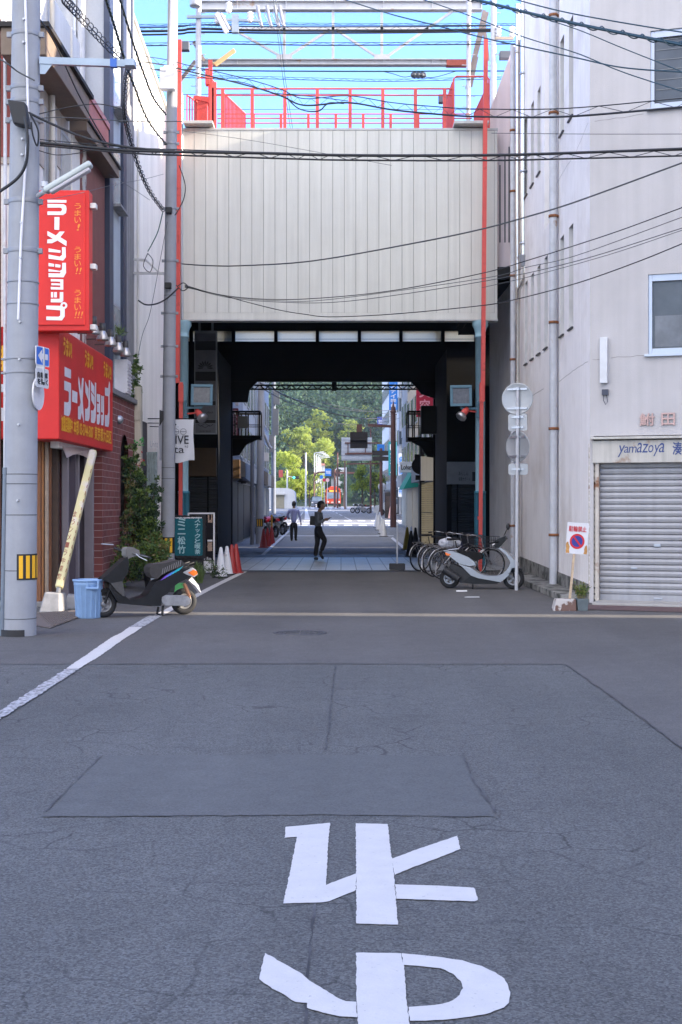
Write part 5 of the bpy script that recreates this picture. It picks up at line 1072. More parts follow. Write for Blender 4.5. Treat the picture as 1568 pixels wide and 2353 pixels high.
mb = MB(); mb.tube([ax(0)[0]+Vector((.03, -.18, 0)), ax(300)[0]+Vector((.09, -.19, 0)), ax(430)[0]+Vector((.05, -.20, 0)), ax(428+0)[0]+Vector((.05, -.2, -.02)), ax(745*0+560)[0]+Vector((.02, -.21, 0)), ax(740)[0]+Vector((-.0, -.215, 0))], .016, 8); mb.build('conduit', LWH, p1)
c, r = ax(265); mb = MB(); mb.hexa([c+Vector((-.07, -.32, -.19)), c+Vector((.13, -.36, -.24)), c+Vector((.13, -.2, -.24)), c+Vector((-.07, -.18, -.19))], [c+Vector((-.14, -.32, .1)), c+Vector((.08, -.36, .06)), c+Vector((.08, -.2, .06)), c+Vector((-.14, -.18, .1))]); mb.build('splice_box', BLK, p1, bev=.02)
# steel bracket arm with blue tape
mb = MB(); a = P(92, 140, Z1p-.05); e = P(308, 147, Z1p-.05); mb.bar(a, e, .06, .085); mb.hexa([P(92, 170, Z1p-.07), P(104, 170, Z1p-.07), P(104, 170, Z1p-.03), P(92, 170, Z1p-.03)], [P(92, 142, Z1p-.07), P(122, 146, Z1p-.07), P(122, 146, Z1p-.03), P(92, 142, Z1p-.03)]); mb.box(e.x-.1, e.x+.02, Z1p-.13, Z1p+.03, e.z-.04, e.z+.04); o = mb.build('bracket_arm', mat('blue grey steel', (.30, .36, .42), .45, .3), p1)
q = P(262, 145.5, Z1p-.05); MB().box(q.x-.04, q.x+.04, Z1p-.085, Z1p-.015, q.z-.052, q.z+.05).build('tape', mat('blue tape', (.03, .12, .45), .5), o)
# fluorescent street lamp on the pole
sl = thing('street_lamp', 'long pale fluorescent street lamp tilted upward on the near pole', 'street lamp', P(100, 445, Z1p-.25)); a = P(103, 440, Z1p-.3); e = P(211, 376, Z1p-.3)
d = (e-a).normalized(); mb = MB(); mb.bar(a, e, .16, .075); mb.build('housing', mat('pale green housing', (.42, .46, .45), .5), sl, bev=.03, seg=3)
n3 = d.cross(Vector((0, 1, 0))); n3 = n3 if n3.z < 0 else -n3
mb = MB(); mb.bar(a+n3*.045+d*.05, e+n3*.045-d*.05, .12, .05); mb.build('diffuser', mat('pale diffuser', (.55, .52, .55), .35), sl, bev=.02)
mb = MB(); mb.cyl(a, P(88, 450, Z1p-.1), .03, n=10); mb.cyl(P(103, 418, Z1p-.2), P(103, 430, Z1p-.2), .045, n=12); mb.build('fitting', GAL, sl)
# one-way sign on the pole, turned to the side street
ow = thing('one_way_sign', 'blue one way arrow sign with a small plate on the near pole', 'sign', P(98, 890, Z1p-.1))
M_ = frame(P(98.5, 819, Z1p-.12), (math.cos(R(75)), math.sin(R(75)), 0), (0, 0, 1)); hz = 22*Z1p/F
mb = MB(); mb.poly(rrect(-.17, -hz, .17, hz, .025), M_, -.008, 0); mb.build('sign_plate', LWH, ow)
mb = MB(); mb.poly(rrect(-.155, -hz+.012, .155, hz-.012, .02), M_, .002); mb.build('face', mat('road sign blue', (.01, .13, .55), .4), ow)
mb = MB(); mb.poly([(-.125, 0), (-.02, .085), (-.02, .035), (.125, .035), (.125, -.035), (-.02, -.035), (-.02, -.085)], M_, .004); mb.build('arrow', LWH, ow)
M_ = frame(P(98, 869, Z1p-.12), (math.cos(R(75)), math.sin(R(75)), 0), (0, 0, 1)); mb = MB(); mb.poly(rrect(-.16, -hz, .16, hz, .025), M_, -.008, 0); mb.build('sub_plate', mat('grey sub plate', (.55, .56, .58), .5), ow)
mb = MB(); mb.text('自転車', M_, -.13, .0, .13, .07, .003, bold=.003); mb.text('を除く', M_, -.13, -.08, .13, -.01, .003, bold=.003); mb.build('lettering', BLK, ow)
q = P(88, 820, Z1p-.1); MB().box(q.x-.02, q.x+.08, q.y-.02, q.y+.02, HH(880, Z1p), HH(800, Z1p)).build('bracket', GAL, ow)
rs = thing('round_sign', 'white round sign edge-on right of the near pole, below the one way sign', 'sign', P(88, 950, Z1p-.05)); M_ = frame(P(88, 905, Z1p), (math.cos(R(84)), math.sin(R(84)), 0), (0, 0, 1))
mb = MB(); mb.poly(circ(0, 0, .2, 36), M_, -.01, .01); mb.build('disc', LWH, rs); MB().box(ax(905)[0].x+.15, P(87.5, 908, Z1p).x, Z1p-.02, Z1p+.02, HH(912, Z1p), HH(900, Z1p)).build('bracket', GAL, rs)
# ---- second, slimmer pole
Z2 = 29.0; p2 = thing('utility_pole', 'slim grey concrete utility pole behind the red shop sign, rising past the hanging white banner', 'utility pole', (XX(385, Z2), Z2, 0))
C0 = Vector((XX(385, Z2), Z2, 0)); C1 = P(397.5, 0, Z2)
def ax2(y): t = HH(y, Z2)/C1.z; return C0.lerp(C1, t), .157+(.108-.157)*t
mb = MB(); mb.tube([C0, C0.lerp(C1, 1.15)], [.157, .103], 22); mb.build('shaft', CONC, p2)
for y in (305, 331, 355, 480, 600, 720, 796, 865): band(y, .05, par=p2, axf=ax2)
for y in (1075, 1100, 680): band(y, .012, CABLEG, .004, par=p2, lugs=False, axf=ax2, nm='wire_tie')
c, r = ax2(1253); zt, zb3 = HH(1234, Z2), HH(1271, Z2); mb = MB(); wrap(-80, 80, zb3, zt, .006, mb); gd = mb.build('warning_plate', BLK, p2); mb = MB()
for a0, a1 in ((-58, -34), (-16, 4), (24, 46)): wrap(a0, a1, zb3+.02, zt-.02, .009, mb)
mb.build('stripe', YLW, gd)
mb = MB(); a = P(377, 182, Z2-.2); mb.box(XX(372, Z2), XX(407, Z2), Z2-.33, Z2-.12, HH(215, Z2), HH(166, Z2)); mb.box(XX(380, Z2), XX(396, Z2), Z2-.3, Z2-.15, HH(166, Z2), HH(160, Z2)); mb.build('equipment_box', LWH, p2, bev=.015)
mb = MB(); mb.tube([P(393, 160, Z2-.16), P(395, 60, Z2-.16), P(398, -40, Z2-.16)], .05, 12); mb.tube([P(402, 160, Z2-.14), P(405, -40, Z2-.14)], .03, 8); mb.build('cable_riser', LWH, p2)
for y in (488, 660): c, r = ax2(y); MB().box(c.x-.09, c.x+.05, Z2-.24, Z2-.1, c.z-.06, c.z+.07).build('junction_box', BLK, p2, bev=.01)
mb = MB(); q0 = P(303, 596, 29.3); q1 = P(303, 628, 29.3); e0 = P(336, 598, 29.2); e1 = P(384, 628, 29.0); mb.bar(q0, e0, .05, .05); mb.bar(q1, e1, .05, .05); mb.bar(e0, P(368, 628, 29.05), .035, .035); mb.bar(q0, q1, .04, .04); tag(mb.build('wall_bracket', mat('white bracket', (.55, .55, .56), .5), None), 'white steel bracket frame between the grey tower and the slim pole', 'bracket')
# ---- poles and pole gear on the roof behind
def tpole(x, ybot, Z, r, lb, ytop=-40):
    t = thing('steel_pole', lb, 'utility pole', P(x, ybot, Z)); zb4 = 8.6 if Z < ZB else 0
    mb = MB(); mb.tube([(XX(x, Z), Z, zb4), P(x+3, ytop, Z)], r, 14); mb.build('shaft', POLEW, t)
    for k, y in enumerate(range(30, ybot, 24)): q = P(x+2, y, Z); s = (1, -1)[k % 2]; MB().cyl(q, q+Vector((s*(r+.12), -.02, 0)), .012, n=6).build('step_bolt', GAL, t)
    return t
tp1 = tpole(454, 225, 35.0, .075, 'white steel pole left of the gantry, carrying a grey transformer can')
q = P(451, 8, 34.8); mb = MB(); mb.lathe([(0, -.16), (.14, -.16), (.15, -.12), (.15, .5), (.1, .58), (0, .6)], 20, Matrix.Translation(q+Vector((0, -.2, 0)))); mb.build('transformer_can', GAL, tp1, bev=0)
mb = MB(); mb.bar(P(430, 39, 34.9), P(498, 39, 34.9), .07, .07); mb.build('cross_arm', MATS['blue grey steel'], tp1)
tp2 = tpole(1075, 250, 35.2, .06, 'thin white steel pole at the right end of the gantry'); tp3 = tpole(1132, 260, 34.6, .075, 'white steel pole with a cross arm right of the gantry')
INS = mat('porcelain', (.62, .62, .63), .25)
mb = MB(); mb.bar(P(1139, 88, 34.5), P(1180, 88, 34.5), .08, .06); mb.build('cross_arm', PEEL if False else mat('tan arm', (.42, .34, .25), .6), tp3)
def insul(q, par, s=1.):
    mb = MB(); mb.lathe([(0, 0), (.03*s, 0), (.06*s, .05*s), (.03*s, .06*s), (.065*s, .11*s), (.03*s, .12*s), (.06*s, .17*s), (.02*s, .2*s), (0, .2*s)], 14, Matrix.Translation(q)); mb.build('insulator', INS, par)
for x in (1146, 1177): insul(P(x, 86, 34.5), tp3, 1.5)
for x, y in ((500, 55), (512, 60), (526, 30), (575, 52)): insul(P(x, y, 34.9), tp1, 1.5)
mb = MB(); mb.bar(P(499, 32, 34.8), P(522, 76, 34.8), .13, .07, (0, 1, 0)); mb.bar(P(508, 30, 34.8), P(528, 68, 34.8), .06, .07, (0, 1, 0)); mb.build('switch_gear', INS, tp1, bev=.02)
mb = MB(); q = P(540, 58, 34.9); mb.box(q.x-.08, q.x+.1, 34.85, 35, q.z-.2, q.z+.28); mb.bar(P(498, 45, 34.9), P(600, 48, 34.9), .06, .06); mb.build('control_box', MATS['blue grey steel'], tp1)
for v in (600, 622, 640, 651):
    mb = MB(); mb.tube([P(v-8, 14, 35.4), P(v-3, 40, 35.3), P(v+2, 62, 35.0)], .045, 8); mb.tube([P(v-8, 18, 35.4), P(v-14, 34, 35.3), P(v-2, 58, 35.0)], .014, 6); mb.build('cable_head', mat('grey cable head', (.28, .29, .33), .5), gt)
mb = MB(); mb.bar(P(1148, 128, 34.6), P(1175, 128, 34.6), .22, .2); tag(mb.build('splice_box', mat('slate box', (.10, .11, .13), .6), None, bev=.02), 'slate cable splice box hanging right of the right gantry pole', 'splice box')
mb = MB(); mb.bar(P(415, 107, 34.6), P(436, 107, 34.6), .2, .24); tag(mb.build('splice_box', MATS['slate box'], None, bev=.02), 'slate cable splice box left of the left gantry pole', 'splice box')
mb = MB(); mb.bar(P(1008, 228, 34.8), P(1032, 228, 34.8), .2, .22); tag(mb.build('splice_box', MATS['slate box'], None, bev=.02), 'slate cable splice box among the red railing wires', 'splice box')
# ================================================================= cables
def spline(pts, n=8):
    out = []
    for i in range(len(pts)-1):
        p0, p1_, p2_, p3 = pts[max(i-1, 0)], pts[i], pts[i+1], pts[min(i+2, len(pts)-1)]
        for j in range(n):
            t = j/n; out.append(.5*((2*p1_)+(p2_-p0)*t+(2*p0-5*p1_+4*p2_-p3)*t*t+(3*p1_-p0-3*p2_+p3)*t**3))
    out.append(pts[-1]); return out
def span(A, B, pts):
    """pixel track of a cable hanging in the vertical plane through ground points A and B"""
    (ax_, ay), (bx, by) = A, B; o = []
    for x, y in pts:
        k = (x-CX)/F; dx, dy = bx-ax_, by-ay; den = dx-k*dy; s = (k*ay-ax_)/den; Z = ay+s*dy; o.append(P(x, y, Z))
    return spline(o)
NC = [0]
def cable(A, B, pts, r, lb, m=CABLE, lash=0, spiral=0, srad=0, sm=None, name='cable', ld=None, grp='overhead cables'):
    r *= .72; p = span(A, B, pts); mb = MB(); mb.tube(p, r, 6)
    L_ = sum((p[i+1]-p[i]).length for i in range(len(p)-1)); k = int(L_/(lash or spiral or 1)*2)+1
    def at(t):
        f = t*(len(p)-1); i = min(int(f), len(p)-2); return p[i].lerp(p[i+1], f-i)
    if lash:   # messenger wire above, zigzag lashing between
        q = [v+Vector((0, 0, ld or .16)) for v in p]; mb.tube(q, max(r*.55, .006), 5)
        z = [at(i/k)+Vector((0, 0, (ld or .16)*(i % 2))) for i in range(k+1)]; mb.tube(z, .005, 4)
    if spiral:
        sr = srad or spiral*.22; so_ = 0 if srad else spiral*.1; k = max(2, int(L_/spiral)); z = [at(i/(k*10))+Vector((sr*.7*math.cos(i*math.pi/5), sr*.7*math.cos(i*math.pi/5), sr*math.sin(i*math.pi/5)-so_)) for i in range(k*10+1)]; mb.tube(z, .007 if not srad else .009, 4)
    o = mb.build(name, m); tag(o, lb, 'cable', grp); return o
Q2 = (C0.x+.1, Z2); Q2x = (XX(398, Z2), Z2-.1)
PR = (6.5, 17.5); P1 = (-3.85, 15.8)
# across the sky behind the bridge
W0, W1_ = (-16, 35.3), (4.2, 35.1)
H_ = lambda *a: [(x, y) for x, y in a]
cable(W0, W1_, H_((-400, 76), (330, 72), (450, 66), (600, 70), (900, 70), (1134, 68)), .045, 'thick dark cable bundle crossing the sky through the gantry braces', lash=.5, ld=.10)
cable(W0, W1_, H_((-400, 84), (330, 80), (450, 74), (640, 76), (900, 75), (1134, 72)), .035, 'dark cable just under the thick bundle, through the gantry braces')
cable(W0, W1_, H_((-400, 64), (330, 60), (500, 56), (800, 58), (1134, 58), (1230, 60)), .014, 'thin blue wire above the thick bundle in the gantry', CABLEB, lash=.6, ld=.05)
cable(W0, W1_, H_((-400, 110), (335, 105), (470, 101), (760, 104), (1060, 102), (1240, 100)), .022, 'dark cable crossing the sky midway between the two gantry beams', lash=.7, ld=.07)
cable(W0, W1_, H_((330, 160), (420, 160), (600, 163), (880, 164), (1080, 163), (1240, 164)), .026, 'dark cable just below the lower gantry beam', CABLEB)
cable(W0, W1_, H_((330, 178), (560, 180), (760, 185), (900, 187), (1130, 182), (1240, 184)), .013, 'thin wire with lashing between the gantry and the red railing', CABLEB, lash=.5, ld=.06)
cable(W0, W1_, H_((880, 164), (905, 170), (930, 177), (961, 172), (985, 178), (1010, 175), (1050, 163)), .013, 'drooping cable carrying a splice closure above the red railing')
o = MB(); a, e = P(944, 172.5, 35.2), P(980, 172.5, 35.2); o.tube([a, a.lerp(e, .08), a.lerp(e, .92), e], [.03, .075, .075, .03], 14)
for k in (.25, .5, .75): q = a.lerp(e, k); o.lathe([(.076, -.03), (.088, -.03), (.088, .03), (.076, .03)], 14, frame(q, (0, 1, 0), (0, 0, 1)))
tag(o.build('splice_closure', MATS['slate box']), 'ribbed grey splice closure hanging below the gantry', 'splice box')
cable(W0, W1_, H_((420, 217), (700, 216), (1000, 219), (1240, 221)), .012, 'thin wire level with the upper red railing rail')
cable(W0, W1_, H_((420, 252), (800, 251), (1150, 252), (1240, 252)), .009, 'thin wire just above the lower railing rails')
cable((-2, 34.5), (-1.2, 36.5), H_((628, -10), (640, 90), (651, 180), (668, 297)), .012, 'left of the thin wires slanting down through the gantry', CABLEB)
cable((-1.9, 34.5), (-1.1, 36.5), H_((633, -10), (645, 90), (656, 180), (673, 297)), .012, 'right of the thin wires slanting down through the gantry', CABLEB)
# from the slim pole across to the right
cable(Q2, PR, H_((300, 138), (380, 150), (430, 163), (520, 184), (600, 205), (650, 222), (700, 242), (800, 236), (900, 252), (1000, 262), (1100, 268), (1300, 268), (1568, 246), (1700, 236)), .024, 'lashed black cable sagging in front of the red railing and across the cream wall', lash=.55, ld=.13)
cable(Q2, PR, H_((660, 225), (672, 238), (688, 250), (712, 256), (735, 254), (748, 242), (760, 236), (790, 238)), .018, 'slack loop of black cable in front of the red railing')
cable(Q2, PR, H_((395, 160), (470, 178), (560, 190), (620, 212), (700, 220), (800, 232)), .012, 'thin wire just above the sagging lashed cable left of the railing')
cable(P1, PR, H_((92, 328), (180, 336), (300, 346), (420, 349), (600, 352), (800, 357), (1100, 357), (1300, 352), (1568, 342), (1700, 338)), .026, 'thick black cable crossing the top of the ivory panels from pole to wall')
cable(P1, PR, H_((92, 334), (300, 352), (420, 357), (640, 364), (800, 368), (1100, 369), (1300, 365), (1568, 358), (1700, 355)), .016, 'lashed black cable just below the thick one across the ivory panels', lash=.42, ld=.07)
cable(P1, PR, H_((64, 258), (120, 285), (200, 318), (300, 339), (402, 347)), .022, 'black cable descending from the splice box on the near pole to the slim pole')
cable(P1, PR, H_((90, 262), (160, 246), (228, 239), (284, 252)), .009, 'thin wire bowed upward beside the grey tower')
cable(P1, PR, H_((92, 272), (150, 270), (290, 278), (420, 279)), .008, 'thin level wire between the near pole and the slim pole', CABLEG)
cable(P1, PR, H_((90, 346), (130, 356), (180, 352), (210, 345), (300, 348)), .008, 'thin wire sagging right beside the near pole under the thick cable')
cable(Q2, PR, H_((410, 300), (560, 320), (760, 355), (900, 380)), .006, 'thin wire slanting down across the left of the ivory panels', CABLEG)
cable(Q2, PR, H_((1130, 306), (1350, 308), (1568, 308), (1700, 308)), .007, 'thin straight wire crossing the cream wall between the lashed cables', CABLEG)
cable(Q2, PR, H_((418, 607), (480, 611), (560, 611), (720, 600), (960, 558), (1108, 527), (1211, 499), (1325, 464), (1568, 375), (1700, 328)), .011, 'topmost drop wire curving up from the slim pole past the cream wall', CABLEG, lash=.5, ld=.012)
cable(Q2, PR, H_((425, 655), (500, 676), (600, 687), (720, 686), (900, 668), (1108, 628), (1217, 597), (1325, 563), (1430, 528), (1568, 477), (1700, 430)), .011, 'second drop wire below the topmost one, twisted, across the ivory panels')
cable(Q2, PR, H_((425, 657), (520, 681), (640, 691), (760, 688), (1108, 640), (1211, 614), (1325, 587), (1568, 499), (1700, 452)), .008, 'drop wire in the middle of the five low wires across the ivory panels', CABLEG)
cable(Q2, PR, H_((425, 658), (520, 683), (640, 694), (800, 692), (1108, 647), (1325, 600), (1568, 524), (1700, 484)), .009, 'fourth low drop wire, parallel to and just under the middle one', CABLEG)
cable(Q2, PR, H_((425, 660), (500, 676), (560, 692), (640, 712), (700, 722), (760, 728), (900, 722), (1108, 702), (1185, 688), (1325, 651), (1459, 604), (1568, 560), (1700, 505)), .012, 'lowest drop wire grazing the bottom edge of the ivory panels')
cable(Q2, PR, H_((1108, 661), (1220, 635), (1400, 585), (1568, 529), (1700, 485)), .007, 'thin grey drop wire against the cream wall, second from the bottom', CABLEG)
# heavy cables crossing the upper right corner, from a pole far left out of the frame
UR = ((-1.0, 24), (7.5, 13.5))
cable(*UR, H_((1040, -12), (1108, 3), (1211, 29), (1325, 55), (1450, 80), (1568, 103), (1700, 128)), .034, 'thick twisted blue black cable in the upper right corner', CABLEB, spiral=.35, srad=.042)
cable(*UR, H_((1150, -15), (1197, 2), (1300, 28), (1430, 52), (1568, 74), (1700, 92)), .014, 'uppermost thin cable of the upper right corner', CABLEB)
cable(*UR, H_((1190, 20), (1217, 32), (1325, 67), (1430, 110), (1568, 165), (1700, 220)), .011, 'thin cable dropping below the thick twisted one in the upper right', CABLEB)
cable(*UR, H_((900, -20), (975, 0), (1090, 40), (1207, 86), (1325, 122), (1430, 165), (1568, 210), (1700, 250)), .012, 'steeper of the two crossing cables in the upper right', CABLEB)
cable(*UR, H_((720, -20), (794, 0), (900, 33), (1000, 58), (1108, 86), (1207, 108), (1325, 133), (1430, 155), (1568, 166), (1700, 175)), .015, 'flatter of the two crossing cables in the upper right', CABLEB)
# steep cables down to the slim pole on the left
UL = ((-3.55, 13), (C0.x, Z2))
cable(*UL, H_((236, -40), (245, 0), (264, 60), (287, 136), (310, 200), (341, 277), (382, 331)), .024, 'left of the two steep twisted cables coming down to the slim pole', mat('greenish cable', (.022, .035, .025), .5, var=.3, vs=30), spiral=.22, srad=.026)
cable(*UL, H_((266, -40), (277, 0), (308, 103), (333, 174), (354, 226), (381, 262)), .024, 'right of the two steep twisted cables coming down to the slim pole', MATS['greenish cable'], spiral=.22, srad=.026)
cable(P1, (C0.x, Z2), H_((150, 0), (180, 32), (235, 92), (295, 152)), .014, 'cable with loose coils descending to the bracket arm', spiral=.30, srad=.075)
cable(((-3.5, 17)), (C0.x, Z2), H_((295, 154), (288, 200), (287, 256), (297, 310), (320, 384), (345, 440), (375, 482)), .022, 'dangling bundle of coiled cable left of the slim pole', spiral=.2, srad=.05)
cable((-4.3, 15), (-4.0, 24), H_((54, -5), (90, 42), (123, 92), (150, 150), (179, 213), (215, 280), (246, 331)), .017, 'dark cable slanting across the upper floors of the shop buildings')
cable(P1, (C0.x, Z2-.1), H_((300, 148), (340, 156), (372, 163), (400, 160)), .012, 'short cable from the bracket arm to the white box on the slim pole')
cable((-4.2, 22), (C0.x, Z2), H_((250, 400), (300, 430), (345, 460)), .006, 'thin wire rising to the slim pole beside the grey tower', CABLEG)
cable(P1, (C0.x, Z2), H_((90, 462), (180, 445), (260, 425), (330, 412), (376, 400)), .006, 'thin wire over the top of the projecting banner', CABLEG)
Zq = 28.7
def free(pts, r, lb, m=CABLE): p = spline([P(*q) for q in pts]); tag(MB().tube(p, r, 6).build('cable', m), lb, 'cable', 'overhead cables')
free([(375, 485, Zq), (364, 530, Zq), (350, 560, Zq), (340, 578, Zq)], .012, 'pair of green leads hanging to the junction left of the slim pole', mat('green lead', (.02, .09, .075), .5))
free([(340, 582, Zq), (330, 610, Zq), (345, 625, Zq), (352, 600, Zq), (341, 583, Zq)], .009, 'small slack loop of black lead on the white bracket')
free([(385, 510, Zq), (368, 600, Zq), (345, 720, Zq), (325, 780, Zq), (305, 900, Zq+.3)], .006, 'thin lead falling from the slim pole along the white wall', CABLEG)
free([(318, 690, Zq), (335, 700, Zq), (360, 698, Zq), (385, 685, Zq), (410, 662, Zq)], .018, 'thick black lead drooping to the slim pole at the white bracket')
free([(405, 655, Zq), (420, 668, Zq), (432, 660, Zq), (422, 650, Zq), (408, 658, Zq)], .012, 'black coil tied at the slim pole where the drop wires start')
free([(412, 380, Zq), (425, 420, Zq), (424, 452, Zq), (412, 480, Zq), (402, 495, Zq)], .012, 'black lead bowing out right of the slim pole')
free([(58, 268, 15.6), (64, 320, 15.6), (60, 375, 15.65), (40, 410, 15.7), (0, 440, 15.7)], .02, 'black cable curving down left from the splice box on the near pole')
free([(70, 262, 15.55), (88, 300, 15.6), (86, 335, 15.65), (76, 310, 15.6), (72, 280, 15.55)], .011, 'small black loop right of the splice box on the near pole')
free([(-10, 130, 15.6), (20, 148, 15.6), (42, 165, 15.7), (80, 185, 15.7)], .010, 'wire reaching the near pole from the left at its upper bands', CABLEG)
# ================================================================= scooters
TYRE = mat('tyre rubber', (.016, .016, .018), .8, var=.1)
def wheel(parent, c, R_, w_, rimm, name='wheel', spokes=5):
    mb = MB(); mb.torus(c, R_-w_*.5, w_*.5, 'Y', 32, 10); o = mb.build(name, TYRE, parent, local=True)
    mb = MB(); M_ = Matrix.Translation(c) @ Matrix.Rotation(R(90), 4, 'X')
    rr = R_-w_*.95; mb.lathe([(rr, -w_*.35), (rr+.012, -w_*.3), (rr+.012, w_*.3), (rr, w_*.35), (rr-.02, w_*.2), (rr-.02, -w_*.2), (rr, -w_*.35)], 28, M_)
    mb.lathe([(0, -w_*.5), (.045, -w_*.5), (.05, 0), (.045, w_*.5), (0, w_*.5)], 18, M_)
    for k in range(spokes): a = 2*math.pi*k/spokes; mb.bar(Vector(c)+Vector((.03*math.cos(a), 0, .03*math.sin(a))), Vector(c)+Vector(((rr-.01)*math.cos(a), 0, (rr-.01)*math.sin(a))), .04, .035, (0, 1, 0))
    mb.build('rim', rimm, o, local=True); return o
SIDE = Matrix(((1, 0, 0, 0), (0, 0, 1, 0), (0, 1, 0, 0), (0, 0, 0, 1)))     # profile xy -> local xz
def slab(mb, pts, y0, y1, mi=0):
    M_ = Matrix(((1, 0, 0, 0), (0, 0, -1, 0), (0, 1, 0, 0), (0, 0, 0, 1)))
    mb.poly(pts, M_, -y1, -y0, mi); return mb
CHAR = mat('faded black plastic', (.010, .0105, .012), .5, var=.3, vs=10, spec=.3); GRYP = mat('grey leg shield', (.06, .058, .058), .6, var=.2, vs=8)
SEATM = mat('worn seat vinyl', (.035, .031, .03), .6, var=.2, vs=14, bump=.5, bs=25); ALUE = mat('cast aluminium', (.34, .34, .35), .45, .6, var=.2, vs=12)
def bs(pts): return [((1190-x)*.00112, (1250+40*(1190-x)/1070-y)*.00109) for x, y in pts]
fr_ = Vector((-1.08, -.52)).normalized()
sb1 = thing('scooter', 'black motor scooter with a purple and teal feather decal, parked facing left', 'scooter', (-2.29, 19.02, 0), rz=math.atan2(fr_.y, fr_.x))
def part(nm, pts, y0, y1, m, bev=.02, par=None, conv=bs, seg=3): mb = MB(); slab(mb, conv(pts), y0, y1); return mb.build(nm, m, par or sb1, bev=bev, local=True, seg=seg)
part('body', [(160, 900), (215, 980), (255, 1050), (300, 1095), (480, 1112), (690, 1128), (840, 1125), (850, 1010), (930, 960), (960, 900), (1090, 810), (1240, 740), (1290, 690), (1270, 620), (1110, 640), (960, 680), (830, 780), (760, 810), (700, 920), (630, 1000), (520, 1035), (420, 1045), (370, 1010), (345, 900), (330, 800), (165, 830)], -.12, .15, CHAR, .06)
part('leg_shield', [(390, 480), (345, 530), (200, 660), (60, 790), (110, 800), (165, 830), (330, 800), (400, 690), (412, 560)], -.06, .17, CHAR, .05)
part('inner_shield', [(175, 835), (330, 802), (362, 1000), (335, 1000), (250, 925)], -.1, .165, GRYP, .02)
part('seat', [(690, 620), (740, 580), (900, 560), (1000, 530), (1060, 515), (1120, 525), (1165, 560), (1150, 595), (1060, 625), (960, 655), (860, 710), (790, 775), (720, 745), (690, 690)], -.14, .14, SEATM, .05)
mb = MB()
for k in range(9): x = 850+k*30; y = 690-k*14; slab(mb, bs([(x, y+20), (x+8, y+20), (x+22, y-60), (x+15, y-60)]), .125, .147)
mb.build('seat_crease', mat('pale vinyl crease', (.2, .19, .19), .5), sb1, local=True)
for k in range(7):
    x = 830+k*36; y = 790-k*20; mb = MB(); slab(mb, bs([(x, y), (x+30, y-12), (x+92, y-78), (x+66, y-62)]), .151, .157)
    mb.build('decal', [mat('purple decal', (.20, .08, .55), .35), mat('violet blue decal', (.08, .22, .60), .35), mat('teal decal', (.02, .45, .50), .35)][min(2, k//2)], sb1, local=True)
part('tail_trim', [(1130, 680), (1260, 610), (1305, 640), (1332, 700), (1285, 742), (1190, 712)], -.13, .16, mat('silver trim', (.45, .45, .46), .35, .4), .015)
part('tail_light', [(1195, 682), (1270, 642), (1318, 665), (1322, 700), (1270, 726)], .10, .172, mat('orange lens', (.75, .16, .02), .2, var=.1), .012)
mb = MB(); q = bs([(1050, 625), (1180, 590), (1300, 548), (1290, 590), (1150, 640)]); 
for s in (-.1, .1): mb.tube([(a, s, b_) for a, b_ in q], .014, 8)
mb.build('rear_rack', CHAR, sb1, local=True)
part('mud_flap', [(1232, 785), (1280, 742), (1372, 855), (1405, 958), (1330, 862)], -.07, .07, LWH, .006)
part('engine_cover', [(845, 1040), (860, 1000), (900, 985), (1150, 985), (1210, 1000), (1238, 1050), (1225, 1100), (1180, 1125), (900, 1118), (860, 1090)], .06, .15, ALUE, .03)
part('crankcase', [(690, 1060), (830, 1010), (850, 1110), (840, 1140), (690, 1128)], -.1, .1, ALUE, .02)
wheel(sb1, (0, 0, .195), .195, .095, mat('grey rim', (.3, .3, .31), .4, .5)); wheel(sb1, (1.2, 0, .195), .195, .09, MATS['grey rim'])
part('front_fender', [(60, 960), (80, 920), (150, 905), (230, 960), (255, 1040), (225, 1010), (150, 950), (90, 955)], -.07, .07, CHAR, .01)
mb = MB(); q = bs([(200, 860), (125, 1100)]); 
for s in (-.075, .075): mb.tube([(q[0][0], s, q[0][1]), (q[1][0], s, q[1][1])], .018, 8)
mb.build('fork', CHAR, sb1, local=True)
mb = MB(); q = bs([(1160, 825), (1240, 1020)]); a, c = Vector((q[0][0], .11, q[0][1])), Vector((q[1][0], .11, q[1][1])); mb.tube([a, c], .018, 8)
for k in range(9): mb.torus(a.lerp(c, .1+k*.09), .03, .006, 'Z', 14, 5)
mb.build('shock_absorber', mat('copper spring', (.40, .20, .12), .4, .6), sb1, local=True)
mb = MB(); q = bs([(880, 1125), (862, 1272)]); mb.bar((q[0][0], -.1, q[0][1]), (q[1][0], -.12, .012), .03, .02); mb.bar((q[0][0], .1, q[0][1]), (q[1][0], .12, .012), .03, .02); mb.bar((q[1][0], -.13, .012), (q[1][0], .13, .012), .03, .02); mb.build('stand', CHAR, sb1, local=True)
hd = part('headset', [(388, 400), (400, 370), (480, 362), (560, 400), (572, 465), (470, 492), (412, 520), (388, 470)], -.11, .11, mat('grey headset', (.13, .125, .12), .5, var=.15), .03)
part('mirror_stub', [(180, 328), (330, 335), (330, 350), (180, 345)], -.36, -.3, ALU, .004)
mb = MB(); a = Vector(bs([(470, 440)])[0]); mb.tube([(a.x+.1, -.34, a.y+.05), (a.x, -.1, a.y), (a.x, .1, a.y), (a.x-.16, .34, a.y-.05)], .013, 8); mb.build('handlebar', mat('grey bar', (.1, .1, .1), .5), sb1, local=True)
mb = MB(); mb.tube([(a.x-.09, .22, a.y-.02), (a.x-.18, .36, a.y-.06)], .019, 10); mb.tube([(a.x+.06, -.24, a.y+.03), (a.x+.12, -.38, a.y+.06)], .019, 10); mb.build('grip', CHAR, sb1, local=True)
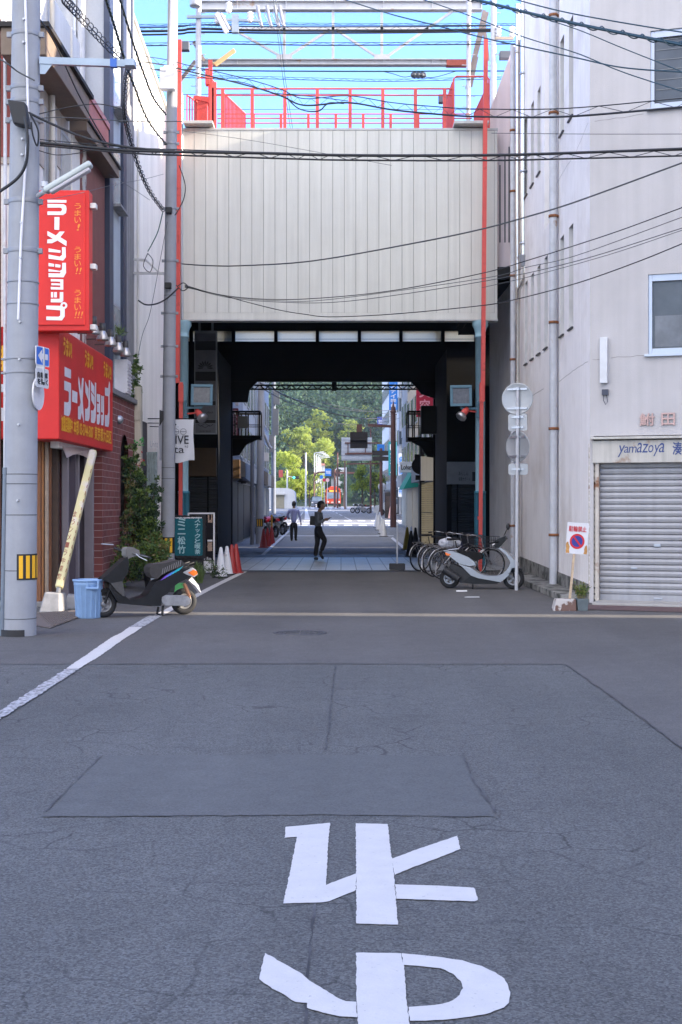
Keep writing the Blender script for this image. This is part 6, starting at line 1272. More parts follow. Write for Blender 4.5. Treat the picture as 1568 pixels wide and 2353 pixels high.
mb = MB(); mb.tube([(a.x-.03, .2, a.y-.01), (a.x-.06, .26, a.y-.05), (a.x-.14, .36, a.y-.1)], .007, 6); mb.build('brake_lever', ALU, sb1, local=True)
# ---- silver scooter
def ss(pts): return [((x-575)*.00175, (1440+22*(x-575)/720-y)*.00166) for x, y in pts]
SILV = mat('silver paint', (.33, .34, .365), .28, .45, var=.04, vs=4)
fr2 = Vector((1.16, -.28)).normalized()
sb2 = thing('scooter', 'silver motor scooter parked against the cream wall among bicycles', 'scooter', (2.08, 24.98, 0), rz=math.atan2(fr2.y, fr2.x))
def part2(*a, **k): k['par'] = sb2; k['conv'] = ss; return part(*a, **k)
part2('tail_body', [(535, 1012), (600, 1005), (680, 1030), (790, 1080), (855, 1130), (872, 1170), (810, 1185), (700, 1158), (640, 1110), (580, 1060)], -.15, .15, SILV, .05)
part2('side_rail', [(692, 1158), (820, 1200), (905, 1270), (1000, 1298), (1100, 1300), (1160, 1280), (1205, 1235), (1235, 1290), (1180, 1340), (1140, 1372), (1040, 1350), (900, 1322), (820, 1290), (745, 1210)], -.16, .16, SILV, .04)
part2('leg_shield', [(1120, 985), (1135, 975), (1185, 1010), (1262, 1090), (1318, 1165), (1318, 1205), (1262, 1215), (1240, 1270), (1195, 1255), (1235, 1190), (1248, 1145), (1200, 1062)], -.18, .18, SILV, .035)
part2('seat', [(640, 995), (700, 1002), (800, 1018), (900, 1032), (942, 1072), (925, 1108), (868, 1128), (800, 1085), (700, 1042)], -.14, .14, mat('black seat', (.012, .012, .013), .85, spec=.2), .035)
part2('tail_light', [(538, 1018), (602, 1044), (575, 1062), (545, 1052)], -.16, -.08, MATS['orange lens'], .008)
part2('engine', [(600, 1150), (720, 1200), (820, 1290), (842, 1382), (700, 1372), (640, 1260), (560, 1215)], -.12, .12, BLK, .03)
part2('lower_skirt', [(820, 1290), (1040, 1352), (1140, 1372), (1100, 1392), (850, 1388), (720, 1372)], -.13, .13, CHAR, .02)
mb = MB(); q = ss([(525, 1215), (690, 1330)]); mb.tube([(q[0][0], -.17, q[0][1]), (q[1][0], -.17, q[1][1])], [.075, .07], 16); mb.build('muffler', BLK, sb2, local=True, bev=.01)
wheel(sb2, (0, 0, .195), .195, .095, SILV); wheel(sb2, (1.22, 0, .205), .205, .09, MATS['grey rim'])
part2('front_fender', [(1200, 1260), (1215, 1215), (1290, 1200), (1360, 1230), (1385, 1290), (1350, 1240), (1290, 1225), (1230, 1245)], -.06, .06, CHAR, .01)
mb = MB(); q = ss([(1240, 1150), (1290, 1335)]); 
for s in (-.07, .07): mb.tube([(q[0][0], s, q[0][1]), (q[1][0], s, q[1][1])], .018, 8)
mb.build('fork', CHAR, sb2, local=True)
part2('headset', [(1050, 925), (1100, 885), (1180, 850), (1200, 880), (1130, 965), (1100, 985), (1060, 960)], -.1, .1, CHAR, .03)
mb = MB(); a = Vector(ss([(1110, 915)])[0]); mb.tube([(a.x-.12, -.36, a.y-.02), (a.x, -.1, a.y), (a.x, .1, a.y), (a.x-.1, .36, a.y+.02)], .016, 8); mb.build('handlebar', CHAR, sb2, local=True)
mb = MB(); q = ss([(1180, 845), (1215, 770), (1225, 750)]); mb.tube([(q[0][0], -.2, q[0][1]), (q[1][0], -.22, q[1][1])], .008, 6); mb.ico((q[2][0], -.22, q[2][1]+.01), .065, 2, sq=(.55, .3, 1)); mb.build('mirror', BLK, sb2, local=True)
mb = MB(); q = ss([(830, 1375), (840, 1438)]); mb.bar((q[0][0], 0, q[0][1]), (q[1][0], -.16, .012), .02, .02); mb.build('stand', CHAR, sb2, local=True)
mb = MB(); q = ss([(520, 1005), (600, 990), (660, 985)]); 
for s in (-.1, .1): mb.tube([(a, s, b_) for a, b_ in q], .01, 6)
mb.tube([(q[0][0], -.1, q[0][1]), (q[0][0], .1, q[0][1])], .01, 6); mb.build('rear_rack', ALU, sb2, local=True)
part2('cord', [(1045, 940), (1075, 925), (1078, 940), (1050, 955)], -.112, -.105, LWH, .002)
# ================================================================= bicycles
CHROME = mat('chrome', (.42, .42, .44), .28, .9, var=.2, vs=20, col2=(.12, .09, .07), c2scale=14)
def bicycle(lb, loc, rz, m, basket=True):
    t = thing('bicycle', lb, 'bicycle', loc, 'bicycles parked by the arcade column', rz); wb = 1.06; Rw = .33
    for x in (0, wb):
        mb = MB(); mb.torus((x, 0, Rw), Rw-.016, .016, 'Y', 36, 6); o = mb.build('wheel', TYRE, t, local=True)
        mb = MB(); mb.torus((x, 0, Rw), Rw-.036, .008, 'Y', 36, 5)
        for k in range(16): a = 2*math.pi*k/16; mb.tube([(x, .012*(-1)**k, Rw), (x+(Rw-.036)*math.cos(a), 0, Rw+(Rw-.036)*math.sin(a))], .0018, 4, caps=False)
        mb.cyl((x, -.04, Rw), (x, .04, Rw), .02, n=10); mb.build('rim', CHROME, o, local=True)
        mb = MB(); pts = [(x+(Rw+.022)*math.cos(R(a)), 0, Rw+(Rw+.022)*math.sin(R(a))) for a in range(-10 if x == 0 else 25, 176 if x == 0 else 160, 9)]; mb.tube(pts, .012, 6); mb.build('mudguard', CHROME, t, local=True)
    mb = MB(); bb = Vector((.44, 0, .27)); st = Vector((.30, 0, .66)); hh = Vector((.88, 0, .74)); hl = Vector((.91, 0, .62)); rw = Vector((0, 0, Rw)); fw = Vector((wb, 0, Rw))
    for a, c, r in ((st, bb, .016), (hl, bb, .018), (st+Vector((.02, 0, -.1)), bb.lerp(hl, .55), .012), (hh, hl, .018), (rw, bb, .010), (rw, st, .009)): mb.tube([a, c], r, 8)
    for s in (-.05, .05): mb.tube([hl+Vector((.005, s, -.04)), fw+Vector((0, s, 0))], .010, 6)
    mb.build('frame', m, t, local=True)
    mb = MB(); mb.tube([st, st+Vector((-.04, 0, .17))], .012, 8); mb.hexa([(.10, -.09, .84), (.10, .09, .84), (.37, .03, .85), (.37, -.03, .85)][::-1], [(.10, -.1, .89), (.10, .1, .89), (.37, .025, .89), (.37, -.025, .89)][::-1]); mb.build('saddle', BLK, t, bev=.015, local=True)
    mb = MB(); mb.tube([hh, hh+Vector((-.03, 0, .16))], .012, 8); mb.tube([(.62, -.28, .93), (.74, -.26, .95), (.84, -.1, .92), (.85, 0, .90), (.84, .1, .92), (.74, .26, .95), (.62, .28, .93)], .011, 8); mb.build('handlebar', CHROME, t, local=True)
    mb = MB()
    for s in (-1, 1): mb.tube([(.62, s*.28, .93), (.52, s*.28, .92)], .016, 8)
    mb.build('grip', BLK, t, local=True)
    mb = MB(); mb.torus((.44, -.03, .27), .085, .008, 'Y', 20, 5); mb.bar((.44, -.05, .27), (.52, -.06, .13), .02, .02); mb.bar((.44, .05, .27), (.36, .06, .41), .02, .02); mb.box(.48, .57, -.13, -.05, .115, .135); mb.box(.31, .40, .05, .13, .40, .42); mb.build('crank', CHROME, t, local=True)
    mb = MB(); 
    for s in (-.06, 0, .06): mb.tube([(-.2, s, .70), (.26, s, .70)], .007, 6)
    mb.tube([(-.18, -.06, .70), (0, -.03, Rw)], .006, 5); mb.tube([(-.18, .06, .70), (0, .03, Rw)], .006, 5); mb.build('carrier', CHROME, t, local=True)
    mb = MB(); mb.bar((0, -.08, Rw), (-.1, -.16, .01), .016, .016); mb.build('stand', CHROME, t, local=True)
    if basket:
        mb = MB(); x0, x1, y0, y1, z0, z1 = .92, 1.20, -.17, .17, .68, .92
        for z in (z0, .76, .84, z1): mb.tube([(x0, y0, z), (x1, y0, z), (x1, y1, z), (x0, y1, z)], .005, 5, closed=True)
        for k in range(8): u = k/7; 
        for k in range(7):
            u = k/6
            for a in ((x0+(x1-x0)*u, y0), (x0+(x1-x0)*u, y1), (x0, y0+(y1-y0)*u), (x1, y0+(y1-y0)*u)): mb.tube([(a[0], a[1], z0), (a[0], a[1], z1)], .0035, 4, caps=False)
        mb.build('basket', mat('dark basket wire', (.04, .04, .045), .5, .4), t, local=True)
    return t
bicycle('silver bicycle parked nearest the silver scooter, its chrome frame showing behind it', (XX(1020, 27.8), 27.8, 0), R(14), CHROME)
bicycle('black bicycle with chrome rims, third from the cream wall', (XX(1000, 28.9), 28.9, 0), R(28), mat('black frame', (.015, .015, .017), .35))
bicycle('dark blue bicycle behind the one with the white bundle', (XX(988, 30.1), 30.1, 0), R(30), mat('dark blue frame', (.015, .02, .06), .35))
bicycle('black bicycle farthest into the arcade, its rear wheel nearest the street centre', (XX(966, 31.2), 31.2, .006), R(38), MATS['black frame'], False)
# cloth bundle tied on a carrier
wb_ = thing('white_bundle', 'white cloth bundle tied on a carrier among the bicycles', 'bundle', (XX(1034, 28.1), 28.1, .70))
mb = MB(); c = P(1033, 1248, 28.1)
bm = bmesh.new(); bmesh.ops.create_icosphere(bm, subdivisions=4, radius=1)
vs4 = []
for q in bm.verts:
    d = q.co; k = 1+.16*noise.noise(d*2.2)+.09*noise.noise(d*5.5); px_ = d.x; pinch = 1-.16*math.exp(-((px_-.35)/.10)**2)-.14*math.exp(-((px_+.35)/.10)**2)
    vs4.append(c+Vector((d.x*.235*k, d.y*.14*k*pinch, d.z*.125*k*pinch)))
bm.verts.index_update(); mb.add(vs4, [tuple(v.index for v in f.verts) for f in bm.faces], smooth=True); bm.free()
mb.build('cloth', mat('white sheet cloth', (.52, .53, .58), .85, var=.06), wb_)
mb = MB()
for u in (-.08, .085): mb.torus(c+Vector((u, 0, 0)), .122, .006, 'X', 24, 5)
mb.build('strap', CABLEG, wb_)
# a dark motorcycle tail end behind them
mb = MB()
# blue bin
Zc = DD(1420); bn2 = thing('blue_bin', 'blue plastic rubbish bin with a handle, in front of the scooter front wheel', 'bin', (XX(204, Zc), Zc, 0)); s_ = Zc/F
cx_ = XX(203.5, Zc); zt = 89*s_
mb = MB(); mb.lathe([(0, .0), (27*s_, 0), (28*s_, .01), (32*s_, zt-.09), (33*s_, zt-.08), (33.5*s_, zt-.02), (31*s_, zt-.02), (30.5*s_, zt-.1), (27*s_, .03), (0, .03)], 32, Matrix.Translation((cx_, Zc, 0)))
for k in range(16): a = k*math.pi/8; mb.bar((cx_+28*s_*math.cos(a), Zc+28*s_*math.sin(a), .02), (cx_+32*s_*math.cos(a), Zc+32*s_*math.sin(a), zt-.1), .012, .012)
BINB = mat('blue plastic', (.21, .34, .55), .5, var=.08, vs=6, streak=.1)
mb.build('bucket', BINB, bn2)
mb = MB(); mb.lathe([(32*s_, zt-.03), (36*s_, zt-.025), (36*s_, zt), (30*s_, zt), (30*s_, zt-.03)], 32, Matrix.Translation((cx_, Zc, 0))); mb.build('rim', BINB, bn2)
mb = MB(); a = R(-62); h = Vector((cx_+34*s_*math.cos(a), Zc+34*s_*math.sin(a), zt-.05)); mb.box(h.x-.09, h.x+.09, h.y-.035, h.y+.02, h.z-.08, h.z-.05); mb.box(h.x-.09, h.x-.06, h.y-.03, h.y+.03, h.z-.08, h.z+.05); mb.box(h.x+.06, h.x+.09, h.y-.03, h.y+.03, h.z-.08, h.z+.05); mb.build('handle', BINB, bn2, bev=.008)
# ================================================================= cones and stanchions
def cone(lb, x, y, h, m, grp, Z=None, base=True, dark=False, collar=False, rz=0):
    Z = Z or ZF(y); z0 = gz(Z); t = thing('traffic_cone', lb, 'traffic cone', (XX(x, Z), Z, z0), grp); q = Vector((XX(x, Z), Z, z0)); M_ = Matrix.Translation(q)
    mb = MB(); mb.lathe([(.15*h/.7, .03), (.14*h/.7, .05), (.035, h-.02), (.02, h), (0, h)], 18, M_); mb.build('cone_body', m, t)
    mb = MB(); mb.box(q.x-.18*h/.7, q.x+.18*h/.7, q.y-.18*h/.7, q.y+.18*h/.7, q.z, q.z+.03); mb.build('base', BLK if m != REDC else m, t, bev=.01); return t
REDC = mat('red cone plastic', (.30, .02, .018), .45, var=.1, vs=8); WCONE = mat('white cone plastic', (.62, .63, .66), .45, var=.08, vs=8); YCONE = mat('dull yellow cone', (.30, .22, .03), .5); BCONE = mat('black cone', (.015, .015, .017), .6)
g1 = 'traffic cones left of the street'
cone('nearer of the two white cones beside the poster stand', 508, 1327, .67, WCONE, g1); cone('farther of the two white cones beside the poster stand', 522, 1321, .66, WCONE, g1)
cone('left of the two red cones beside the white cones', 533, 1318, .68, REDC, g1); cone('right of the two red cones beside the white cones', 543, 1317, .69, REDC, g1)
mb = MB(); Zb2 = DD(1327); mb.tube([P(507, 1276, Zb2), P(522, 1274, DD(1321))], .012, 6); tag(mb.build('cone_bar', LWH), 'white bar linking the tips of the two white cones', 'bar')
g2 = 'red cones by the pole beyond the arcade'
cone('nearest red cone by the pole beyond the arcade', 606, 1259, .72, REDC, g2); cone('middle red cone by the pole beyond the arcade', 615.5, 1256, .72, REDC, g2); cone('farthest red cone by the pole, with a yellow post rising behind it', 624.5, 1251, .74, REDC, g2)
q = P(625.5, 1250, ZF(1249)); tag(MB().tube([(q.x, q.y, 0), P(624.5, 1183, ZF(1249))], .04, 10).build('bollard', mat('orange yellow post', (.55, .28, .04), .5)), 'slim orange yellow post behind the red cones', 'bollard')
g3 = 'white cones along the right of the far street'
cone('nearest white cone of the row along the far right kerb', 882, 1233, .86, WCONE, g3, ZF(1233)); cone('second white cone of the row along the far right kerb', 878, 1226, .84, WCONE, g3, ZF(1226)); cone('third white cone of the row along the far right kerb', 871, 1218, .9, WCONE, g3, ZF(1218)); cone('fourth white cone of the row along the far right kerb', 866.5, 1212, .95, WCONE, g3, ZF(1212)); cone('farthest white cone of the row along the far right kerb', 873, 1210, .95, WCONE, g3, ZF(1210))
g4 = 'cones under the right balcony'
cone('dull yellow cone under the right balcony', 936, 1264, .82, YCONE, g4, 46.0); cone('white cone behind the dark cones under the right balcony', 946, 1257, .8, WCONE, g4, 48.2); cone('left black cone in front of the dark sign post', 945, 1280, .80, BCONE, g4, 40.5); cone('right black cone in front of the dark sign post', 955, 1274, .86, BCONE, g4, 42.6)
Zs2 = 32.05; sp_ = thing('chain_stanchion', 'white pole standing in a square dark weight at the edge of the tiled floor', 'stanchion', (XX(913, Zs2), Zs2, .006)); q = P(913, 1311, Zs2); q.z = .006
mb = MB(); mb.box(q.x-.19, q.x+.19, Zs2-.16, Zs2+.16, .006, .16); mb.build('weight', mat('dark weight', (.03, .03, .033), .7), sp_, bev=.02); mb = MB(); mb.tube([(q.x, Zs2, .15), (q.x, Zs2, HH(1200, Zs2))], .019, 10); mb.build('pole', POLEW, sp_)
# ================================================================= plants
def bush(lb, cat, segs, mats, n, sz, wd, par=None, up=.2, name='shrub', stems=True):
    """segs: (centre, (rx,ry,rz)) ellipsoids filled with leaves clumped round twigs"""
    b0 = Vector(segs[0][0]); t = thing(name, lb, cat, (b0.x, b0.y, gz(b0.y))) if par is None else par
    mb = MB(); sm = MB(); tot = sum(r[0]*r[1]*r[2] for _, r in segs)**1
    for c, r in segs:
        c = Vector(c); k = max(3, int(n*(r[0]*r[1]*r[2])/tot/26))
        for _ in range(k):
            d = rdir(); rr = random.random()**.42; q = c+Vector((d.x*r[0], d.y*r[1], d.z*r[2]))*rr
            if stems and random.random() < .35: sm.tube([c+(q-c)*.3-Vector((0, 0, r[2]*.4)), q], .006, 4, caps=False)
            mi0 = random.choices(range(len(mats)), [3, 4, 4, 1, 1][:len(mats)])[0]
            for _ in range(26):
                a = q+rdir()*random.uniform(.0, 1)*min(r)*.38; leaf(mb, a, rdir(up)+d*.6, sz*random.uniform(.6, 1.3), wd*random.uniform(.7, 1.2), mi0 if random.random() < .7 else random.randrange(len(mats)))
    mb.build('foliage', mats, t)
    if stems and sm.v: sm.build('stem', mat('twig', (.10, .075, .05), .9), t)
    return t
LM = LEAFA[:3]
Zv = 28.0
bush('tall climbing shrub covering the arched window of the brick house', 'shrub', [((-4.28, 27.2, 2.2), (.16, .65, .55)), ((-4.2, 27.4, 1.5), (.22, .7, .6)), ((-4.12, 27.6, .8), (.28, .6, .6)), ((-4.3, 26.6, 2.6), (.1, .3, .35))], LM, 5200, .085, .04, name='climbing_shrub')
bush('brownish climbing vine beside the brick house pier', 'vine', [((-4.3, 26.2, .9), (.12, .35, .9)), ((-4.28, 26.5, 1.9), (.1, .3, .5))], [LEAFA[3], LEAFA[1], LEAFA[2]], 1700, .07, .03, name='vine')
bush('dark green shrub between the vine and the slim utility pole', 'shrub', [((-4.08, 27.9, 1.15), (.26, .4, .5)), ((-4.1, 27.9, .55), (.26, .4, .5)), ((-3.98, 27.6, 1.8), (.2, .3, .4))], [LEAFA[1], LEAFA[2], LEAFA[2]], 3600, .08, .036)
bush('low leafy shrub in front of the brick pier, left of the black scooter', 'shrub', [((-4.15, 25.2, .45), (.3, .5, .42))], [LEAFA[1], LEAFA[0], LEAFA[2]], 1500, .07, .03)
pt = bush('leafy potted shrub seen through the black scooter', 'plant', [((-3.55, 24.6, .62), (.32, .35, .3)), ((-3.5, 24.8, .85), (.22, .25, .2))], [LEAFA[0], LEAFA[1], LEAFA[1], LEAFA[3]], 2600, .075, .035, name='potted_shrub')
mb = MB(); mb.lathe([(0, 0), (.13, 0), (.17, .26), (.175, .3), (.15, .3), (.14, .25), (0, .25)], 20, Matrix.Translation((-3.55, 24.6, 0))); mb.build('pot', BLK, pt)
def grass(lb, c, n, h, sp, m, name='grass_tuft'):
    t = thing(name, lb, 'plant', (c[0], c[1], 0)); mb = MB()
    for _ in range(n):
        a = R(random.uniform(0, 360)); lean = random.uniform(.1, 1)*sp; hh = h*random.uniform(.6, 1.05); b0 = Vector(c)+Vector((random.uniform(-.06, .06), random.uniform(-.06, .06), 0)); d = Vector((math.cos(a), math.sin(a), 0)); w_ = Vector((-d.y, d.x, 0))*.008
        p0, p1_, p2_ = b0, b0+d*lean*.45+Vector((0, 0, hh*.75)), b0+d*lean+Vector((0, 0, hh*(.95-.4*lean/sp*random.random())))
        mb.add([p0-w_, p0+w_, p1_+w_*.8, p1_-w_*.8, p2_], [(0, 1, 2, 3), (3, 2, 4)])
    mb.build('foliage', m, t); return t
grass('spiky grassy plant behind the handlebar of the black scooter', (-3.55, 26.0, .45), 130, .55, .35, LEAFA[4])
grass('grassy tuft drooping under the teal sign behind the scooter tail', (-2.88, 26.6, .0), 120, .5, .3, LEAFA[4])
bush('low weeds at the foot of the white poster stand', 'weeds', [((-2.72, 28.2, .2), (.22, .2, .2))], [LEAFA[1], LEAFA[2]], 500, .05, .02, name='weeds')
for (x, y, w_, h, m_, lb) in ((-3.2, 24.0, .16, .30, BLK, 'black planter box on the ground behind the scooter footboard'), (-3.38, 23.8, .07, .5, mat('old board', (.30, .33, .36), .8, var=.3, vs=20), 'weathered leaning boards behind the scooter footboard'), (-2.98, 24.0, .1, .16, mat('green plastic', (.05, .28, .06), .5), 'green plastic tray behind the scooter footboard')):
    mb = MB(); mb.hexa([(x-w_, y-.12, 0), (x+w_, y-.12, 0), (x+w_, y+.12, 0), (x-w_, y+.12, 0)], [(x-w_*1.15, y-.1, h), (x+w_*1.1, y-.1, h*.98), (x+w_*1.1, y+.13, h), (x-w_*1.15, y+.13, h)])
    tag(mb.build('planter_box' if 'planter' in lb else 'board' if 'board' in lb[:26] else 'tray', m_, None, bev=.012), lb, 'planter' if 'planter' in lb else 'board' if 'boards' in lb else 'tray')
wp = thing('window_plant', 'spiky plant in a brown pot high on the grey tower ledge', 'plant', (XL+.14, F*XL/(259-CX), HH(808, 27.0))); q = Vector((XL+.15, 26.85, HH(808, 26.9)))
mb = MB(); mb.lathe([(0, 0), (.07, 0), (.10, .16), (.085, .16), (0, .13)], 16, Matrix.Translation(q)); mb.build('pot', mat('brown pot', (.09, .055, .04), .7), wp)
mb = MB()
for _ in range(60):
    d = rdir(.9); d.z = abs(d.z)*.8+.1; leaf(mb, q+Vector((0, 0, .3+random.uniform(0, .12))), d, random.uniform(.12, .25), .016, 0)
mb.tube([q+Vector((0, 0, .12)), q+Vector((.01, 0, .36))], .012, 6); mb.build('foliage', LEAFA[4], wp)
MB().box(XL, XL+.32, 26.6, 27.15, q.z-.05, q.z).build('ledge', GREYC, sc_)
mb = MB(); mb.box(XL, XL+.28, 27.0, 27.5, HH(905, 27.2), HH(828, 27.2))
for k in range(9): mb.box(XL+.28, XL+.30, 27.0, 27.5, HH(900, 27.2)+k*.07, HH(900, 27.2)+k*.07+.03)
tag(mb.build('air_conditioner', LWH, None), 'white slatted air conditioner box on the ledge above the brick house', 'air conditioner')
bush('light green creeper hanging beside the air conditioner above the brick house', 'plant', [((-4.45, 28.2, 4.55), (.12, .25, .3)), ((-4.45, 28.2, 4.15), (.12, .2, .25))], [LEAFA[0], LEAFA[1]], 900, .07, .03, name='creeper')
tl2 = thing('wind_chime', 'green and red plastic hanging ornament on the corner of the brick house', 'ornament', (-4.38, 28.1, 2.3)); mb = MB()
for _ in range(40): leaf(mb, Vector((-4.38, 28.15, 2.95))+rdir()*.09, rdir(), .08, .05, 0)
mb.build('green_part', MATS['green plastic'], tl2); mb = MB()
for _ in range(50): leaf(mb, Vector((-4.36, 28.15, 2.55))+Vector((random.gauss(0, .05), random.gauss(0, .05), random.gauss(0, .1))), rdir(), .07, .04, 0)
mb.build('red_part', mat('red plastic', (.45, .03, .04), .5), tl2)
# ================================================================= people
SKIN = mat('skin', (.30, .17, .11), .6, var=.04); HAIR = mat('black hair', (.012, .010, .010), .5)
TROU = mat('dark trousers', (.012, .012, .015), .8); SHOE = mat('black shoes', (.012, .012, .013), .45)
def skin(name, nodes, edges, m, parent, label=None, sub=2, root=0):
    base = WL[parent.name]; me = bpy.data.meshes.new(name); me.from_pydata([Vector(n_[0])-base for n_ in nodes], edges, []); o = bpy.data.objects.new(name, me); COL.objects.link(o); o.parent = parent; WL[o.name] = base.copy()
    sk = o.modifiers.new('skin', 'SKIN'); sk.use_smooth_shade = True; sk.branch_smoothing = .3
    for i, n_ in enumerate(nodes):
        r = n_[1]; v = me.skin_vertices[0].data[i]; v.radius = r if isinstance(r, tuple) else (r, r); v.use_root = (i == root)
    s = o.modifiers.new('sub', 'SUBSURF'); s.levels = sub; s.render_levels = sub
    me.materials.append(m); return o
def chain(n_, s=0): return [(i, i+1) for i in range(s, s+n_-1)]
def head(mb, c, f, sc=1.):
    """head with brow, nose, chin and ears; f = facing direction (unit, horizontal)"""
    f = Vector(f); r_ = Vector((f.y, -f.x, 0)); M_ = Matrix((( r_.x, f.x, 0, c[0]), (r_.y, f.y, 0, c[1]), (0, 0, 1, c[2]), (0, 0, 0, 1)))
    bm = bmesh.new(); bmesh.ops.create_icosphere(bm, subdivisions=4, radius=1); vs5 = []
    for q in bm.verts:
        x, y, z = q.co
        hw = .076*(1-.22*max(0, -z)**1.5); dp = .098; zz = z*.122
        px_, py = x*hw, y*dp
        if y > 0: py += .010*math.exp(-((z+.75)/.22)**2-(x/.4)**2) - .010*math.exp(-((z-.05)/.14)**2-((abs(x)-.42)/.2)**2) + .026*math.exp(-((z+.18)/.17)**2-(x/.16)**2) + .008*math.exp(-((z+.5)/.09)**2-(x/.3)**2)
        if y < 0 and z < -.3: py *= .80
        vs5.append((px_*sc, py*sc, zz*sc))
    bm.verts.index_update(); mb.add(vs5, [tuple(v.index for v in f_.verts) for f_ in bm.faces], M_, True); bm.free()
    for s in (-1, 1): mb.ico((s*.078*sc, -.008*sc, -.01*sc), .03*sc, 2, M_, sq=(.35, .65, 1))
    return M_
def hair(mb, c, f, sc=1., low=-.35):
    f = Vector(f); r_ = Vector((f.y, -f.x, 0)); M_ = Matrix(((r_.x, f.x, 0, c[0]), (r_.y, f.y, 0, c[1]), (0, 0, 1, c[2]), (0, 0, 0, 1)))
    bm = bmesh.new(); bmesh.ops.create_icosphere(bm, subdivisions=4, radius=1); idx = {}; vs5 = []
    for q in bm.verts:
        x, y, z = q.co; lim = .42 if y > .25 else (low if y < .0 else low+(y/.25)*(.42-low)); k = 1.10+.045*noise.noise(q.co*4)
        if z >= lim-.05: idx[q.index] = len(vs5); vs5.append((x*.082*k*sc, (y*.104-.004)*k*sc, (z*.126+.004)*k*sc))
    fs5 = [tuple(idx[v.index] for v in f_.verts) for f_ in bm.faces if all(v.index in idx for v in f_.verts)]
    mb.add(vs5, fs5, M_, True); bm.free()
def hand(mb, w_, d, n_, sc=1., curl=.5):
    """palm plus five bent fingers; w_ wrist, d towards the fingers, n_ palm normal (fingers curl that way)"""
    w_ = Vector(w_); d = Vector(d).normalized(); n_ = Vector(n_); n_ = (n_-d*n_.dot(d)).normalized(); s = d.cross(n_)
    mb.tube([w_-d*.03*sc, w_, w_+d*.03*sc, w_+d*.085*sc], [.024*sc, .027*sc, .037*sc, .034*sc], 10)
    for i, (off, ln) in enumerate(((-.030, .075), (-.011, .085), (.010, .08), (.028, .062))):
        a = w_+d*.082*sc+s*off*sc; a1 = a+(d*math.cos(curl*.5)+n_*math.sin(curl*.5))*ln*.5*sc; a2 = a1+(d*math.cos(curl*1.3)+n_*math.sin(curl*1.3))*ln*.3*sc; a3 = a2+(d*math.cos(curl*2)+n_*math.sin(curl*2))*ln*.25*sc
        mb.tube([a, a1, a2, a3], [.010*sc, .009*sc, .008*sc, .006*sc], 7)
    a = w_+d*.025*sc-s*.03*sc; mb.tube([a, a-s*.025*sc+d*.025*sc+n_*.01*sc, a-s*.028*sc+d*.055*sc+n_*.022*sc], [.013*sc, .011*sc, .008*sc], 7)
# --- man walking to the right across the arcade
Zm = 37.5; pm = thing('person', 'man in grey shirt and dark trousers walking right, looking at a phone', 'person', (XX(737, Zm), Zm, .006))
def m2(cx_, cy_, dy=0.): return P((1200+cx_/7.593)/1.741, (1950+cy_/7.593)/1.741, Zm)+Vector((0, dy, 0))
mb = MB(); head(mb, m2(652, 560), (1, -.1, 0), 1.04); mb.tube([m2(628, 640), m2(610, 700), m2(590, 770)], [.052, .054, .06], 12)
hand(mb, m2(762, 968, -.20), (.95, .1, .12), (0, .2, 1), 1., .5); hand(mb, m2(770, 985, .12), (.9, -.15, .1), (0, -.2, 1), 1., .7)
nodes = mb.build('body', SKIN, pm)
mb = MB(); hair(mb, m2(650, 556), (1, -.1, 0), 1.04, -.5); mb.build('hair', HAIR, pm)
SHIRT = mat('grey shirt', (.13, .14, .155), .85, var=.06, bump=.3, bs=18)
sh_n = [(m2(545, 1215), (.148, .125)), (m2(548, 1040), (.15, .125)), (m2(562, 900), (.155, .13)), (m2(572, 800), (.135, .115)), (m2(592, 745), (.07, .065)),
        (m2(565, 800, -.17), .075), (m2(555, 960, -.23), .060), (m2(575, 1085, -.26), .055), (m2(680, 1020, -.24), .048), (m2(752, 975, -.205), .036),
        (m2(575, 800, .17), .075), (m2(575, 950, .22), .060), (m2(600, 1075, .22), .055), (m2(700, 1020, .16), .045), (m2(760, 990, .12), .036)]
skin('shirt', sh_n, [(0, 1), (1, 2), (2, 3), (3, 4), (3, 5), (5, 6), (6, 7), (7, 8), (8, 9), (3, 10), (10, 11), (11, 12), (12, 13), (13, 14)], SHIRT, pm, root=2)
tr_n = [(m2(545, 1130), (.135, .115)), (m2(540, 1290), (.145, .135)), (m2(600, 1380, -.09), .110), (m2(700, 1500, -.10), .092), (m2(765, 1610, -.10), .078), (m2(715, 1760, -.10), .070), (m2(650, 1940, -.10), .062),
        (m2(525, 1400, .08), .108), (m2(535, 1560, .08), .088), (m2(535, 1680, .08), .075), (m2(500, 1850, .08), .07), (m2(470, 2110, .08), .064)]
skin('trousers', tr_n, [(0, 1), (1, 2), (2, 3), (3, 4), (4, 5), (5, 6), (1, 7), (7, 8), (8, 9), (9, 10), (10, 11)], TROU, pm, root=1)
def shoe(a, b_, r=.042):
    mb = MB(); a = Vector(a); b_ = Vector(b_); mb.tube([a+(a-b_)*.12+Vector((0, 0, .02)), a, a.lerp(b_, .5), a.lerp(b_, .85), b_], [.02, r, r*1.0, r*.9, .02], 12); return mb
zf = .05
a = m2(452, 2170, .08); a.z = .058; b_ = m2(560, 2200, .08); b_.z = .045; shoe(a, b_).build('shoe', SHOE, pm)
mb = shoe(m2(625, 2010, -.10), m2(715, 2170, -.10)); mb.build('shoe', SHOE, pm)
mb = MB(); mb.tube([m2(645, 1930, -.10), m2(628, 2020, -.10)], [.05, .04], 10); mb.build('sock', SHOE, pm)
mb = MB(); q = m2(595, 1000); mb.tube([m2(675, 780, -.02), m2(685, 900, -.02), m2(700, 1050, -.03), m2(703, 1180, -.03)], [.012, .02, .022, .012], 8); mb.build('tie', TROU, pm)
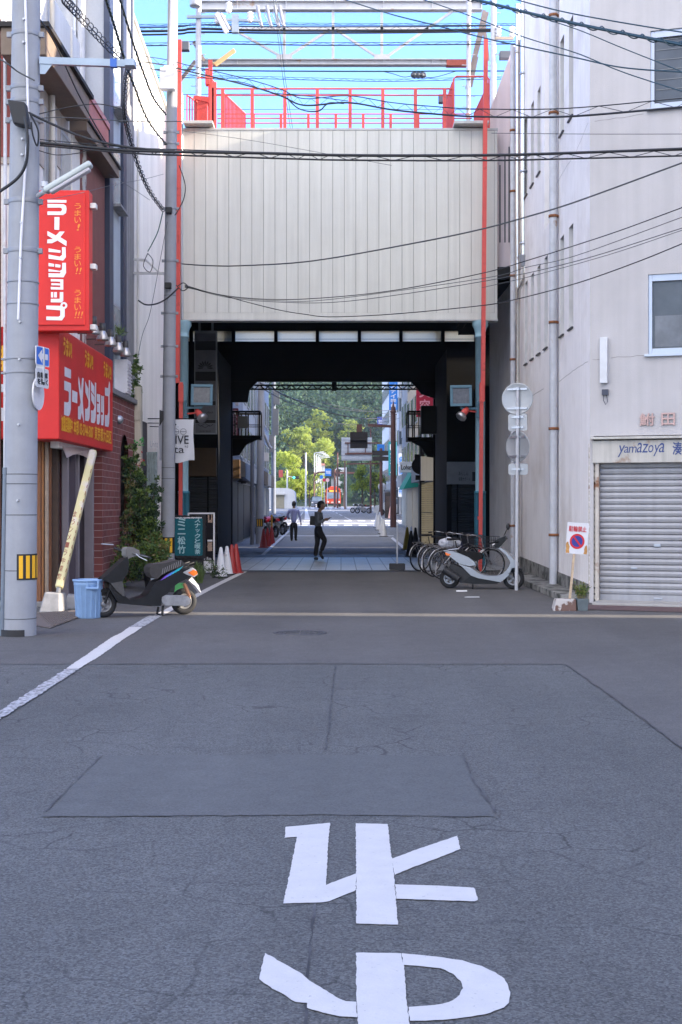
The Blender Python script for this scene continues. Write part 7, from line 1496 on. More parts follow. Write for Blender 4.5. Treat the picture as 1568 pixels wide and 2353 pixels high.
mb = MB(); v = [m2(322, 865), m2(470, 872), m2(460, 1150), m2(300, 1142)]; mb.hexa([p+Vector((0, -.13+.0, 0)) for p in v][::-1], [p+Vector((0, .13, 0)) for p in v][::-1]); bg_ = tag(mb.build('tote_bag', mat('black bag', (.013, .013, .015), .6), None, bev=.02), 'black bag hanging behind the back of the man in grey', 'bag')
mb = MB(); v = m2(850, 945, -.12); d = Vector((.86, 0, .30)).normalized(); mb.bar(v, v+d*.13, .075, .009); tag(mb.build('phone', BLK, None, bev=.003), 'dark phone held out in front by the man in grey', 'phone')
# --- man walking away in a lavender pullover
Zn = 57.8; pn = thing('person', 'man in lavender pullover and black trousers walking away down the street', 'person', (XX(675, Zn), Zn, 0))
def m1(cx_, cy_, dy=0.): return P((1100+cx_/10.45)/1.741, (1980+cy_/10.45)/1.741, Zn)+Vector((0, dy, 0))
mb = MB(); head(mb, m1(803, 390), (.1, 1, 0), .99); mb.tube([m1(800, 470), m1(798, 560)], [.055, .06], 12); hand(mb, m1(1092, 1170, .02), (.12, .1, -1), (-1, .3, 0), .95, .5); hand(mb, m1(560, 960, .1), (.55, .6, -.4), (.3, .5, .3), .95, .6); mb.build('body', SKIN, pn)
mb = MB(); hair(mb, m1(803, 385), (.1, 1, 0), 1.05, -.62); mb.build('hair', HAIR, pn)
LAV = mat('lavender knit', (.30, .32, .56), .9, var=.06, bump=.3, bs=16)
sh_n = [(m1(795, 1190), (.188, .13)), (m1(795, 1000), (.19, .13)), (m1(798, 800), (.195, .13)), (m1(800, 660), (.17, .11)), (m1(798, 560), (.075, .065)),
        (m1(620, 640), .07), (m1(560, 760), .06), (m1(528, 880, .03), .055), (m1(560, 960, .1), .045), (m1(980, 640), .07), (m1(1015, 780), .058), (m1(1048, 930), .05), (m1(1092, 1155, .02), .036)]
skin('pullover', sh_n, [(0, 1), (1, 2), (2, 3), (3, 4), (3, 5), (5, 6), (6, 7), (7, 8), (3, 9), (9, 10), (10, 11), (11, 12)], LAV, pn, root=2)
tr_n = [(m1(795, 1110), (.165, .115)), (m1(795, 1240), (.165, .12)), (m1(715, 1330), .098), (m1(700, 1560), .076), (m1(705, 1880), .058), (m1(878, 1330), .098), (m1(880, 1560), .076), (m1(868, 1850), .058)]
skin('trousers', tr_n, [(0, 1), (1, 2), (2, 3), (3, 4), (1, 5), (5, 6), (6, 7)], TROU, pn, root=1)
a = m1(705, 1935, -.02); b_ = m1(700, 1915, .2); a.z = .055; b_.z = .05; shoe(a, b_, .05).build('shoe', SHOE, pn); a = m1(872, 1905, .02); b_ = m1(900, 1895, .22); a.z = .07; b_.z = .05; shoe(a, b_, .05).build('shoe', SHOE, pn)
# ================================================================= far street
GLS = mat('shop glass', (.06, .075, .09), .15, spec=.6, var=.4, vs=.6)
def block(nm, lb, X0_, X1_, Y0_, Y1_, H_, m, side_, storeys=3, sk=-.0163, base=None, shop=True, wm=None, seed=0):
    """street building: wall, storey bands, windows and a shop front on the street side"""
    rnd = random.Random(seed); z = gz(Y0_); t = thing(nm, lb, 'building', ((X0_+X1_)/2, (Y0_+Y1_)/2, z)); oY = lambda Y: sk*(Y-Y0_)
    mb = MB(); xs2 = X1_ if side_ < 0 else X0_; xb_ = X0_ if side_ < 0 else X1_
    f0, f1 = xs2, xs2+oY(Y1_)
    lo, hi = (xb_, f0) if side_ < 0 else (f0, xb_)
    b4 = [(xb_, Y0_), (f0, Y0_), (f1, Y1_), (xb_, Y1_)]; b4 = b4 if side_ < 0 else b4[::-1]
    mb.hexa([(x, y, z-.3) for x, y in b4], [(x, y, z+H_) for x, y in b4]); mb.build('wall', m, t)
    b5 = [(x+(.06 if x in (f0, f1) else 0)*(-side_), y) for x, y in b4]
    MB().hexa([(x, y, z+H_) for x, y in b5], [(x, y, z+H_+.25) for x, y in b5]).build('parapet', TRIM, t)
    M_ = frame((f0, Y0_, z), (sk, 1, 0), (0, 0, 1)) if side_ < 0 else frame((f1, Y1_, z), (-sk, -1, 0), (0, 0, 1))
    Lw = Y1_-Y0_; n_ = max(2, int(Lw/2.4))
    for s in range(1, storeys+1):
        zb = 3.6+(s-1)*(H_-4)/storeys
        for k in range(n_):
            a = (k+.2)*Lw/n_; c = (k+.8)*Lw/n_; o = MB().box(a, c, zb, zb+1.5, -.02, .05, M_).build('window', ALU, t); MB().box(a+.08, c-.08, zb+.08, zb+1.42, .045, .056, M_).build('pane', GLS, o)
    if shop:
        for k in range(max(1, int(Lw/4))):
            w_ = Lw/max(1, int(Lw/4)); a = k*w_+.2; c = (k+1)*w_-.2
            MB().box(a, c, .1, 2.5, -.02, .04, M_).build('shop_front', rnd.choice([mat('dim shop glass', (.03, .033, .04), .5, var=.4, vs=2), SHD, mat('cream shutter', (.5, .47, .38), .6)]), t)
            MB().box(a-.05, c+.05, 2.6, 3.3, 0, .35, M_).build('fascia', rnd.choice([TRIM, mat('blue grey fascia', (.16, .2, .26), .6), MATS['brown fascia']]), t)
    # face towards the camera
    M2 = face_cam((min(b4[0][0], b4[1][0], f0), Y0_, z)); W_ = abs(f0-xb_)
    for s in range(1, storeys+1):
        zb = 3.6+(s-1)*(H_-4)/storeys
        for k in range(int(W_/2.2)): o = MB().box(k*2.2+.5, k*2.2+1.7, zb, zb+1.4, -.02, .05, M2).build('window', ALU, t); MB().box(k*2.2+.58, k*2.2+1.62, zb+.08, zb+1.32, .045, .056, M2).build('pane', GLS, o)
    return t
TILEW = mat('white tile wall', (.52, .53, .54), .5, var=.05, vs=2, streak=.1); GREYW = mat('grey wall', (.30, .31, .33), .8, var=.08, streak=.15); BEIG = mat('beige wall', (.44, .39, .31), .8, var=.06, streak=.1); BLW = mat('blue grey wall', (.30, .35, .43), .8, var=.05, streak=.12)
block('shop_building', 'grey shop building just beyond the arcade on the left', -12, -4.15, 48.8, 57, 9.5, GREYW, -1, 2, seed=1)
block('shop_building', 'white tiled building left of the far street, with a red parking banner on it', -12, -4.3, 57.1, 68, 11.5, TILEW, -1, 3, seed=2)
block('shop_building', 'blue grey tall building left of the far street before the crossing', -12, -4.35, 68.1, 83, 14, BLW, -1, 4, seed=3)
block('shop_building', 'pale building right of the arcade exit with a yellow topped shutter', 3.75, 12, 48.8, 60, 9.5, TILEW, 1, 2, seed=4)
block('shop_building', 'beige building right of the far street with a green awning', 4.0, 12, 60.1, 74, 10.5, BEIG, 1, 3, seed=5)
block('shop_building', 'grey building right of the far street before the crossing', 4.1, 12, 74.1, 84, 12, GREYW, 1, 3, seed=6)
block('shop_building', 'tall white building on the right beyond the crossing, carrying blue signs', 6.2, 18, 104, 126, 17, TILEW, 1, 5, seed=7)
block('shop_building', 'narrow white tower farthest along the right of the street', 5.6, 16, 126.2, 160, 20, mat('bright white wall', (.62, .63, .65), .7, streak=.08), 1, 5, seed=8)
block('shop_building', 'pinkish low building far away on the right behind the street trees', 8, 24, 170, 200, 9, mat('pink wall', (.48, .34, .28), .8), 1, 2, seed=9)
block('shop_building', 'grey building beyond the crossing on the left', -20, -8.2, 104, 140, 10, GREYW, -1, 3, seed=10)
# small white kiosk with a curved roof
Zk = 185; kx0, kx1 = XX(640, Zk), XX(678, Zk); zk = gz(Zk); kk = thing('white_kiosk', 'small white building with a curved roof line at the far left of the street', 'building', ((kx0+kx1)/2, Zk, zk))
mb = MB(); M_ = face_cam((kx0-2, Zk, zk)); w_ = kx1-kx0+2; mb.poly([(0, 0), (w_, 0), (w_, 2.0)]+arc(w_-1.2, 2.0, 1.2, 0, 90, 6, .9)+[(0, 3.0)], M_, -6, 0); mb.build('wall', TILEW, kk)
MB().box(w_-2.9, w_-1.5, 0, 1.9, 0, .05, M_).build('door', mat('drab door', (.25, .23, .17), .7), kk); MB().box(w_-3.2, w_-1.3, 1.95, 2.1, 0, .5, M_).build('door_canopy', TRIM, kk)
# projecting signs on both sides, each its own thing
def psign(lb, x0, x1, y0, y1, Z, m, txt=None, tm=None, grp=None, vert=True, name='shop_sign', dep=.18, both=None):
    t = thing(name, lb, 'sign', P((x0+x1)/2, y1, Z), grp); M_ = face_cam((XX(x0, Z), Z, HH(y1, Z))); w_, h = XX(x1, Z)-XX(x0, Z), HH(y0, Z)-HH(y1, Z)
    mb = MB(); mb.box(0, w_, 0, h, -dep, 0, M_); mb.box(w_*.2, w_*.8, h*.45, h*.55, -dep-.3, -dep, M_); mb.build('panel', m, t, bev=.02)
    if txt:
        mb = MB()
        if vert: mb.vtext(txt, M_, w_/2, w_*.62, h*.95, h*.05, z=.01, bold=.01)
        else: mb.text(txt, M_, w_*.12, h*.28, w_*.88, h*.72, .01, bold=.006)
        mb.build('lettering', tm or LWH, t)
    return t
SBLUE = mat('sign board blue', (.015, .17, .55), .4); STEAL = mat('sign board teal', (.0, .17, .20), .4); SRED = mat('sign board crimson', (.42, .012, .05), .45)
SMAR = mat('maroon banner', (.16, .012, .02), .6)
psign('blue vertical sign lettered in white high on the white building on the right', 894.5, 914, 878, 942, 125.8, SBLUE, 'メディ学館')
psign('tall teal vertical sign low on the right of the far street', 893, 912, 1015, 1092, 103.6, STEAL, 'ビジネス')
psign('pale vertical sign strip between the blue and the teal sign', 894.5, 913, 943, 1013, 125.6, mat('pale sign', (.5, .53, .6), .5), 'BIZPORT', mat('grey lettering', (.10, .11, .13), .6))
psign('small blue square sign on the white tower', 867.5, 884, 958, 980, 160, mat('deep blue sign', (.03, .06, .40), .4), '塾', vert=False)
psign('lower blue sign on the white tower', 867, 884, 1021, 1044, 150, SBLUE)
psign('blue and white vertical sign above the parked white car', 915.5, 927, 1042, 1142, 100, mat('white blue sign', (.52, .55, .6), .5), '病院内科', SBLUE)
psign('crimson vertical banner at the right of the arcade opening', 957, 996, 873, 958, 52.0, SRED, '美容', mat('pink lettering', (.75, .35, .45), .5))
psign('white framed sign with small dark lettering above the green awning', 919, 950, 1061, 1086, 62, mat('lilac white sign', (.50, .52, .60), .5), 'Lohas', BLK, vert=False)
psign('red and white sign high at the left beyond the dark pier', 534, 549, 890, 932, 52, mat('white red sign', (.55, .5, .52), .5), 'P', SRED, vert=False)
psign('maroon banner lettered P hanging left beyond the dark pier', 533, 548, 938, 1010, 50, SMAR, 'PARKING', mat('dull pink lettering', (.55, .3, .32), .5))
psign('tiny white and red sign on the left near the slanted lamp arm', 604, 618, 1040, 1060, 66, mat('white red board', (.55, .53, .53), .5))
psign('dark box sign under the right balcony rail', 968, 1030, 932, 997, ZB-1.0, mat('near black sign', (.014, .014, .015), .6), None, dep=.3)
mb = MB(); A5 = [P(919, 1095, 66), P(938, 1095, 62), P(938, 1112, 62), P(919, 1112, 66)]; q0, q1 = P(923, 1092, 66), P(934, 1060+32, 61)
mb.hexa([(3.95, 60.5, 2.5), (3.95, 66, 2.5), (2.9, 66, 2.35), (2.9, 60.5, 2.35)][::-1], [(3.97, 60.5, 3.7), (3.97, 66, 3.7), (3.6, 66, 3.6), (3.6, 60.5, 3.6)][::-1]); tag(mb.build('awning', mat('green awning cloth', (.0, .22, .19), .6), None), 'green shop awning sloping over the right pavement beyond the arcade', 'awning')
mb = MB(); z = .05; Zy = 48.7
while z < 2.4: mb.box(XX(969, Zy), XX(997, Zy), Zy-.03-.01*((z*12) % 1 > .5), Zy+.05, z, z+.07); z += .08
tag(mb.build('shop_shutter', [mat('cream yellow shutter', (.36, .33, .24), .6)], None), 'cream yellow roller shutter right of the dark sign post', 'shutter')
MB().box(XX(967, Zy), XX(998, Zy), Zy-.2, Zy+.05, 2.5, 3.4).build('fascia', TILEW, None, label='white shop fascia above the cream shutter right of the dark sign post', cat='fascia')
# dark silhouetted sign post under the right balcony
Zd = 49.0; dp_ = thing('traffic_sign_post', 'dark silhouetted sign post with a round and two plate sign backs by the right pier', 'sign post', (XX(970, Zd), Zd, 0)); SIL = mat('dark brown steel', (.022, .018, .018), .7)
MB().tube([(XX(970, Zd), Zd, 0), (XX(970, Zd), Zd, 3.9)], .10, 12).build('pole', SIL, dp_)
mb = MB(); mb.poly(circ(0, 0, .32, 36), face_cam(P(966, 1070, Zd)+Vector((0, .08, 0))), 0, .03); mb.build('round_sign', SIL, dp_)
for (xa, xb, ya, yb) in ((953, 968, 1044, 1055), (955, 972, 1092, 1103)): MB().box(XX(xa, Zd), XX(xb, Zd), Zd-.03, Zd+.0, HH(yb, Zd), HH(ya, Zd)).build('plate_sign', SIL, dp_)
q = P(979, 1112, Zd); 
mr = thing('traffic_mirror', 'round traffic mirror on an arm beside the dark sign post', 'mirror', P(984, 1113, Zd)); mb = MB(); mb.lathe([(0, .0), (.16, .0), (.2, -.03), (.2, -.05), (0, -.05)], 24, face_cam(P(989, 1113, Zd))); mb.bar(P(971, 1113, Zd), P(983, 1113, Zd), .03, .03); mb.build('mirror_disc', ALU, mr)
# poles on the left of the far street
def fpole(lb, x, ytop, ybase, r, m, name='utility_pole', lean=0):
    Z = ZF(ybase); t = thing(name, lb, 'utility pole', (XX(x, Z), Z, gz(Z))); MB().tube([(XX(x, Z), Z, gz(Z)), P(x+lean, ytop, Z)], [r, r*.8], 14).build('shaft', m, t); return t, Z
t, Z = fpole('concrete pole with a striped plate beside the red cones beyond the arcade', 597, 860, 1250, .165, mat('far pole', (.42, .43, .46), .85), lean=4)
q = P(596, 1200, Z); MB().box(q.x-.1, q.x+.17, Z-.19, Z-.1, HH(1210, Z), HH(1192, Z)).build('warning_plate', BLK, t)
mb = MB()
for k in range(3): mb.box(q.x-.07+k*.08, q.x-.03+k*.08, Z-.2, Z-.19, HH(1209, Z), HH(1193, Z))
mb.build('stripe', YLW, t)
MB().tube([P(603, 985, Z), P(619, 1025, Z), P(624, 1030, Z)], .06, 8).build('lamp_arm', GAL, t)
t, Z = fpole('dark twin pole with transformers left of the yellow green tree', 629, 870, 1206, .17, mat('dark far pole', (.14, .16, .2), .8)); 
for x, y, h in ((636, 900, 30), (634, 940, 60), (624, 1000, 40)): q = P(x, y, Z); MB().box(q.x-.2, q.x+.2, Z-.35, Z-.1, HH(y+h, Z), q.z).build('transformer', mat('slate gear', (.10, .11, .125), .7), t)
t, Z = fpole('slim grey conduit post at the left kerb beyond the arcade', 580, 1000, 1252, .09, mat('far post', (.2, .21, .24), .7), 'utility_pole')
lamp = thing('wall_lantern', 'black wall lantern by the left pier beyond the arcade', 'lamp', P(560, 1110, 50)); mb = MB(); mb.lathe([(.02, .12), (.05, .1), (.24, -.05), (.24, -.08), (.1, -.08), (.1, -.14), (0, -.14)], 18, Matrix.Translation(P(560, 1103, 50))); mb.tube([P(535, 1098, 50), P(560, 1097, 50)], .02, 6); mb.build('lantern_body', SIL, lamp)
MB().box(XX(548, ZB), XX(571, ZB), ZB-.3, ZB-.15, HH(985, ZB), HH(957, ZB)).build('floodlight', mat('old lens', (.20, .2, .2), .3), ar, bev=.02)
# brown street furniture: signal arms, big sign seen from behind
BRN = mat('brown street steel', (.11, .05, .042), .55, .2, var=.1)
def bpole(lb, x, ytop, ybase, r=.07, name='street_pole', m=BRN):
    Z = ZF(ybase); t = thing(name, lb, 'pole', (XX(x, Z), Z, gz(Z))); MB().tube([(XX(x, Z), Z, gz(Z)), P(x, ytop, Z)], [r*1.15, r*.85], 12).build('shaft', m, t); return t, Z
t, Z = bpole('tall brown signal pole in front of the blue sign, its arm carrying a signal head', 904, 935, 1212, .17)
MB().bar(P(904, 980, Z), P(846, 977, Z), .16, .16).build('arm', BRN, t)
mb = MB(); q = P(824, 1000, Z); mb.box(XX(805, Z), XX(845, Z), Z-.2, Z+.15, HH(1012, Z), HH(993, Z)); 
for v in (811, 825, 839): mb.lathe([(.17, 0), (.2, -.25)], 14, frame(P(v, 1002, Z+.15), (1, 0, 0), (0, 0, 1)))
o = mb.build('signal_head', SIL, t); MB().box(XX(805, Z), XX(845, Z), Z-.02, Z+.05, HH(1030, Z), HH(1012, Z)).build('back_board', SIL, o); MB().box(XX(820, Z), XX(832, Z), Z-.1, Z+.1, HH(994, Z), HH(975, Z)).build('hanger', BRN, t)
MB().lathe([(0, .9), (.06, .5), (.13, .2), (.22, .1), (.1, 0), (0, 0)], 12, Matrix.Translation(P(904, 950, Z))).build('finial', BRN, t)
t, Z = bpole('brown pole carrying the big grey route sign seen from behind', 876, 1030, 1185, .16)
for yy in (1044, 1068): MB().bar(P(880, yy-3, Z), P(797, yy-2, Z), .14, .14).build('arm', BRN, t)
mb = MB(); x0, x1 = XX(786, Z), XX(856, Z); z0, z1 = HH(1089, Z), HH(1037, Z); 
zb_ = P(820, 1057, Z); mb = MB(); x0, x1, z0, z1 = XX(785, Z), XX(855, Z), HH(1057, Z), HH(1005, Z)
z0, z1 = HH(1075, Z), HH(1023, Z); z0, z1 = HH(1058, Z), HH(1005, Z)
mb.box(x0, x1, Z+.12, Z+.17, z0, z1)
for k in range(6): mb.box(x0, x1, Z+.06, Z+.121, z0+(z1-z0)*(k+.35)/6, z0+(z1-z0)*(k+.55)/6)
for k in range(1, 4): mb.box(x0+(x1-x0)*k/4-.04, x0+(x1-x0)*k/4+.04, Z+.05, Z+.061, z0, z1)
mb.build('route_sign', mat('grey sign back', (.42, .45, .50), .5, .2), t)
for yy in (1018, 1043): MB().bar(P(876, yy, Z), P(793, yy, Z), .13, .13).build('arm', BRN, t)
mb = MB()
for v in (800, 840): mb.bar(P(v, 1016, Z), P(v, 1044, Z), .08, .08)
mb.build('sign_strut', BRN, t)
mb = MB(); mb.box(XX(856, Z), XX(901, Z), Z-.3, Z+.1, HH(1047, Z), HH(1036, Z)); mb.box(XX(856, Z), XX(901, Z), Z-.3, Z+.1, HH(1059, Z), HH(1049, Z)); mb.build('lamp_board', SIL, t)
bpole('plain brown pole right of the big grey route sign', 852, 985, 1179, .10); bpole('thin brown pole below the big grey route sign', 793, 1040, 1170, .10); bpole('dark brown pole right of the bus', 776, 1040, 1168, .12)
t, Z = bpole('brown signal pole left of the bus with an arm reaching right', 722.5, 1085, 1165, .12); MB().tube([P(722.5, 1095, Z), P(726, 1088, Z), P(733, 1085, Z), P(770, 1085, Z)], .13, 8).build('arm', BRN, t); MB().box(XX(755, Z), XX(782, Z), Z-.3, Z+.3, HH(1095, Z), HH(1080, Z)).build('signal_head', SIL, t)
t, Z = bpole('brown mast with a signal arm right of the bus', 768+1.5, 1078, 1166, .16)
MB().bar(P(768, 1086, Z), P(830, 1087, Z), .4, .3).build('arm', BRN, t)
t, Z = bpole('grey mast right of the bus', 796, 1074, 1168, .1, m=GAL)
psign('blue route sign with a white arrow above the distant car', 747, 761.5, 1077, 1094, 190, SBLUE, '堀', vert=False)
for x, y, r, m_, lb in ((739, 1096, 4.2, SBLUE, 'round blue arrow sign left of the distant bus'), (745.5, 1103, 4, SRED, 'left of the two small red and white round signs above the bus'), (753, 1103, 4.3, mat('pink white sign', (.6, .4, .42), .5), 'right of the two small red and white round signs above the bus')):
    q = P(x, y, 188); t = thing('round_sign', lb, 'sign', q); mb = MB(); mb.poly(circ(0, 0, r*188/F, 24), face_cam(q), -.05, 0); mb.build('disc', m_, t); mb = MB(); mb.bar(q+Vector((0, .1, 0)), P(x, 1164, 188)+Vector((0, .1, 0)), .09, .09); mb.build('post', GAL, t)
# signal with green light on the left
t, Z = bpole('grey signal pole at the left with a lit green light', 660.5, 1080, 1166, .13, m=GAL); MB().bar(P(660.5, 1094, Z), P(680, 1097, Z), .12, .12).build('arm', GAL, t); MB().box(XX(673, Z), XX(687, Z), Z-.2, Z+.2, HH(1101, Z), HH(1094, Z)).build('signal_head', SIL, t)
gm = mat('green signal light', (.0, .5, .35), .4, emit=(.05, .9, .6), es=1.6); MB().lathe([(0, .0), (.17, 0), (.17, -.1)], 14, face_cam(P(675.8, 1097.3, Z-.22))).build('green_light', gm, t)
psign('red and white sign board on the left before the yellow green tree', 641, 650.5, 1080, 1097, 150, mat('red white board', (.62, .12, .1), .5))
# white street lamps in a row
g5 = 'white street lamps lining the far street'; WST = mat('white lamp steel', (.62, .63, .64), .4)
for k, (x, yt, Z) in enumerate(((723, 1041, 232), (727.5, 1044, 245), (731.5, 1047, 258), (734.5, 1050, 270), (737, 1053, 282))):
    t = thing('street_lamp', ['tallest and nearest', 'second', 'third', 'fourth', 'fifth and farthest'][k]+' white lamp of the row over the far street', 'street lamp', (XX(x, Z), Z, gz(Z)), g5)
    MB().tube([(XX(x, Z), Z, gz(Z)), P(x, yt+2, Z), P(x+1.5, yt, Z)], .10, 8).build('pole', WST, t); MB().tube([P(x+1.5, yt, Z), P(x+16, yt-2, Z)], .07, 8).build('arm', WST, t); MB().bar(P(x+12, yt-2, Z), P(x+22, yt-2.5, Z), .35, .16).build('lamp_head', WST, t)
t, Z = bpole('plain grey lamp pole left of the white lamp row', 703.3, 1040, 1167, .13, m=GAL)
# ---- vehicles
BUSR = mat('bus orange red', (.62, .075, .03), .35, var=.03); CARD = mat('dark navy car paint', (.10, .12, .17), .3); CARW = mat('white car paint', (.66, .67, .68), .3); WSC = mat('windscreen', (.20, .26, .33), .1, spec=.7, var=.3, vs=1.5)
HLM = mat('headlamp glass', (.6, .6, .6), .15); Zb3 = 208; zB = gz(Zb3)
bus = thing('bus', 'orange red city bus approaching far down the street', 'bus', (XX(766, Zb3), Zb3, zB)); cxb = XX(766, Zb3)
def front(o, pts, z0, z1): return [(cxb+x, y) for x, y in pts]
mb = MB(); M_ = face_cam((cxb, Zb3, zB)); mb.poly([(-1.2, .35), (1.2, .35), (1.22, 1.2), (1.17, 2.7), (1.02, 3.0), (.6, 3.1), (-.6, 3.1), (-1.02, 3.0), (-1.17, 2.7), (-1.22, 1.2)], M_, -10, 0); mb.build('body', BUSR, bus, bev=.08)
MB().box(-.55, .55, 3.05, 3.28, -3, -.3, M_).build('roof_unit', BUSR, bus, bev=.05)
mb = MB(); mb.poly([(-1.05, 1.32), (1.05, 1.32), (1.02, 2.32), (-1.02, 2.32)], M_, 0, .03); mb.build('windscreen', WSC, bus)
MB().box(-1.0, 1.0, 2.4, 2.72, 0, .03, M_).build('destination_box', SIL, bus); mb = MB(); mb.box(-.62, .62, 2.44, 2.66, .03, .035, M_); o = mb.build('destination_display', mat('lit orange display', (.6, .22, .02), .5, emit=(1, .4, .05), es=.5), bus)
MB().box(-1.21, 1.21, .33, .55, -.2, .06, M_).build('bumper', SIL, bus, bev=.03)
for s in (-1, 1): MB().lathe([(0, .04), (.13, .04), (.16, 0)], 16, face_cam((cxb+s*.88, Zb3, zB+.8))).build('headlight', HLM, bus); MB().box(s*1.05-.16, s*1.05+.16, 0, .5, -1.6, -.5, M_).build('wheel', TYRE, bus); MB().box(s*1.28-.07, s*1.28+.07, 1.9, 2.3, .05, .15, M_).build('mirror', SIL, bus)
MB().box(-.32, .32, .62, .85, .0, .04, M_).build('emblem_board', mat('pale emblem', (.6, .5, .45), .5), bus)
mb = MB()
for s in (-1, 1): mb.bar(M_ @ Vector((s*.05, 1.34, .04)), M_ @ Vector((s*.62, 1.75, .04)), .03, .02)
mb.build('wiper', SIL, bus)
def carfront(nm, lb, x, Z, w_, h, m):
    t = thing(nm, lb, 'car', (XX(x, Z), Z, gz(Z))); M_ = face_cam((XX(x, Z), Z, gz(Z))); a = w_/2
    mb = MB(); mb.poly([(-a, .22), (a, .22), (a, h*.5), (a*.95, h*.56), (a*.80, h*.96), (a*.6, h), (-a*.6, h), (-a*.80, h*.96), (-a*.95, h*.56), (-a, h*.5)], M_, -4.2, -.9); mb.poly([(-a, .2), (a, .2), (a, h*.46), (a*.9, h*.54), (-a*.9, h*.54), (-a, h*.46)], M_, -.9, 0); mb.build('body', m, t, bev=.08)
    mb = MB(); mb.add([(-a*.86, h*.56, -.88), (a*.86, h*.56, -.88), (a*.74, h*.93, -.885), (-a*.74, h*.93, -.885)], [(0, 1, 2, 3)], M_); mb.build('windscreen', WSC, t)
    for s in (-1, 1): MB().box(s*a*.78-.13, s*a*.78+.13, h*.38, h*.47, -.02, .03, M_).build('headlight', HLM, t); MB().box(s*a*.86-.1, s*a*.86+.1, 0, .4, -1.2, -.55, M_).build('wheel', TYRE, t); MB().box(s*(a+.1)-.09, s*(a+.1)+.09, h*.55, h*.63, -1, -.9, M_).build('mirror', m, t)
    MB().box(-.18, .18, .32, .46, 0, .03, M_).build('number_plate', LWH, t); MB().box(-a*.5, a*.5, .5, .62, 0, .02, M_).build('grille', SIL, t); return t
carfront('car', 'dark navy taxi with pale roof sides approaching left of the bus', 728, 204, 1.7, 1.72, CARD)
# white van side-on at the right kerb
Zc2 = 128; cv_ = thing('car', 'white car parked side-on at the right kerb behind the brown poles', 'car', (XX(895, Zc2), Zc2, gz(Zc2))); M_ = face_cam((XX(860, Zc2), Zc2, gz(Zc2)))
mb = MB(); mb.poly([(0, .25), (3.9, .25), (3.9, 1.1), (3.7, 1.65), (2.2, 1.72), (1.45, 1.6), (.85, 1.08), (.15, .92), (0, .7)], M_, -1.6, 0); mb.build('body', CARW, cv_, bev=.08)
mb = MB(); mb.poly([(1.0, 1.08), (2.0, 1.08), (2.0, 1.55), (1.5, 1.52)], M_, 0, .015); mb.poly([(2.1, 1.08), (3.6, 1.08), (3.5, 1.55), (2.1, 1.58)], M_, 0, .015); mb.build('window', WSC, cv_)
for x in (.75, 3.1): MB().lathe([(0, .03), (.18, .03), (.19, .05), (.31, .05), (.31, -.15)], 20, M_ @ Matrix.Translation((x, .31, 0))).build('wheel', TYRE, cv_)
MB().box(0, .12, .65, .82, -.3, .01, M_).build('headlight', HLM, cv_)
# motorcycles: left row beyond the arcade, a few far right
def moto(lb, x, Z, rz, m, sc=1.):
    t = thing('motorcycle', lb, 'motorcycle', (XX(x, Z), Z, gz(Z)), None, rz); R_ = .30
    for xx_ in (0, 1.38):
        mb = MB(); mb.torus((xx_, 0, R_), R_-.06, .06, 'Y', 28, 8); o = mb.build('wheel', TYRE, t, local=True); mb = MB(); mb.torus((xx_, 0, R_), R_-.125, .012, 'Y', 24, 6)
        for k in range(6): a = k*math.pi/3; mb.bar((xx_, 0, R_), (xx_+(R_-.12)*math.cos(a), 0, R_+(R_-.12)*math.sin(a)), .03, .02, (0, 1, 0))
        mb.cyl((xx_, -.06, R_), (xx_, .06, R_), .05, n=12); mb.build('rim', CHROME, o, local=True)
    mb = MB(); slab(mb, [(.35, .35), (.95, .32), (1.0, .6), (.8, .7), (.45, .65)], -.13, .13); mb.build('engine', ALUE, t, bev=.03, local=True)
    mb = MB(); slab(mb, [(.65, .72), (1.1, .78), (1.12, .95), (.95, 1.02), (.7, .92)], -.13, .13); mb.build('tank', m, t, bev=.04, local=True)
    mb = MB(); slab(mb, [(-.1, .78), (.25, .72), (.68, .74), (.68, .84), (.3, .84), (-.15, .92)], -.11, .11); mb.build('seat', BLK, t, bev=.03, local=True)
    mb = MB(); slab(mb, [(-.28, .80), (-.05, .74), (.2, .74), (.1, .84), (-.2, .92)], -.08, .08); mb.build('tail', m, t, bev=.02, local=True); MB().box(-.31, -.26, -.06, .06, .80, .90).build('tail_light', mat('red lens', (.55, .02, .03), .2), t, local=True)
    mb = MB(); 
    for s in (-.09, .09): mb.tube([(1.1, s, .98), (1.38, s, R_)], .025, 8)
    mb.tube([(0, .09, R_), (.5, .08, .4)], .025, 8); mb.tube([(0, -.09, R_), (.5, -.08, .4)], .025, 8); mb.build('fork', CHROME, t, local=True)
    mb = MB(); mb.tube([(.92, -.34, 1.02), (1.08, -.1, 1.05), (1.08, .1, 1.05), (.92, .34, 1.02)], .014, 8); mb.build('handlebar', CHROME, t, local=True)
    MB().lathe([(0, .08), (.08, .06), (.085, 0), (0, -.05)], 14, frame((1.24, 0, .93), (0, 1, 0), (0, 0, 1))).build('headlight', HLM, t, local=True)
    MB().tube([(.6, -.15, .33), (.1, -.17, .32), (-.3, -.18, .38)], .05, 10).build('exhaust', CHROME, t, local=True); return t
REDM = mat('red motorcycle paint', (.45, .02, .03), .3)
moto('red motorcycle nearest the pole beyond the arcade', 634, 62, R(118), REDM); moto('black motorcycle with dark red wheels behind the walking man in lavender', 650, 65.5, R(120), mat('grey motorcycle paint', (.10, .10, .11), .3)); moto('silver motorcycle farthest of the row at the left kerb', 655, 70, R(118), SILV)
moto('red motorcycle half hidden behind the far pole', 612, 61, R(110), REDM)
moto('black scooter like motorcycle parked far right under the street trees', 836, 142, R(150), BLK); moto('grey motorcycle parked far right beside the dark pole', 848, 138, R(150), mat('grey motorcycle paint', (.1, .1, .11), .3))
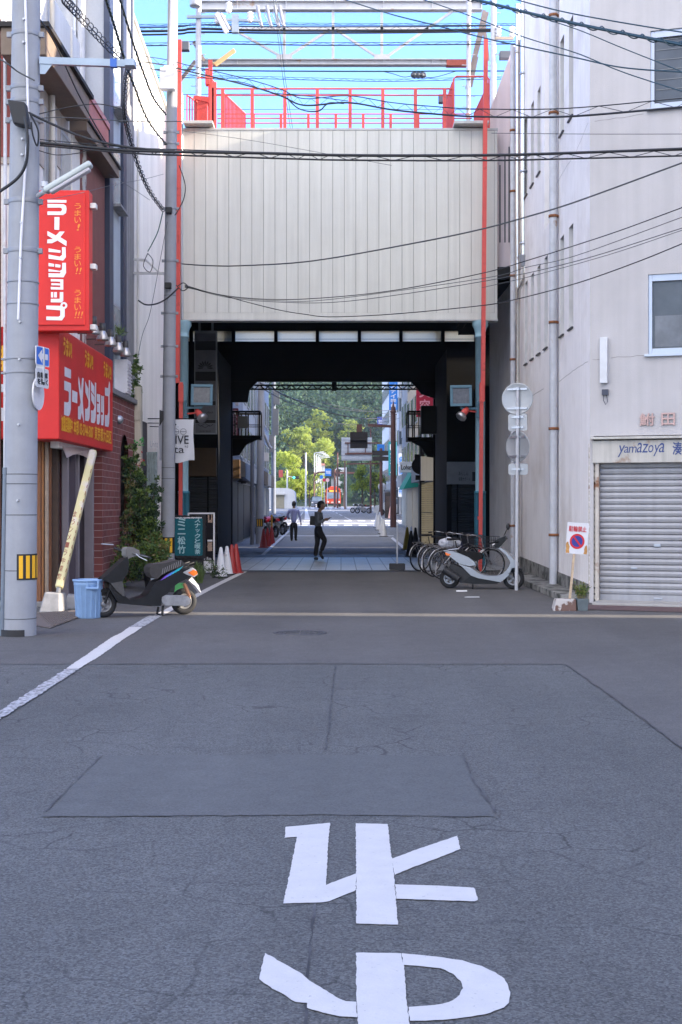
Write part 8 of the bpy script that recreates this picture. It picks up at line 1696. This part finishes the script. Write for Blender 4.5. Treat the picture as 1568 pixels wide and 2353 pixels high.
ds = thing('poster_pillar', 'dark framed poster pillar on the right pavement', 'sign', P(894, 1186, 112)); MB().box(XX(885, 112), XX(903, 112), 112, 112.3, gz(112), HH(1131, 112)).build('frame', SIL, ds); MB().box(XX(887, 112), XX(901, 112), 111.97, 111.999, HH(1172, 112), HH(1140, 112)).build('poster', mat('dim brown poster', (.06, .04, .035), .5, var=.6, vs=2), ds)
cone('orange and white cone at the foot of the poster pillar', 897.5, 1187, 1.05, mat('pale orange cone', (.62, .35, .3), .5), None, 110)
bs_ = thing('bus_stop', 'bus stop post with a round white top beside a slate panel', 'bus stop', P(877, 1175, 130)); MB().tube([P(880, 1177, 130), P(880, 1120, 130)], .07, 8).build('post', WST, bs_); MB().lathe([(0, -.04), (.4, -.04), (.4, .04), (0, .04)], 20, face_cam(P(878, 1118, 130))).build('round_head', WST, bs_); MB().box(XX(871, 130), XX(876, 130), 130, 130.2, gz(130)+.13, HH(1124, 130)).build('panel', mat('slate panel', (.10, .14, .17), .5), bs_)
# wires over the far street
def fcable(p0, p1, r, lb, sag=0): 
    a, b_ = P(*p0), P(*p1); pts = [a.lerp(b_, i/14)-Vector((0, 0, sag*4*(i/14)*(1-i/14))) for i in range(15)]; tag(MB().tube(pts, r, 5).build('cable', CABLE), lb, 'cable', 'wires over the far street')
fcable((598, 880, 52), (912, 952, 104), .03, 'heavy wire falling from upper left over the far street', .8); fcable((640, 905, 73), (912, 940, 104), .022, 'wire crossing the far street below the hill top', .5); fcable((600, 890, 52), (735, 935, 84), .022, 'steep wire from the far pole toward the middle of the street', .3); fcable((640, 940, 73), (920, 960, 110), .015, 'thin wire crossing low over the far street', .7); fcable((640, 930, 73), (910, 975, 104), .012, 'lowest thin wire over the far street', .6); fcable((740, 925, 84), (912, 953, 104), .02, 'short dark wire right of the crossing point', .1)
# ================================================================= hill and trees
def foliage_mat(name, c1, c2, sc=.5, rough=.7):
    m = bpy.data.materials.new(name); m.use_nodes = True; n = m.node_tree; b = n.nodes['Principled BSDF']; b.inputs['Roughness'].default_value = rough; b.inputs['Specular IOR Level'].default_value = .25
    tcn = n.nodes.new('ShaderNodeTexCoord'); t = n.nodes.new('ShaderNodeTexNoise'); t.inputs['Scale'].default_value = sc; t.inputs['Detail'].default_value = 6; n.links.new(tcn.outputs['Object'], t.inputs['Vector'])
    r_ = n.nodes.new('ShaderNodeMapRange'); n.links.new(t.outputs['Fac'], r_.inputs[0]); r_.inputs[1].default_value = .35; r_.inputs[2].default_value = .65
    mi = n.nodes.new('ShaderNodeMixRGB'); n.links.new(r_.outputs[0], mi.inputs[0]); tl_ = n.nodes.new('ShaderNodeBsdfTranslucent'); ms_ = n.nodes.new('ShaderNodeMixShader'); ms_.inputs[0].default_value = .42; n.links.new(mi.outputs[0], tl_.inputs[0]); n.links.new(b.outputs[0], ms_.inputs[1]); n.links.new(tl_.outputs[0], ms_.inputs[2]); n.links.new(ms_.outputs[0], n.nodes['Material Output'].inputs[0]); mi.inputs[1].default_value = tuple(c1)+(1,); mi.inputs[2].default_value = tuple(c2)+(1,); n.links.new(mi.outputs[0], b.inputs['Base Color'])
    return m
F1 = foliage_mat('bright leaves', (.40, .46, .085), (.25, .33, .06)); F2 = foliage_mat('mid leaves', (.085, .145, .07), (.06, .11, .06)); F3 = foliage_mat('dark leaves', (.032, .075, .05), (.05, .095, .055)); F4 = foliage_mat('yellow leaves', (.50, .56, .13), (.34, .43, .08))
BARK = mat('bark', (.08, .06, .045), .9, var=.3, vs=6)
def tree(lb, x, ybase, Z, cw, ytop, ybot, ms, dens=1., name='broadleaf_tree', z0=None, seed=1, leafs=.55):
    """trunk with limbs, crown of leaf clusters; x/y in picture units give place and size only"""
    rnd = random.Random(seed); random.seed(seed*13+5)
    base = Vector((XX(x, Z), Z, gz(Z) if z0 is None else z0)); W_ = cw*Z/F/2; top = HH(ytop, Z); bot = HH(ybot, Z); H_ = top-bot
    t = thing(name, lb, 'tree', base); mb = MB(); c0 = Vector((base.x, base.y, bot+H_*.45)); tr = max(.12, W_*.07)
    mb.tube([base-Vector((0, 0, .3)), base.lerp(c0, .5)+Vector((rnd.uniform(-.1, .1), 0, 0)), c0, c0+Vector((0, 0, H_*.35))], [tr, tr*.8, tr*.5, tr*.15], 8)
    cl = []; lobes = []
    for k in range(9): a = rnd.uniform(0, 6.28); rr = rnd.uniform(.35, .75); hh = rnd.uniform(-.35, .42); lobes.append((c0+Vector((math.cos(a)*W_*rr*(1-.5*max(0, hh)), math.sin(a)*W_*rr*.8, hh*H_)), W_*rnd.uniform(.30, .48)))
    lobes.append((c0+Vector((0, 0, H_*.36)), W_*.42)); lobes.append((c0, W_*.55))
    for lc, lr in lobes: mb.tube([c0.lerp(lc, .1)-Vector((0, 0, H_*.1)), c0.lerp(lc, .6), lc], [tr*.35, tr*.22, tr*.08], 5)
    mb.build('trunk', BARK, t); fb = MB()
    for lc, lr in lobes:
        for k in range(int(46*dens)):
            d = rdir(.15); q = lc+Vector((d.x, d.y, d.z*.8))*lr*rnd.random()**.3; mi = rnd.choices(range(len(ms)), [4, 3, 2, 1][:len(ms)])[0]; cr_ = lr*.22
            for j in range(13): leaf(fb, q+rdir()*cr_*rnd.random(), rdir(.3)+d*.5, lr*leafs*.34*rnd.uniform(.6, 1.3), lr*leafs*.24, mi if rnd.random() < .75 else rnd.randrange(len(ms)))
    fb.build('crown', ms, t); return t
tree('bright yellow green tree at the left above the white kiosk', 672, 1165, 215, 98, 1040, 1152, [F4, F4, F1, F1], 2.0, seed=2)
tree('dark green rounded tree right of the yellow green tree, by the lamp row', 712, 1165, 212, 30, 1085, 1152, [F2, F1, F3], 1., seed=3)
tree('slim bright tree behind the lamp row left of the bus', 731, 1166, 222, 46, 1080, 1154, [F1, F4, F2], 1., seed=4)
tree('dark round tree right behind the bus', 790, 1166, 260, 52, 1088, 1150, [F3, F2], 1., seed=5)
tree('green street tree left of the big route sign pole', 832, 1168, 150, 52, 1058, 1148, [F1, F1, F2], 1.5, seed=6)
tree('taller green street tree behind the brown poles on the right', 862, 1172, 145, 54, 1045, 1140, [F1, F2, F1], 1.5, seed=7)
# hill terrain with separate big trees on its foot
def hz(x, y):
    d = max(0., y-300); s = min(1., d/420); h = 150*(s*s*(3-2*s))*math.exp(-((x+40)/520)**2)
    return 1.27+h+9*noise.noise(Vector((x/70, y/70, 0)))*s*1.6
mb = MB(); gx = [-700+28*i for i in range(51)]; gy = [285+22*i for i in range(34)]; n_ = len(gx)
mb.add([(x, y, hz(x, y)-.6) for y in gy for x in gx], [(j*n_+i, j*n_+i+1, (j+1)*n_+i+1, (j+1)*n_+i) for j in range(len(gy)-1) for i in range(n_-1)], smooth=True)
mb.build('hill', foliage_mat('hill floor', (.025, .045, .02), (.04, .06, .025), .05), kind='structure')
def hillZ(x, yc):
    Z = 305.
    while Z < 700 and hz(XX(x, Z), Z)+2.5 < HH(yc, Z): Z += 2
    return Z-12
HT_ = []
for (x, yt, yb, cw, Z, ms, lb, sd_) in ((732, 940, 1012, 84, 420, [F4, F4, F1], 'bright crowned big tree high on the hill slope, tallest of the pale ones', 11), (698, 975, 1062, 80, 380, [F1, F4, F1], 'pale green tree on the slope left of and below the tallest pale one', 12),
        (745, 1005, 1078, 76, 360, [F4, F1, F4], 'yellowish tree on the slope just above the lamp row', 13), (664, 985, 1055, 66, 370, [F1, F2, F4], 'mid green tree on the slope at the left edge of the hill view', 14), (800, 960, 1035, 64, 430, [F1, F2, F4], 'light green tree on the slope above the big route sign', 15), (775, 1045, 1105, 60, 340, [F2, F3, F1], 'dark tree at the foot of the slope above the bus', 16), (838, 930, 990, 60, 480, [F2, F3, F1], 'green tree on the upper slope right of the wires', 17)):
    Z = hillZ(x, (yt+yb)/2); HT_.append((XX(x, Z), Z, cw*Z/F/2))
    tree(lb, x, 0, Z, cw, yt, yb, ms, 1.25, name='hill_tree', z0=hz(XX(x, Z), Z), seed=sd_)
fb = MB(); rnd = random.Random(5)
for _ in range(2100):
    y = rnd.uniform(330, 800); x = rnd.uniform(-.098, .085)*y
    if any(abs(x-a)*(c_/y) < w_*1.1 and y < c_+6 and y > c_-60 for a, c_, w_ in HT_): continue
    r = rnd.uniform(4, 8.5); c = Vector((x, y, hz(x, y)+r*.55)); mi = rnd.choices((0, 1, 2, 3), (6, 3, 0, 0))[0]
    for k in range(15):
        d0 = rdir(.2); d0.y = -abs(d0.y) if rnd.random() < .8 else d0.y; q0 = c+Vector((d0.x*r, d0.y*r, d0.z*r*.85))*rnd.uniform(.7, 1.0)
        for j in range(9): leaf(fb, q0+rdir()*r*.26, rdir(.2)+d0*.7, r*.17*rnd.uniform(.6, 1.3), r*.12, mi if rnd.random() < .9 else rnd.randrange(2))
fb.build('forest', [F3, F2, F1, F4], kind='stuff')
for k, (x, y, Z) in enumerate(((738, 1070, 330), (770, 1055, 335), (782, 1080, 332))):
    Z = hillZ(x, y)-6; c = P(x, y, Z); t = thing('hillside_house', ['small house with reddish roof low on the slope above the white lamps', 'pale roofed house low on the slope above the bus', 'white walled house partly hidden by the dark slope tree'][k], 'building', c-Vector((0, 0, 2))); zz = hz(c.x, Z)-.5
    MB().box(c.x-1., c.x+1., Z-1, Z+1, zz, c.z).build('wall', TILEW, t); MB().hexa([(c.x-1.25, Z-1.25, c.z), (c.x+1.25, Z-1.25, c.z), (c.x+1.25, Z+1.25, c.z), (c.x-1.25, Z+1.25, c.z)], [(c.x-.9, Z-.1, c.z+.6), (c.x+.9, Z-.1, c.z+.6), (c.x+.9, Z+.1, c.z+.6), (c.x-.9, Z+.1, c.z+.6)]).build('roof', mat('tiled roof', (.28, .13, .10), .8) if k == 0 else GREYW, t)
# ================================================================= air
hm = bpy.data.materials.new('haze'); hm.use_nodes = True; n_ = hm.node_tree; n_.nodes.clear(); vo = n_.nodes.new('ShaderNodeVolumePrincipled'); oo = n_.nodes.new('ShaderNodeOutputMaterial')
vo.inputs['Color'].default_value = (.72, .86, 1, 1); vo.inputs['Density'].default_value = .00016; vo.inputs['Anisotropy'].default_value = .2; n_.links.new(vo.outputs[0], oo.inputs['Volume'])
MB().box(-1600, 1600, -60, 2600, -2.2, 215).build('haze', hm, kind='stuff')
